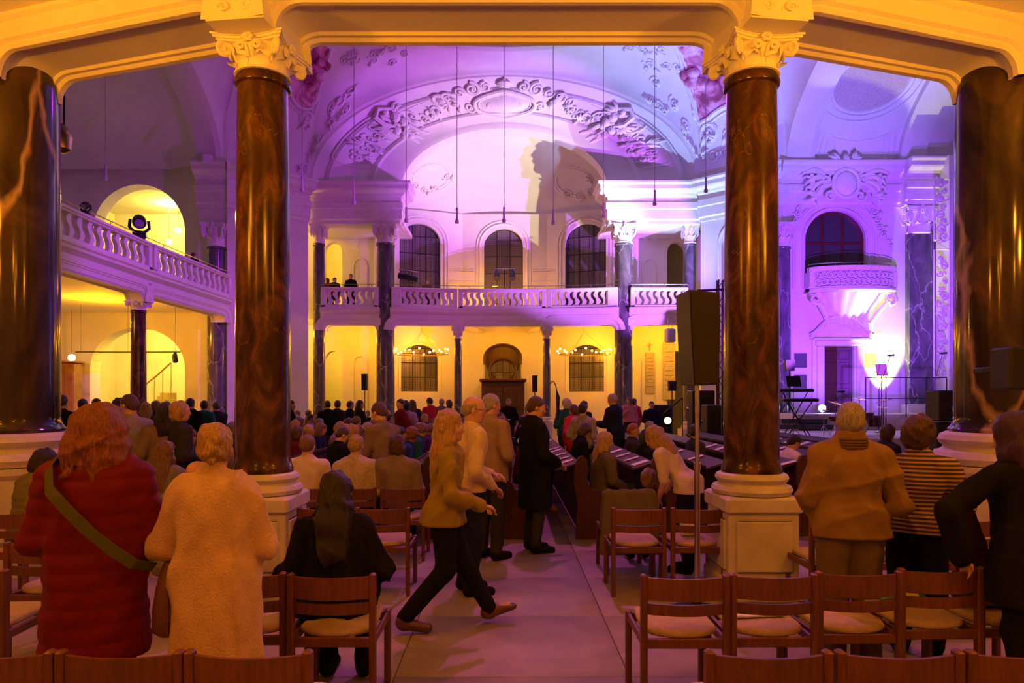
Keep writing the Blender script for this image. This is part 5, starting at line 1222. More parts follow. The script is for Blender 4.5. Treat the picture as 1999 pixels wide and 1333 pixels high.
# ================================================================ people: smooth bodies grown from a field of tapered limbs
class Field:
    def __init__(s, lo, hi, h):
        s.h = h; s.lo = np.array(lo, np.float32); n = np.ceil((np.array(hi)-lo)/h).astype(int)+1; s.n = n
        s.V = np.full(n, .2, np.float32); s.ax = [s.lo[i]+h*np.arange(n[i], dtype=np.float32) for i in range(3)]
    def _box(s, lo, hi):
        a = np.clip(np.floor((np.array(lo)-s.lo)/s.h).astype(int), 0, s.n-1); b = np.clip(np.ceil((np.array(hi)-s.lo)/s.h).astype(int)+1, 1, s.n)
        if (b <= a).any(): return None
        sl_ = tuple(slice(a[i], b[i]) for i in range(3))
        return sl_, s.ax[0][sl_[0]][:, None, None], s.ax[1][sl_[1]][None, :, None], s.ax[2][sl_[2]][None, None, :]
    def _mix(s, sl_, d, k):
        v = s.V[sl_]
        if k > 0: h = np.clip(.5+.5*(v-d)/k, 0, 1); s.V[sl_] = v+(d-v)*h-k*h*(1-h)
        else: s.V[sl_] = np.minimum(v, d)
    def cone(s, a, b, ra, rb, k=.03, flat=None, sf=1.0):
        a = np.array(a, np.float32); b = np.array(b, np.float32); m = max(ra, rb)+k+2*s.h
        q = s._box(np.minimum(a, b)-m, np.maximum(a, b)+m)
        if q is None: return
        sl_, X_, Y_, Z_ = q; ab = b-a; L2 = max(float(ab@ab), 1e-9)
        x, y, z = X_-a[0], Y_-a[1], Z_-a[2]; t = np.clip((x*ab[0]+y*ab[1]+z*ab[2])/L2, 0, 1)
        x = x-t*ab[0]; y = y-t*ab[1]; z = z-t*ab[2]
        if flat is not None:
            f = np.array(flat, np.float32); c = (x*f[0]+y*f[1]+z*f[2])*(1/sf-1); x = x+f[0]*c; y = y+f[1]*c; z = z+f[2]*c
        d = np.sqrt(x*x+y*y+z*z)-(ra+(rb-ra)*t); s._mix(sl_, d, k)
    def ell(s, c, r, k=.02, R=None, cut=False):
        c = np.array(c, np.float32); m = max(r)+k+2*s.h; q = s._box(c-m, c+m)
        if q is None: return
        sl_, X_, Y_, Z_ = q; x, y, z = X_-c[0], Y_-c[1], Z_-c[2]
        if R is not None: x, y, z = (R[0][i]*x+R[1][i]*y+R[2][i]*z for i in range(3))
        k0 = np.sqrt((x/r[0])**2+(y/r[1])**2+(z/r[2])**2); k1 = np.sqrt((x/r[0]**2)**2+(y/r[1]**2)**2+(z/r[2]**2)**2)+1e-6
        d = k0*(k0-1)/k1
        if cut: s.V[sl_] = np.maximum(s.V[sl_], -d)
        else: s._mix(sl_, d, k)
    def half(s, n, p):
        """keep only the side of the plane (normal n through p) that n points away from"""
        n = np.array(n, np.float32); d = (s.ax[0][:, None, None]-p[0])*n[0]+(s.ax[1][None, :, None]-p[1])*n[1]+(s.ax[2][None, None, :]-p[2])*n[2]
        s.V = np.maximum(s.V, d.astype(np.float32))
    def folds(s, amp, seed, kz=1.0, freq=14):
        rg = np.random.RandomState(seed); x, y, z = s.ax[0][:, None, None], s.ax[1][None, :, None], s.ax[2][None, None, :]; t = 0
        for i in range(5):
            k = rg.normal(size=3)*freq*(1+.5*i); k[2] *= kz; t = t+np.sin(k[0]*x+k[1]*y+k[2]*z+rg.uniform(0, 6.3))/(1+.5*i)
        s.V = (s.V+amp*t*.5).astype(np.float32)
    def creases(s, amp, seed, freq=9, kz=.6):
        """warped ridges: gathered cloth"""
        rg = np.random.RandomState(seed); x, y, z = s.ax[0][:, None, None], s.ax[1][None, :, None], s.ax[2][None, None, :]; t = 0
        for i in range(4):
            k = rg.normal(size=3); k /= np.linalg.norm(k); k = k*freq*(1+.45*i); k[2] *= kz; q = rg.normal(size=3)*freq*.5
            t = t+(np.abs(np.sin(k[0]*x+k[1]*y+k[2]*z+1.4*np.sin(q[0]*x+q[1]*y+q[2]*z+i)+rg.uniform(0, 6.3)))**.7-.6)/(1+.35*i)
        s.V = (s.V+amp*t).astype(np.float32)
    def quilt(s, amp, pitch):
        z = s.ax[2][None, None, :]; s.V = (s.V+amp*(1-np.abs(np.sin(z*PI/pitch))**.5)).astype(np.float32)
    def mesh(s, name, m):
        V = s.V; V[0] = V[-1] = .1; V[:, 0] = V[:, -1] = .1; V[:, :, 0] = V[:, :, -1] = .1
        ins = V < 0; nx, ny, nz = V.shape; cnt = np.zeros((nx-1, ny-1, nz-1), np.int8)
        off = [(i, j, k) for i in (0, 1) for j in (0, 1) for k in (0, 1)]
        for i, j, k in off: cnt += ins[i:nx-1+i, j:ny-1+j, k:nz-1+k]
        mask = (cnt > 0) & (cnt < 8); cells = np.argwhere(mask); idx = np.full(mask.shape, -1, np.int32); idx[mask] = np.arange(len(cells))
        acc = np.zeros((len(cells), 3), np.float32); num = np.zeros(len(cells), np.float32)
        for a in off:
            for ax in range(3):
                if a[ax]: continue
                b = list(a); b[ax] = 1; va = V[tuple((cells+a).T)]; vb = V[tuple((cells+b).T)]; c = (va < 0) != (vb < 0)
                t = np.where(c, va/np.where(c, va-vb, 1), 0); p = np.tile(np.array(a, np.float32), (len(cells), 1)); p[:, ax] = t; acc[c] += p[c]; num[c] += 1
        vs = s.lo+(cells+acc/np.maximum(num, 1)[:, None])*s.h; quads = []
        for ax in range(3):
            o1, o2 = [(1, 2), (2, 0), (0, 1)][ax]; A = ins; sl0 = [slice(None)]*3; sl1 = [slice(None)]*3; sl0[ax] = slice(0, -1); sl1[ax] = slice(1, None)
            ch = A[tuple(sl0)] != A[tuple(sl1)]; e = np.argwhere(ch); e = e[(e[:, o1] > 0) & (e[:, o2] > 0) & (e[:, o1] < V.shape[o1]-1) & (e[:, o2] < V.shape[o2]-1)]
            q = []
            for d1, d2 in ((-1, -1), (0, -1), (0, 0), (-1, 0)): c = e.copy(); c[:, o1] += d1; c[:, o2] += d2; q.append(idx[tuple(c.T)])
            q = np.stack(q, 1); fl_ = ~A[tuple(e.T)]; q[fl_] = q[fl_][:, ::-1]; quads.append(q)
        quads = np.concatenate(quads) if quads else np.zeros((0, 4), np.int32); quads = quads[(quads >= 0).all(1)]
        me = bpy.data.meshes.new(name); nq = len(quads)
        me.vertices.add(len(vs)); me.vertices.foreach_set('co', vs.astype(np.float32).ravel()); me.loops.add(nq*4); me.loops.foreach_set('vertex_index', quads.astype(np.int32).ravel())
        me.polygons.add(nq); me.polygons.foreach_set('loop_start', np.arange(0, nq*4, 4, dtype=np.int32)); me.polygons.foreach_set('use_smooth', np.ones(nq, bool))
        me.update(calc_edges=True); me.validate()
        if m: me.materials.append(m)
        return me

def v3(*a): return np.array(a, np.float64)
ARMS = {'down': ((.06, -.03, -.28), (.07, .06, -.53)), 'lap': ((.06, .06, -.27), (-.06, .28, -.35)), 'book': ((.05, .08, -.26), (-.06, .32, -.20)), 'clasp': ((.09, -.03, -.27), (-.10, .22, -.30)),
        'pocket': ((.13, -.08, -.27), (.06, .05, -.47)), 'fwd': ((.04, .10, -.26), (-.03, .34, -.22)), 'phone': ((.07, .05, -.27), (-.05, .24, -.12))}
def skeleton(p):
    s = p.get('s', 1.0); sit = p['pose'] == 'sit'; ln = math.radians(p.get('lean', 4 if sit else 0)); rl = math.radians(p.get('tilt', 0)); sz = p.get('seat', .47)
    pel = v3(0, 0, sz+.09) if sit else v3(0, 0, .95*s+p.get('drop', 0)); up = v3(math.sin(rl), math.sin(ln), math.cos(ln)*math.cos(rl)); up /= np.linalg.norm(up); rt = v3(math.cos(rl), 0, -math.sin(rl)); fw = np.cross(up, rt)
    k = {}; k['pel'] = pel; k['up'] = up; k['fw'] = fw; k['rt'] = rt
    k['waist'] = pel+up*.14*s; k['chest'] = pel+up*.33*s; k['neck'] = pel+up*.50*s+fw*(-.01); sw = p.get('sw', .172)*s
    y, pi_, ro = (math.radians(a) for a in p.get('head', (0, 0, 0)))
    Rz = np.array([[math.cos(y), -math.sin(y), 0], [math.sin(y), math.cos(y), 0], [0, 0, 1]]); Rx = np.array([[1, 0, 0], [0, math.cos(pi_), -math.sin(pi_)], [0, math.sin(pi_), math.cos(pi_)]]); Ry = np.array([[math.cos(ro), 0, math.sin(ro)], [0, 1, 0], [-math.sin(ro), 0, math.cos(ro)]])
    hl = ln*.35; Rl = np.array([[1, 0, 0], [0, math.cos(-hl), -math.sin(-hl)], [0, math.sin(-hl), math.cos(-hl)]]); RH = Rl@Rz@Rx@Ry
    hs = p.get('hs', 1.0)*(.5+.5*s); k['RH'] = RH; k['hs'] = hs; k['hc'] = k['neck']+up*.07*s+RH@v3(0, .015, .085)*hs
    arms = p.get('arms', ('lap', 'lap') if sit else ('down', 'down'))
    for i, sd in enumerate((-1, 1)):
        sh = pel+up*.418*s+rt*sd*sw; a = arms[i]; a = ARMS[a] if isinstance(a, str) else a
        f = lambda q: sh+(rt*sd*q[0]+fw*q[1]+up*q[2])*s
        k['sh', sd] = sh; k['el', sd] = f(a[0]); k['wr', sd] = f(a[1])
        hip = pel+v3(sd*.092*s, 0, -.03); k['hip', sd] = hip; lg = p.get('legs')
        if lg: kn, an = lg[i]; k['kn', sd] = v3(*kn)*s; k['an', sd] = v3(*an)*s
        elif sit: k['kn', sd] = pel+v3(sd*.12*s, .42*s, .03); k['an', sd] = v3(sd*.12*s, .40*s+p.get('foot', .0), .085)
        else: k['kn', sd] = v3(sd*.10, .015, .50)*s; k['an', sd] = v3(sd*.105, -.02, .085)*s
        k['toe', sd] = k['an', sd]+v3(*(p.get('toes', ((0, .15, -.055), (0, .15, -.055)))[i]))*s
    return k
def bounds(k, m=.16):
    pts = np.array([v for v in k.values() if isinstance(v, np.ndarray) and v.shape == (3,)][:]); pts = np.array([v for kk, v in k.items() if isinstance(v, np.ndarray) and v.shape == (3,) and kk not in ('up', 'fw', 'rt')])
    lo = pts.min(0)-m; hi = pts.max(0)+m; lo[2] = max(lo[2], -.03); return lo, hi
def head_prims(f, k, detail):
    R, c, s = k['RH'], k['hc'], k['hs']; h = lambda *a: c+R@(v3(*a)*s); e = lambda a, r, kk=.015: f.ell(h(*a), [q*s for q in r], kk, R)
    e((0, -.012, .022), (.077, .096, .092)); e((0, .022, -.030), (.061, .070, .088), .03); e((0, .040, -.078), (.042, .046, .036), .03)
    f.cone(h(0, .086, .004), h(0, .108, -.030), .008*s, .013*s, .012); e((0, .074, .018), (.05, .022, .012), .014)
    if detail:
        e((0, .090, -.060), (.022, .012, .008), .008); e((0, .082, -.092), (.018, .014, .013), .012)
        for sd in (-1, 1): f.ell(h(sd*.031, .099, .0), [.015*s]*3, 0, R, cut=True); e((sd*.04, .066, -.025), (.022, .02, .02), .02)
    for sd in (-1, 1): e((sd*.078, -.006, -.014), (.010, .021, .031), .008)
def hand_prims(f, k, sd, detail, s):
    w, el = k['wr', sd], k['el', sd]; d = w-el; d /= np.linalg.norm(d)+1e-9
    side = np.cross(d, v3(0, 0, 1)); side /= np.linalg.norm(side)+1e-9; nrm = np.cross(side, d)
    if nrm[2] < 0: nrm = -nrm
    f.cone(w, w+d*.075*s, .026*s, .034*s, .02, nrm, .55)
    if detail:
        for i, (o, L) in enumerate(((-.027, .062), (-.009, .072), (.010, .068), (.028, .052))):
            b = w+d*.08*s+side*o*s; m_ = b+d*L*.55*s-nrm*.010*s; t = m_+d*L*.40*s-nrm*.030*s
            f.cone(b, m_, .0095*s, .009*s, .006); f.cone(m_, t, .009*s, .0075*s, .005)
        b = w+d*.025*s-side*sd*.030*s; m_ = b+d*.030*s-side*sd*.026*s-nrm*.01; f.cone(b, m_, .012*s, .010*s, .008); f.cone(m_, m_+d*.034*s-nrm*.008*s, .010*s, .008*s, .005)
    else: f.cone(w+d*.07*s, w+d*.13*s-nrm*.03*s, .030*s, .018*s, .02, nrm, .5)
def body_mesh(p, k, h, detail):
    lo, hi = bounds(k, .17); f = Field(lo, hi, h); s = p.get('s', 1.0); fw, up, rt = k['fw'], k['up'], k['rt']
    f.cone(k['pel'], k['waist'], .130*s, .115*s, .05, fw, .72); f.cone(k['waist'], k['chest'], .115*s, .135*s, .05, fw, .70); f.cone(k['sh', -1]*.8+k['sh', 1]*.2, k['sh', 1]*.8+k['sh', -1]*.2, .07*s, .07*s, .05)
    f.cone(k['neck']-up*.05, k['hc']-k['RH']@v3(0, .02, .06)*k['hs'], .062*s, .054*s, .03)
    for sd in (-1, 1):
        f.cone(k['sh', sd], k['el', sd], .050*s, .040*s, .03); f.cone(k['el', sd], k['wr', sd], .040*s, .026*s, .02); hand_prims(f, k, sd, detail, s)
        f.cone(k['hip', sd], k['kn', sd], .082*s, .055*s, .04); f.cone(k['kn', sd], k['an', sd], .055*s, .036*s, .03); f.cone(k['an', sd]-v3(0, 0, .03), k['toe', sd], .042*s, .032*s, .03)
    head_prims(f, k, detail)
    return f.mesh('body', None)
def top_mesh(p, k, h):
    lo, hi = bounds(k, .30); f = Field(lo, hi, h); s = p.get('s', 1.0); fw, up, rt = k['fw'], k['up'], k['rt']; b = p.get('bulk', .02); sit = p['pose'] == 'sit'; hem = p.get('hem', None); fl_ = p.get('flat', .70)
    f.cone(k['waist'], k['chest'], (.128+b)*s, (.146+b)*s, .05, fw, fl_); f.cone(k['chest'], k['chest']+up*.10*s, (.146+b)*s, (.10+b)*s, .06, fw, fl_)
    f.cone(k['pel'], k['waist'], (.142+b)*s, (.128+b)*s, .05, fw, fl_)
    f.cone(k['sh', -1]*.84+k['sh', 1]*.16, k['sh', 1]*.84+k['sh', -1]*.16, (.058+b*.6)*s, (.058+b*.6)*s, .06)
    for sd in (-1, 1): f.cone(k['neck']-up*.045, k['sh', sd], .064*s+b*.3, .056*s+b*.6, .05)
    f.cone(k['neck']-up*.06, k['neck']+up*p.get('collar', .015), .080*s+b*.4, .064*s+b*.4, .03)
    if hem is not None and not sit:
        z0 = hem-.05; q = k['pel'].copy(); q[2] = z0; lr = k['pel']-v3(0, 0, .02); f.cone(lr, q, (.150+b)*s, p.get('flare', .19)*s, .05, v3(0, 1, 0), p.get('hflat', .75))
        if hem < .7: f.cone(k['chest'], q, (.135+b)*s, p.get('flare', .19)*s, .08, v3(0, 1, 0), p.get('hflat', .75))
    if hem is not None and not sit:
        for sd in (-1, 1):
            t = min(1.0, max(0.0, (k['hip', sd][2]-hem)/max(.05, k['hip', sd][2]-k['kn', sd][2]))); tb = p.get('tb', .016)
            f.cone(k['hip', sd]+v3(0, 0, .06), k['hip', sd]+(k['kn', sd]-k['hip', sd])*min(1, t+.08), (.116+tb)*s, (.116+tb-.024*t)*s, .05)
    if sit and p.get('lap', False):
        for sd in (-1, 1): f.cone(k['hip', sd]+v3(0, 0, .03), k['hip', sd]*.35+k['kn', sd]*.65+v3(0, 0, .02), .10*s+b, .085*s+b, .05)
    sl_ = p.get('sleeve', 1.0); rs = .014+b*.55
    for sd in (-1, 1):
        e, w_ = k['el', sd], k['wr', sd]; f.cone(k['sh', sd], e, (.054+rs)*s, (.046+rs)*s, .035)
        if sl_ > .5: f.cone(e, e+(w_-e)*(sl_*.96), (.046+rs)*s, (.036+rs*.8)*s, .02)
    if p.get('quilt'): f.quilt(p['quilt'], p.get('pitch', .075))
    if p.get('crease', .012): f.creases(p.get('crease', .012), p.get('seed', 1)+2, p.get('cfreq', 10), p.get('ckz', .45))
    if p.get('folds', .006): f.folds(p.get('folds', .006), p.get('seed', 1), p.get('fkz', .5), p.get('ffreq', 13))
    if p.get('hood'): f.cone(k['neck']-up*.04-fw*.08, k['neck']-up*.10-fw*.13, .09*s, .08*s, .04)
    if not sit: f.half((0, 0, -1), (0, 0, hem if hem is not None else k['pel'][2]-.06))
    f.half(tuple(up), tuple(k['neck']+up*(p.get('collar', .015)+.035)))
    return f.mesh('top', None)
def trousers_mesh(p, k, h):
    lo, hi = bounds({q: v for q, v in k.items() if isinstance(q, tuple) and q[0] in ('hip', 'kn', 'an')} | {'pel': k['pel'], 'w': k['waist']}, .17); f = Field(lo, hi, h); s = p.get('s', 1.0); b = p.get('tb', .016)
    f.cone(k['pel']-v3(0, 0, .02), k['waist'], .140*s, .124*s, .05, k['fw'], .76)
    for sd in (-1, 1): f.cone(k['hip', sd], k['kn', sd], (.090+b)*s, (.062+b)*s, .035); f.cone(k['kn', sd], k['an', sd]+v3(0, 0, .01), (.062+b)*s, (.046+b)*s, .025)
    f.creases(.010, p.get('seed', 1)+5, 13, 1.0); f.half((0, 0, 1), tuple(k['waist']+v3(0, 0, .03))); return f.mesh('trousers', None)
def shoe_mesh(p, k, h, sd):
    a, t = k['an', sd], k['toe', sd]; s = p.get('s', 1.0); d = t-a; d[2] = 0; lo = np.minimum(a, t)-.16; hi = np.maximum(a, t)+.16; f = Field(lo, hi, h)
    f.cone(a-v3(0, 0, .030)-.12*d, t+.25*(t-a)*v3(1, 1, .3), .050*s, .040*s, .02); f.cone(a, a-v3(0, 0, .04), .052*s, .052*s, .02)
    f.half((0, 0, -1), (0, 0, min(a[2], t[2])-.075*s)); f.half((0, 0, 1), (0, 0, a[2]+.03)); return f.mesh('shoe', None)
def hair_mesh(p, k, h, style):
    R, c, s = k['RH'], k['hc'], k['hs']; H = lambda *a: c+R@(v3(*a)*s); m = .36 if style in ('long', 'pony', 'big', 'wavy') else .20
    f = Field(c-m-(v3(0, 0, .2) if style in ('long', 'wavy') else 0), c+.22, h); e = lambda a, r, kk=.015: f.ell(H(*a), [q*s for q in r], kk, R); n_ = lambda *a: tuple(R@v3(*a))
    e((0, -.014, .026), (.085, .103, .099) if style in ('short', 'crop', 'balding', 'cap') else (.091, .109, .104))
    if style in ('short', 'crop', 'balding', 'cap'):
        e((0, -.05, -.01), (.078, .068, .075)); f.folds(.004 if style != 'crop' else .002, p.get('seed', 3), 1, 60)
        f.half(n_(0, .70, -.71), H(0, .074, .052))
        if style == 'balding': f.half(n_(0, -.35, .94), H(0, -.02, .045)); f.half(n_(0, 1, .25), H(0, .022, .0))
    elif style in ('bob', 'curly', 'bun'):
        e((0, -.035, -.02), (.094, .088, .105) if style != 'bun' else (.086, .08, .075), .03)
        if style == 'bob': e((0, -.03, -.075), (.096, .075, .06), .03)
        if style == 'curly': e((0, -.02, .03), (.108, .112, .112), .03)
        if style == 'bun':
            for q in ((0, -.125, -.01, .046), (.02, -.135, .03, .034), (-.025, -.135, -.03, .03), (.0, -.12, -.06, .026), (.03, -.12, -.03, .03)): e(q[:3], (q[3],)*3, .01)
        f.folds(.010 if style == 'curly' else .005, p.get('seed', 3), .5 if style != 'curly' else 1, 38); f.creases(.012, p.get('seed', 3), 30, .35); f.ell(H(0, .115, -.055), [.082*s, .085*s, .105*s], 0, R, cut=True)
    else:
        L = {'long': .36, 'pony': .40, 'big': .20, 'wavy': .30}[style]; e((0, -.035, -.02), (.096, .090, .105), .03)
        if style == 'pony': f.cone(H(0, -.10, .03), H(0, -.135, -.06), .04*s, .045*s, .03); f.cone(H(0, -.135, -.06), H(0, -.12, -L), .045*s, .03*s, .02)
        elif style == 'big': e((0, -.03, .0), (.128, .125, .135), .04); e((0, -.03, -.12), (.135, .11, .10), .05); e((-.05, .0, -.10), (.10, .10, .09), .04)
        else: f.cone(H(0, -.055, -.02), H(0, -.085, -.06-L*.4), .10*s, .105*s, .03, R@v3(0, 1, 0), .55); f.cone(H(0, -.085, -.06-L*.4), H(0, -.09, -L), .105*s, .085*s, .03, R@v3(0, 1, 0), .42)
        lr = random.Random(p.get('seed', 3)); nl = 22 if h < .012 else 10
        for i in range(nl):
            a = math.radians(-150+300*(i+lr.uniform(-.3, .3))/(nl-1)); w_ = {'big': .135, 'wavy': .105, 'long': .10, 'pony': .09}[style]; Lk = L*lr.uniform(.75, 1.08)+(.0 if style != 'big' else .06)
            if style == 'pony': Lk = .06
            b0 = H(.05*math.sin(a), -.03-.05*math.cos(a), .085); b1 = H(w_*.95*math.sin(a), -.025-w_*.85*math.cos(a), -.02-.2*Lk); b2 = H(w_*1.0*math.sin(a+lr.uniform(-.12, .12)), -.03-w_*.75*math.cos(a), -.05-Lk*.75); b3 = H(w_*.9*math.sin(a+lr.uniform(-.25, .25)), -.03-w_*.7*math.cos(a), -.06-Lk)
            f.cone(b0, b1, .020*s, .024*s, .010); f.cone(b1, b2, .024*s, .019*s, .010); f.cone(b2, b3, .019*s, .007*s, .008)
        f.folds(.008 if style != 'wavy' else .012, p.get('seed', 3), .12, 42); f.creases(.012, p.get('seed', 3), 26, .12); f.ell(H(0, .125, -.075), [.084*s, .10*s, .14*s], 0, R, cut=True)
    return f.mesh('hair', None)
def cloth(name, c, **kw): return mat('cloth_'+name, c, kw.pop('rough', .9), kw.pop('var', .10), 12, kw.pop('bump', .25), kw.pop('bscale', 120), spec=kw.pop('spec', .12), **kw)
SKIN = [mat('skin_fair', (.58, .33, .24), .5, .06, 20), mat('skin_rosy', (.55, .28, .20), .5, .06, 20), mat('skin_tan', (.42, .23, .15), .5, .06, 20)]
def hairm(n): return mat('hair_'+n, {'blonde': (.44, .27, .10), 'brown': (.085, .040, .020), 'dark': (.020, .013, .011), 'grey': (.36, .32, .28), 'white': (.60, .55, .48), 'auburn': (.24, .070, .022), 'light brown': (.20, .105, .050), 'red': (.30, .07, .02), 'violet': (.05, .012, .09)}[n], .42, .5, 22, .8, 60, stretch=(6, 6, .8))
CL = {'black': (.010, .009, .010), 'charcoal': (.035, .033, .036), 'navy': (.014, .017, .045), 'blue': (.035, .07, .26), 'grey': (.20, .19, .19), 'burgundy': (.115, .008, .014), 'red': (.50, .025, .035), 'tan': (.34, .24, .15), 'olive': (.14, .115, .045), 'white': (.70, .66, .60), 'cream': (.62, .50, .36), 'brown': (.10, .05, .028), 'teal': (.02, .11, .14), 'lilac': (.33, .22, .42), 'pink': (.62, .26, .26), 'purple': (.09, .02, .14), 'green': (.10, .12, .03), 'taupe': (.22, .16, .12), 'jeans': (.03, .04, .08), 'khaki': (.13, .10, .055)}
def cm(n): return n if not isinstance(n, str) else cloth(n, CL[n])
def stripes(name, c0, c1, freq, axis=2):
    m = mat('cloth_'+name, c0, .8, 0, 1, .2, 120); n = m.node_tree.nodes; L = m.node_tree.links; tc = n.new('ShaderNodeTexCoord'); sp = n.new('ShaderNodeSeparateXYZ'); L.new(tc.outputs['Object'], sp.inputs[0])
    mu = n.new('ShaderNodeMath'); mu.operation = 'MULTIPLY'; mu.inputs[1].default_value = freq; L.new(sp.outputs[axis], mu.inputs[0]); si = n.new('ShaderNodeMath'); si.operation = 'SINE'; L.new(mu.outputs[0], si.inputs[0])
    gt = n.new('ShaderNodeMath'); gt.operation = 'GREATER_THAN'; gt.inputs[1].default_value = .1; L.new(si.outputs[0], gt.inputs[0]); mx = n.new('ShaderNodeMix'); mx.data_type = 'RGBA'; L.new(gt.outputs[0], mx.inputs[0]); mx.inputs[6].default_value = (*c0, 1); mx.inputs[7].default_value = (*c1, 1)
    L.new(mx.outputs[2], n['Principled BSDF'].inputs['Base Color']); return m
def dots(name, c0, c1, scale=70):
    m = mat('cloth_'+name, c0, .85, 0, 1, .3, 160); n = m.node_tree.nodes; L = m.node_tree.links; tc = n.new('ShaderNodeTexCoord'); vo = n.new('ShaderNodeTexVoronoi'); vo.inputs['Scale'].default_value = scale; L.new(tc.outputs['Object'], vo.inputs['Vector'])
    lt = n.new('ShaderNodeMath'); lt.operation = 'LESS_THAN'; lt.inputs[1].default_value = .33; L.new(vo.outputs['Distance'], lt.inputs[0]); mx = n.new('ShaderNodeMix'); mx.data_type = 'RGBA'; L.new(lt.outputs[0], mx.inputs[0]); mx.inputs[6].default_value = (*c0, 1); mx.inputs[7].default_value = (*c1, 1); L.new(mx.outputs[2], n['Principled BSDF'].inputs['Base Color']); return m

GARMENT = {}
PCACHE = {}
def person(x, y, rz, label, p, hair=('short', 'brown'), top='grey', trousers='black', shoes='black', skin=0, res=.014, fine=None, zf=0.0, key=None, group=None, garment='jacket', glasses=False, eyes=False, hh=None):
    o = tag(empty('person', (x, y, zf), rz), label, 'person', group)
    ck = key
    if ck is None or ck not in PCACHE:
        k = skeleton(p); d = {'k': k, 'body': body_mesh(p, k, fine or res, fine is not None), 'top': top_mesh(p, k, res), 'trousers': trousers_mesh(p, k, res), 'hair': {}}
        if p.get('shoes', True): d['shoe'] = [shoe_mesh(p, k, min(res, .012), sd) for sd in (-1, 1)]
        if ck: PCACHE[ck] = d
    else: d = PCACHE[ck]
    k = d['k']
    if hair and hair[0] not in d['hair']: d['hair'][hair[0]] = hair_mesh(p, k, hh or min(res, .013), hair[0])
    over(inst('body', d['body'], o), SKIN[skin]); over(inst(garment, d['top'], o), cm(top)); over(inst('trousers', d['trousers'], o), cm(trousers))
    if 'shoe' in d:
        for q in d['shoe']: over(inst('shoe', q, o), cm(shoes))
    if hair: over(inst('hair', d['hair'][hair[0]], o), hairm(hair[1]))
    R, c, s = k['RH'], k['hc'], k['hs']; Hd = lambda *a: tuple(c+R@(v3(*a)*s))
    if eyes:
        for sd in (-1, 1):
            mb = MB(); mb.ball((0, 0, 0), .0125*s, 10, 8); e_ = mb.build('eye', mat('eye_white', (.7, .66, .62), .2), o, loc=Hd(sd*.031, .082, .0)); mb = MB(); mb.ball((0, 0, 0), .006*s, 8, 6); mb.build('iris', mat('iris', (.03, .02, .015), .2), e_, loc=tuple(R@v3(0, .0085*s, 0)))
    if glasses:
        g = MB()
        for sd in (-1, 1):
            g.tube([Hd(sd*.033+.024*math.cos(2*PI*i/14), .113, .0+.019*math.sin(2*PI*i/14)) for i in range(15)], .0025, 5); g.tube([Hd(sd*.057, .112, .004), Hd(sd*.078, .05, .006), Hd(sd*.082, -.01, .0)], .0025, 5)
        g.tube([Hd(-.009, .115, .003), Hd(.009, .115, .003)], .0025, 5); g.build('glasses', BLACK, o)
    return o, k

# ---------------------------------------------------------------- the people nearest the camera
def D(px, d): return XP(px, d), d
def to_local(x, y, rz, q):
    dx, dy = q[0]-x, q[1]-y; c, s = math.cos(-rz), math.sin(-rz); return v3(dx*c-dy*s, dx*s+dy*c, q[2])

# red quilted coat
x, y = D(188, 3.25)
person(x, y, .28, 'woman with auburn hair in a long dark red quilted coat, seen from behind', dict(pose='stand', s=.99, bulk=.055, hem=.50, flare=.235, hflat=.80, flat=.78, quilt=.010, pitch=.085, folds=.006, seed=4, arms=(((.075, .02, -.28), (-.03, .22, -.36)), ((.07, .04, -.28), (-.03, .24, -.34))), head=(22, -4, 4), sw=.172, crease=.014, ckz=1.2, hood=False, collar=.04),
       ('big', 'auburn'), cloth('dark_red', (.15, .007, .010), rough=.5, bump=.15), 'black', res=.013, garment='coat', hh=.008)
mb = MB()
o = bpy.data.objects[[q.name for q in bpy.data.objects if q.name.startswith('person')][-1]]
SP = [(-.15, -.02, 1.475), (-.16, -.12, 1.42), (-.13, -.205, 1.33), (-.05, -.235, 1.24), (.04, -.245, 1.14), (.13, -.235, 1.05), (.21, -.195, .97), (.27, -.06, .92)]
rows = [[(a+u*.016, b+v, c+u*.02) for a, b, c in SP] for u, v in ((1, 0), (1, -.008), (-1, -.008), (-1, 0))]
mb.grid(rows); st_ = mb.build('bag_strap', cloth('strap_green', (.10, .10, .025)), o)
# cream fleece coat
x, y = D(420, 3.25)
o, k = person(x, y, .10, 'woman with pinned-up blonde hair in a cream fleece coat, seen from behind', dict(pose='stand', s=.935, bulk=.046, hem=.47, flare=.215, hflat=.75, flat=.74, folds=.012, seed=9, fkz=.35, ffreq=11, arms=(((.10, .04, -.28), (.0, .27, -.30)), ((.05, .03, -.28), (.0, .24, -.34))), head=(12, -6, 0), sw=.168, crease=.032, cfreq=9, ckz=.4, collar=.05, tb=.03),
       ('bun', 'blonde'), cloth('cream_fleece', (.66, .44, .24), bump=.9, bscale=90, sheen=.3), cloth('cream_trousers', (.62, .44, .27)), 'brown', res=.013, garment='coat', hh=.008)
hb = tag(empty('handbag', (XP(318, 3.2), 3.28, ZP(1250, 3.2)), .2), 'brown leather shoulder bag hanging beside the cream coat', 'bag'); LEATHER = mat('brown_leather', (.17, .062, .028), .45, .15, 8)
mb = MB(); rows = []
for z, wv, dv in ((0, .06, .045), (.02, .085, .06), (.12, .088, .065), (.24, .07, .05), (.33, .045, .03), (.36, .03, .02)): rows.append([(wv*math.cos(q), dv*math.sin(q), z) for q in [2*PI*i/18 for i in range(18)]])
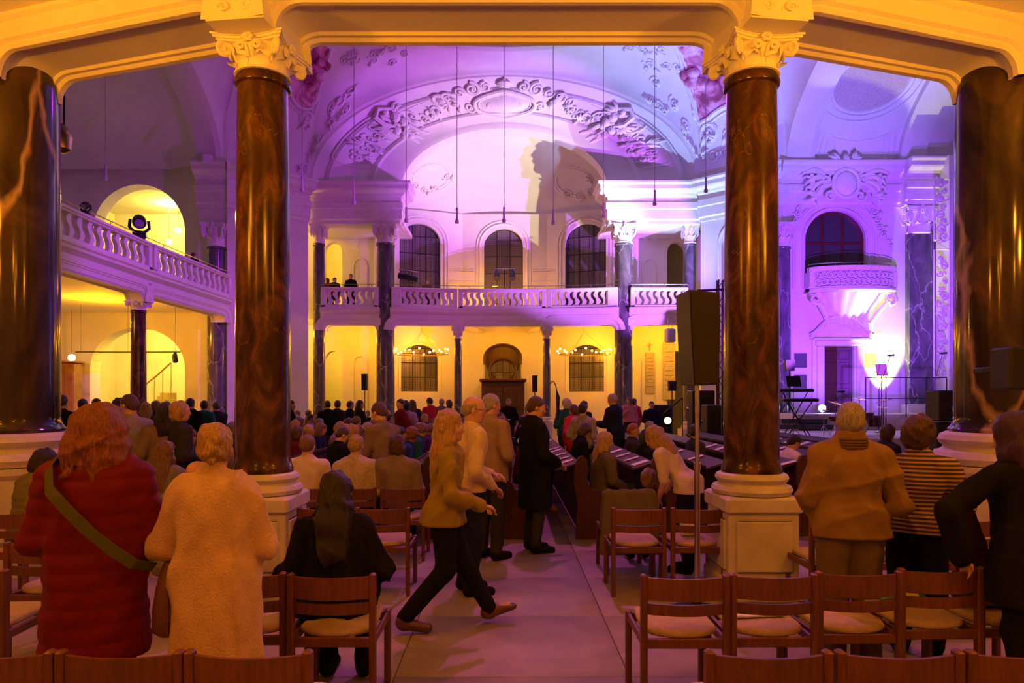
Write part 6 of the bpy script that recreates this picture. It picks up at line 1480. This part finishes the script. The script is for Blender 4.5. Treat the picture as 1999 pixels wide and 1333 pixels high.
mb.grid(rows, close=True); mb.build('pouch', LEATHER, hb); mb = MB(); mb.tube([(-.02, 0, .35), (-.01, .02, .55), (.03, .05, .72)], .012, 6); mb.build('strap', LEATHER, hb); mb = MB(); mb.tube([(0, -.066, .02), (0, -.07, .12), (0, -.052, .24), (0, -.03, .34)], .006, 5); mb.build('seam', LEATHER, hb)
# seated woman in the black jacket
x, y = D(655, 3.95)
person(x, y-.03, .0, 'seated woman with long dark hair in a black jacket, seen from behind', dict(pose='sit', s=.97, bulk=.035, folds=.009, seed=12, lean=6, crease=.030, cfreq=12, arms=(((.10, .03, -.26), (.02, .26, -.30)), ((.11, .06, -.25), (.04, .30, -.28))), head=(0, -12, 0), lap=True, seat=.47, hs=1.0, foot=-.1), ('long', 'dark'), 'black', 'black', res=.013, hh=.008)
# walking woman, olive jacket
x, y = D(866, 5.06)
person(x, y, -PI/2+.12, 'blonde woman in an olive jacket striding to the right across the aisle', dict(pose='stand', s=.98, drop=-.035, bulk=.02, hem=.80, flare=.20, hflat=1.05, flat=.80, folds=.007, crease=.024, cfreq=13, seed=21, lean=4, arms=(((.05, .02, -.28), (-.05, .26, -.36)), ((.06, .04, -.27), (-.04, .28, -.34))), head=(-6, -4, 0),
       legs=(((-.09, .15, .50), (-.09, .36, .115)), ((.09, .02, .48), (.09, -.30, .12))), toes=((0, .15, .02), (0, .14, -.07))), ('long', 'blonde'), cloth('olive_jacket', (.30, .22, .055)), 'black', mat('tan_shoe', (.11, .040, .016), .4), res=.012, fine=.010, eyes=True, hh=.009)
# man in the pale shirt
x, y = D(915, 6.0)
person(x, y, -PI/2+.35, 'balding man with glasses in a pale shirt and dark trousers', dict(pose='stand', s=1.035, bulk=.022, hem=.93, flare=.18, flat=.78, folds=.009, crease=.024, cfreq=13, seed=31, lean=3, arms=(((.07, .05, -.28), (-.02, .26, -.34)), ((.12, -.04, -.28), (.0, .17, -.42))), head=(-18, -10, 0)), ('balding', 'grey'), cloth('pale_shirt', (.66, .52, .34)), 'navy', 'black', res=.012, fine=.010, glasses=True, eyes=True, garment='shirt')
# man in the tan sweater behind him
x, y = D(957, 7.3)
person(x, y, -.75, 'grey-haired man in a tan sweater standing behind the man in the pale shirt', dict(pose='stand', s=1.05, bulk=.025, hem=.86, flare=.19, folds=.006, seed=35, arms=('clasp', 'clasp'), head=(-15, -6, 0), collar=.03), ('short', 'grey'), cloth('tan_sweater', (.33, .23, .16)), 'charcoal', res=.014, fine=.012, garment='sweater')
# man in the long black coat
x, y = D(1043, 7.65)
person(x, y, -PI/2+.30, 'man with short brown hair in a long black coat standing in the aisle', dict(pose='stand', s=1.035, bulk=.03, hem=.50, flare=.20, hflat=.8, flat=.78, folds=.008, crease=.022, seed=41, arms=(((.08, .03, -.28), (-.02, .24, -.36)), ((.08, .02, -.28), (-.02, .22, -.38))), head=(-12, -14, 0), collar=.03), ('short', 'brown'), 'black', 'charcoal', 'black', res=.013, fine=.011, eyes=True, garment='coat')
# man in the olive jacket at the right
x, y = D(1660, 4.3)
o, k = person(x, y, -.18, 'grey-haired man in an olive-brown jacket with ribbed collar, seen from behind', dict(pose='stand', s=1.0, bulk=.048, hem=.86, flare=.215, hflat=.80, flat=.80, folds=.010, seed=51, arms=(((.05, .03, -.28), (-.02, .24, -.33)), ((.085, -.02, -.28), (.02, .20, -.34))), head=(-14, -4, 0), sw=.185, crease=.024, cfreq=11, collar=.06, tb=.03), ('crop', 'grey'), cloth('olive_brown', (.27, .165, .055)), cloth('khaki_trousers', (.15, .105, .05)), 'brown', res=.013, fine=.012, skin=1)
mb = MB()
for i in range(4): mb.tube([tuple(k['neck']+v3((.098-.004*i)*math.cos(q), -.012+(.094-.004*i)*math.sin(q), -.015+.017*i)) for q in [2*PI*j/24 for j in range(25)]], .010, 6)
mb.build('ribbed_collar', cloth('dark_rib', (.12, .075, .03)), o)
# woman in the striped top
x, y = D(1790, 4.55)
person(x, y, -.62, 'short-haired woman with glasses in a striped brown and cream top', dict(pose='stand', s=.935, bulk=.028, hem=.84, flare=.20, hflat=.8, flat=.78, folds=.007, crease=.020, cfreq=13, seed=61, arms=(((.10, .0, -.26), (.0, .20, -.34)), ((.11, .03, -.26), (.0, .22, -.32))), head=(-24, -6, 0), sleeve=.6, tb=.03), ('curly', 'brown'), stripes('striped', (.055, .025, .02), (.45, .30, .20), 230), 'black', 'black', res=.012, fine=.011, glasses=True, eyes=True, garment='striped_top')
# person in black at the right edge
x, y = D(2022, 3.65)
person(x, y, .15, 'person in a black coat with long violet hair, reaching down at the right picture edge', dict(pose='stand', s=.965, bulk=.05, hem=.62, flare=.24, folds=.008, crease=.028, seed=71, lean=10, arms=(((.24, .10, -.18), (.14, .16, -.44)), ((.08, .05, -.27), (.0, .2, -.4))), head=(30, -14, 0), sw=.19), ('big', 'violet'), 'black', 'black', 'black', res=.014, fine=.012, garment='coat')
cl_ = tag(empty('coat', P(1885, 1120, 3.95), .2), 'brown coat hanging from the hand of the person in black', 'coat'); f = Field((-.3, -.2, -.1), (.3, .2, .55), .014)
f.cone((.05, 0, 0), (-.04, 0, .40), .10, .05, .04, (0, 1, 0), .5); f.cone((.10, 0, .05), (.0, 0, .35), .07, .05, .03); f.folds(.012, 5, .25, 22); me = f.mesh('coat_body', cloth('dark_brown', (.06, .026, .014))); inst('coat_body', me, cl_)
# seated person in the green quilted jacket at the left
x, y = D(46, 5.95)
person(x, y, -.55, 'seated person with dark hair in a green quilted jacket at the left picture edge', dict(pose='sit', s=.97, bulk=.05, quilt=.012, pitch=.06, folds=.005, seed=81, lean=14, head=(-30, -18, 0), arms=('book', 'book')), ('bob', 'dark'), cloth('moss_quilt', (.19, .165, .035), rough=.5), 'charcoal', res=.013)
# bald man and blonde girl between the two coats
x, y = D(331, 5.0)
person(x, y, -.3, 'seated bald man leaning forward between the red and cream coats', dict(pose='sit', s=.98, bulk=.03, lean=24, seed=85, head=(-8, -24, 0), arms=('book', 'book')), None, 'grey', 'charcoal', res=.014, fine=.012, skin=1)
x, y = D(318, 6.9)
person(x, y, -.2, 'seated girl with long straight blonde hair and a grey top', dict(pose='sit', s=.98, bulk=.02, lean=4, seed=87, head=(10, -6, 0)), ('long', 'light brown'), 'grey', 'jeans', res=.014)
x, y = D(255, 7.9)
person(x, y, .95, 'man in a grey-blue shirt standing and looking left beside the red coat', dict(pose='stand', s=1.05, bulk=.025, hem=.88, seed=91, arms=('clasp', 'clasp'), head=(18, -12, 0)), ('short', 'brown'), cloth('grey_blue_shirt', (.26, .24, .24)), 'jeans', res=.014, fine=.011, eyes=True, garment='shirt')
x, y = D(352, 7.7)
person(x, y, -.9, 'woman with a blonde bob in a dark jacket standing left of the red column', dict(pose='stand', s=1.0, bulk=.03, hem=.75, seed=93, arms=('clasp', 'clasp'), head=(-20, 0, 0)), ('bob', 'blonde'), 'charcoal', 'black', res=.016)
x, y = D(322, 8.0)
person(x, y, .5, 'woman with long dark hair and a pale scarf beside the blonde bob', dict(pose='stand', s=.99, bulk=.03, hem=.8, seed=95, arms=('clasp', 'clasp'), head=(10, 0, 0)), ('long', 'dark'), 'taupe', 'black', res=.016)
# three seated in front of the left column
for px, d, lb, hr, tp, sk, sd in ((597, 7.5, 'seated man with cropped hair in a white jacket beside the left red column', ('crop', 'light brown'), cloth('white_jacket', (.70, .58, .50)), 0, 101), (692, 7.5, 'seated woman with short blonde hair in a dotted cream top', ('crop', 'blonde'), dots('dotted', (.50, .40, .27), (.75, .66, .5)), 0, 102), (775, 7.5, 'seated person with brown hair in a taupe jacket with dark collar', ('bob', 'brown'), cloth('taupe_jacket', (.25, .19, .15)), 0, 103)):
    x, y = D(px, d); person(x, y, random.Random(sd).uniform(-.15, .05), lb, dict(pose='sit', s=1.0, bulk=.035, folds=.009, seed=sd, lean=5, head=(random.Random(sd).uniform(-14, 6), -6, 0), arms=('lap', 'lap'), seat=.48), hr, tp, 'charcoal', res=.014, fine=.013, skin=sk)
x, y = D(754, 8.05)
person(x, y, .85, 'brown-haired man in a lilac shirt turning to the left between the pews', dict(pose='stand', s=1.0, bulk=.02, hem=.85, seed=111, lean=10, arms=('fwd', 'fwd'), head=(10, -20, 0)), ('short', 'brown'), 'taupe', 'jeans', res=.014, fine=.012, garment='shirt')
x, y = D(652, 10.2)
person(x, y, -.85, 'man in a black jacket reading in a pew behind the white jacket', dict(pose='sit', s=1.02, bulk=.04, seed=113, lean=10, head=(-14, -24, 0), arms=('book', 'book'), seat=.46), ('short', 'brown'), 'black', 'charcoal', res=.015, fine=.013)
# girl bending forward, child beside her
x, y = D(1345, 6.75)
person(x, y, .95, 'girl with long blonde hair in a white T-shirt bending over a chair', dict(pose='stand', s=.93, bulk=.012, hem=.80, seed=121, lean=38, drop=-.02, arms=(((.02, .12, -.24), (-.02, .32, -.36)), ((.04, .14, -.22), (.0, .36, -.30))), head=(0, -22, 0), sleeve=.3), ('wavy', 'blonde'), cloth('white_tee', (.68, .56, .48)), 'black', 'black', res=.013, fine=.010, eyes=True, garment='t_shirt')
x, y = D(1272, 7.0)
person(x, y, .3, 'small child with brown hair crouching in front of the bending girl', dict(pose='sit', s=.72, bulk=.02, seed=123, lean=8, head=(0, -10, 0), seat=.33, hs=1.05), ('bob', 'light brown'), 'brown', 'black', res=.014)
x, y = D(1168, 8.75)
person(x+.02, y, -1.25, 'blonde woman in an olive parka sitting at the end of a pew', dict(pose='sit', s=1.0, bulk=.04, seed=125, lean=6, head=(-20, -6, 0), seat=.46), ('wavy', 'blonde'), 'khaki', 'jeans', res=.014)
# grey-brown coat over the chair back
x, y = D(1228, 6.62); f = Field((-.36, -.2, -.1), (.36, .25, 1.0), .014); f.cone((-.22, -.02, .80), (.22, -.02, .80), .05, .05, .05, (0, 1, 0), 1.0)
for xx in (-.2, -.07, .08, .2): f.cone((xx, -.06, .78), (xx*1.1, -.09, .22), .075, .09, .05, (0, 1, 0), .5)
f.cone((-.2, .05, .78), (-.22, .07, .45), .06, .06, .04); f.cone((.2, .05, .78), (.22, .07, .45), .06, .06, .04); f.folds(.012, 8, .2, 20); f.half((0, 0, -1), (0, 0, .22))
cc = tag(inst('coat', f.mesh('coat', cloth('grey_brown_coat', (.13, .105, .07))), None, (x, y+.02, .0), (0, 0, .06)), 'grey-brown coat hung over a chair back at the aisle', 'coat')
# ================================================================ the audience
PV = {}
for i, (hd, ln, ar) in enumerate((((0, -8, 0), 4, ('lap', 'lap')), ((35, -4, 0), 3, ('lap', 'lap')), ((-35, -6, 0), 5, ('lap', 'lap')), ((0, -26, 0), 12, ('book', 'book')), ((18, -12, 0), 8, ('book', 'lap')))):
    PV['sit', i] = dict(pose='sit', s=1.0, bulk=.025+.006*(i % 3), lean=ln, head=hd, arms=ar, seat=.45, seed=200+i, shoes=False, crease=.014)
for i, (hd, ln, ar) in enumerate((((0, 0, 0), 0, ('clasp', 'clasp')), ((30, -6, 0), 2, ('pocket', 'clasp')), ((-30, -6, 0), 3, ('down', 'phone')), ((0, -14, 0), 6, ('fwd', 'fwd')))):
    PV['stand', i] = dict(pose='stand', s=1.0, bulk=.028+.008*(i % 2), lean=ln, head=hd, arms=ar, hem=(.85, .70, .88, .62)[i], seed=220+i, shoes=False, crease=.014)
FAR = {}
def audience(x, y, rz, pose, v, hair, top, label, group, skin=0, far=False, s=1.0, trousers='charcoal', zf=0.0):
    o, k = person(x, y, rz, label, PV[pose, v], hair, top, trousers, res=.030 if far else .019, key=(pose, v, far), zf=zf, skin=skin, group=group, hh=.022 if far else .013)
    o.scale = (s, s, s); TAKEN.append(o); return o
HS = [('short', 'brown'), ('short', 'dark'), ('bob', 'brown'), ('long', 'dark'), ('bob', 'blonde'), ('crop', 'grey'), ('short', 'grey'), ('curly', 'brown'), ('long', 'light brown'), ('balding', 'grey'), ('bob', 'dark'), ('crop', 'white'), ('long', 'brown'), ('curly', 'auburn'), ('bun', 'light brown')]
HW = {'short': 'short %s hair', 'bob': 'a %s bob', 'long': 'long %s hair', 'crop': 'cropped %s hair', 'curly': 'curly %s hair', 'balding': 'thinning %s hair', 'bun': 'pinned-up %s hair', 'wavy': 'wavy %s hair'}
TOPS = ['black', 'navy', 'charcoal', 'burgundy', 'grey', 'brown', 'lilac', 'taupe', 'black', 'navy', 'blue', 'white', 'red', 'purple', 'charcoal', 'teal', 'tan']
def words(h): return HW[h[0]] % h[1]
NTHS = ('first', 'second', 'third', 'fourth', 'fifth', 'sixth', 'seventh', 'eighth', 'ninth', 'tenth', 'eleventh', 'twelfth', 'thirteenth', 'fourteenth')
def clash(x, y, r=.5): return any(math.hypot(o.location[0]-x, o.location[1]-y) < r for o in TAKEN)
TAKEN = [o for o in bpy.data.objects if o.name.split('.')[0] == 'person']
# --- individuals one can pick out: (px, head-top py, depth, pose, variant, facing, hair, top, where)
R_ = -PI/2
PICK = [
 (1112, 782, 12.5, 'stand', 0, -.5, ('short', 'dark'), stripes('grey_stripe', (.20, .17, .15), (.36, .32, .29), 200, 0), 'in a grey striped shirt behind the black coat', .97),
 (1157, 780, 14.0, 'stand', 1, .6, ('bob', 'brown'), 'red', 'in a bright red jacket by the right pews', .95),
 (1184, 764, 14.5, 'stand', 3, .9, ('short', 'grey'), 'navy', 'in a dark coat beside the red jacket', 1.09),
 (1138, 773, 17.0, 'stand', 2, -.8, ('long', 'dark'), 'charcoal', 'in dark clothes behind the red jacket', .99),
 (1094, 769, 16.0, 'stand', 0, .3, ('curly', 'white'), 'teal', 'with a rolled umbrella slung behind the shoulder', 1.02),
 (1000, 787, 13.0, 'stand', 2, PI-.4, ('short', 'dark'), 'navy', 'in a dark vest facing the camera', .97),
 (1022, 782, 14.5, 'stand', 1, -.9, ('bob', 'dark'), 'lilac', 'in a patterned top left of the black coat', .97),
 (993, 766, 22.0, 'stand', 0, PI, ('short', 'light brown'), 'black', 'in black before the entrance doors', 1.0),
 (1272, 777, 21.0, 'stand', 0, PI-.2, ('short', 'dark'), 'navy', 'in a dark jumper by the memorial wall', .95),
 (1228, 768, 24.0, 'stand', 2, PI, ('long', 'auburn'), 'pink', 'in pink by the right tall grey column', 1.03),
 (1237, 769, 24.3, 'stand', 1, PI+.3, ('long', 'brown'), 'red', 'in red close to the pink top', 1.0),
 (700, 770, 17.5, 'stand', 2, -.9, ('long', 'dark'), 'black', 'in black left of the tall grey column', 1.0),
 (770, 766, 15.0, 'stand', 1, PI/2+.5, ('short', 'dark'), 'burgundy', 'in a burgundy jacket smiling to the left', 1.02),
 (788, 768, 15.6, 'stand', 0, .2, ('bob', 'dark'), 'lilac', 'in a lilac top behind the burgundy jacket', 1.0),
 (584, 774, 16.0, 'stand', 2, -1.2, ('long', 'dark'), 'black', 'in black right beside the left red column', 1.0),
 (640, 773, 17.0, 'stand', 3, .4, ('short', 'dark'), 'black', 'in a black jacket before the narrow lit arch', 1.0),
 (658, 772, 17.8, 'stand', 1, -.6, ('short', 'dark'), 'charcoal', 'in a charcoal jacket next to the narrow lit arch', 1.0),
 (682, 773, 18.5, 'stand', 2, -.4, ('short', 'brown'), 'navy', 'in navy beneath the slim loudspeaker', .99),
 (805, 772, 20.0, 'stand', 0, .5, ('long', 'brown'), 'charcoal', 'in charcoal under the left lower window', .98),
 (842, 766, 20.0, 'stand', 3, .8, ('short', 'dark'), 'red', 'in a red sweater under the left lower window', 1.02),
 (862, 772, 21.0, 'stand', 1, -.4, ('short', 'grey'), 'grey', 'in grey left of the slim far column', 1.0),
 (878, 773, 20.5, 'stand', 2, 1.0, ('bob', 'brown'), 'navy', 'in navy right under the slim far column', .98),
 (372, 765, 14.5, 'stand', 0, -.1, ('short', 'dark'), 'black', 'with a black backpack under the left gallery', 1.03),
 (398, 768, 15.0, 'stand', 1, -.2, ('short', 'dark'), 'teal', 'in a teal jacket next to the black backpack', 1.0),
 (445, 763, 14.0, 'stand', 2, .9, ('curly', 'dark'), 'black', 'in black against the left red column', 1.03),
 (425, 773, 16.0, 'stand', 3, .9, ('short', 'brown'), 'charcoal', 'in charcoal just left of the left red column', .98),
 (352, 768, 15.5, 'stand', 2, -.3, ('short', 'brown'), 'burgundy', 'in a burgundy top in front of the staircase', 1.0),
 (325, 769, 16.5, 'stand', 1, .1, ('balding', 'grey'), 'grey', 'in grey in front of the staircase', 1.0),
 (285, 771, 13.5, 'stand', 0, .4, ('long', 'blonde'), 'brown', 'in brown under the left gallery column', .98),
 (298, 770, 14.5, 'stand', 3, -.4, ('bob', 'light brown'), 'charcoal', 'in charcoal right of the left gallery column', 1.0),
 (232, 766, 12.0, 'stand', 1, .3, ('curly', 'brown'), 'black', 'half hidden behind the grey-blue shirt', 1.02),
 (186, 761, 17.0, 'stand', 2, -.1, ('short', 'brown'), 'grey', 'in a grey coat under the left gallery', 1.03),
 (162, 767, 14.0, 'stand', 0, .1, ('short', 'dark'), 'lilac', 'in a lavender-grey jacket before the cupboard', 1.02),
 (118, 756, 11.5, 'stand', 1, -.4, ('short', 'dark'), 'black', 'in black beside the left veined column', 1.06),
]
STOP = {'stand': 'standing', 'sit': 'seated'}
for px, py, d, pose, v, rz, hr, tp, wh, s in PICK:
    x = XP(px, d)
    if d < PY1+.3 and d > PY0-.3 and -6 < x < 7: x = min((xb+.47 for xb in PEWX), key=lambda q: abs(q-x))
    audience(x, d, rz, pose, v, hr, tp, '%s person with %s %s' % (STOP[pose], words(hr), wh), 'standing visitors', skin=px % 2, s=s*(1.0 if d < 20 else 1.03))
# umbrella on the shoulder
um = tag(empty('umbrella', P(1089, 790, 15.85)), 'rolled black umbrella with curved handle sticking up near the slim far column', 'umbrella'); mb = MB(); mb.tube([(0, 0, -.35), (0, 0, .18), (-.02, 0, .32)], [.03, .05, .02], 8); mb.build('folded_canopy', BLACK, um)
mb = MB(); mb.tube([(-.02, 0, .3), (-.05, 0, .46), (-.09, 0, .54), (-.15, 0, .55), (-.18, 0, .49)], .014, 6); mb.build('handle', DOORWOOD, um)
# --- seated in the pews: every pew left of the aisle is well filled, the right ones thinly
rg = random.Random(4242); ORD = ['first', 'second', 'third', 'fourth', 'fifth', 'sixth', 'seventh']
def pew_person(xb, y, sk, far, lab, hr=None, tp=None, v=None):
    hr = hr or rg.choice(HS); tp = tp or rg.choice(TOPS); v = rg.randrange(5) if v is None else v; s = rg.uniform(.96, 1.05)
    lb = 'seated visitor with %s in %s, %s' % (words(hr), tp, lab)
    if clash(xb+.2, y, .42): return
    audience(xb+.20, y, R_+rg.uniform(-.25, .25), 'sit', v, hr, tp, lb, 'audience in the pews', skin=rg.randrange(3), far=far, s=s)
for k in range(7):
    xb = PEWX[k]; n = ORD[6-k]
    y = PY0+.35+rg.uniform(0, .25)
    j = 0
    while y < PY1-.3:
        skip = rg.random() < (.16 if k < 6 else .55)
        if k >= 4 and y < 9.4: skip = True
        if k == 3 and y < 9.8: skip = True
        if not skip: pew_person(xb, y, 0, y > 12.5, '%s seat of %s left pew' % (NTHS[j], n))
        j += 1; y += .60+rg.uniform(-.04, .08)
# right pews: those one can pick out
for xb, px, d, hr, tp, v, lab in ((.95, 1138, 11.2, ('bob', 'brown'), 'black', 3, 'behind the blonde parka woman'), (.0, 1092, 10.6, ('bob', 'auburn'), 'burgundy', 2, 'next to the striped shirt, head lowered'),
        (1.9, 1216, 11.4, ('short', 'red'), 'charcoal', 2, 'turning round in the second right pew'), (1.9, 1250, 10.3, ('bob', 'dark'), 'black', 0, 'behind the girl in white'),
        (2.85, 1312, 10.9, ('short', 'dark'), 'charcoal', 1, 'left of the speaker pole'), (3.8, 1530, 9.6, ('short', 'dark'), 'white', 3, 'reading right of the right red column'), (.0, 985, 10.8, ('short', 'grey'), 'brown', 3, 'beside the tan sweater, reading'),
        (4.75, 1600, 10.2, ('short', 'grey'), 'red', 3, 'half hidden by the olive jacket'), (5.7, 1690, 10.4, ('bob', 'brown'), 'charcoal', 0, 'behind the striped top'), (2.85, 1212, 14.5, ('short', 'grey'), 'black', 0, 'near the memorial wall')):
    pew_person(xb, d, 0, False, lab, hr, tp, v)
# --- far crowd beyond the pews, seated on chairs facing right
mb = MB(); mb.bevbox((0, 0, .43), (.42, .42, .04), .01); mb.bevbox((0, -.2, .72), (.42, .03, .22), .01)
for a, b in ((-1, -1), (1, -1), (1, 1), (-1, 1)): mb.box((a*.19, b*.19, .22 if b > 0 else .4), (.035, .035, .43 if b > 0 else .8))
FCH = mb.mesh('chair_frame', PEWWOOD, False)
cnt = 0
for iy in range(7):
    for ix in range(11):
        x = -9.8+ix*1.05+rg.uniform(-.15, .15); y = 17.4+iy*1.35+rg.uniform(-.2, .2)
        if rg.random() < .22: continue
        hr = rg.choice(HS); tp = rg.choice(TOPS); lab = '%s row beyond pews, %s place' % (NTHS[iy], NTHS[ix])
        if clash(x, y, .55): continue
        o = audience(x, y, R_+rg.uniform(-.4, .4), 'sit', rg.randrange(5), hr, tp, 'far visitor with %s in %s, %s' % (words(hr), tp, lab), 'far audience', skin=rg.randrange(3), far=True, s=rg.uniform(.95, 1.05))
        c = tag(empty('far_chair', (x, y, 0), R_), 'dark chair under a visitor in the far crowd', 'chair', 'chairs of the far audience'); inst('chair_frame', FCH, c)
# --- people on the galleries
for px, py, d, v, rz, hr, tp, wh, zf in ((685, 533, 31.4, 0, PI, ('short', 'light brown'), 'black', 'in a dark suit leaning at the far left balcony', 5.83), (653, 540, 31.6, 1, PI+.4, ('short', 'dark'), 'charcoal', 'in the lit arch of the far left balcony', 5.83), (640, 541, 31.3, 2, PI-.4, ('bob', 'dark'), 'burgundy', 'beside the narrow far balcony column', 5.83),
        (834, 545, 31.8, 0, PI+.1, ('long', 'light brown'), 'olive', 'before the left tall window', 5.83), (375, 489, 24.6, 3, -.2, ('short', 'brown'), 'navy', 'leaning on the left gallery rail', 5.84)):
    z = ZP(py, d); s = (z-zf)/1.76; x = XP(px, d)
    if px == 375: x = -12.35; d_ = x*F/(px-CX); d = d_; s = .98
    audience(x, d, rz, 'stand', v, hr, tp, 'visitor with %s %s' % (words(hr), wh), 'visitors on the galleries', far=False, s=max(.88, min(1.08, s)), zf=zf)
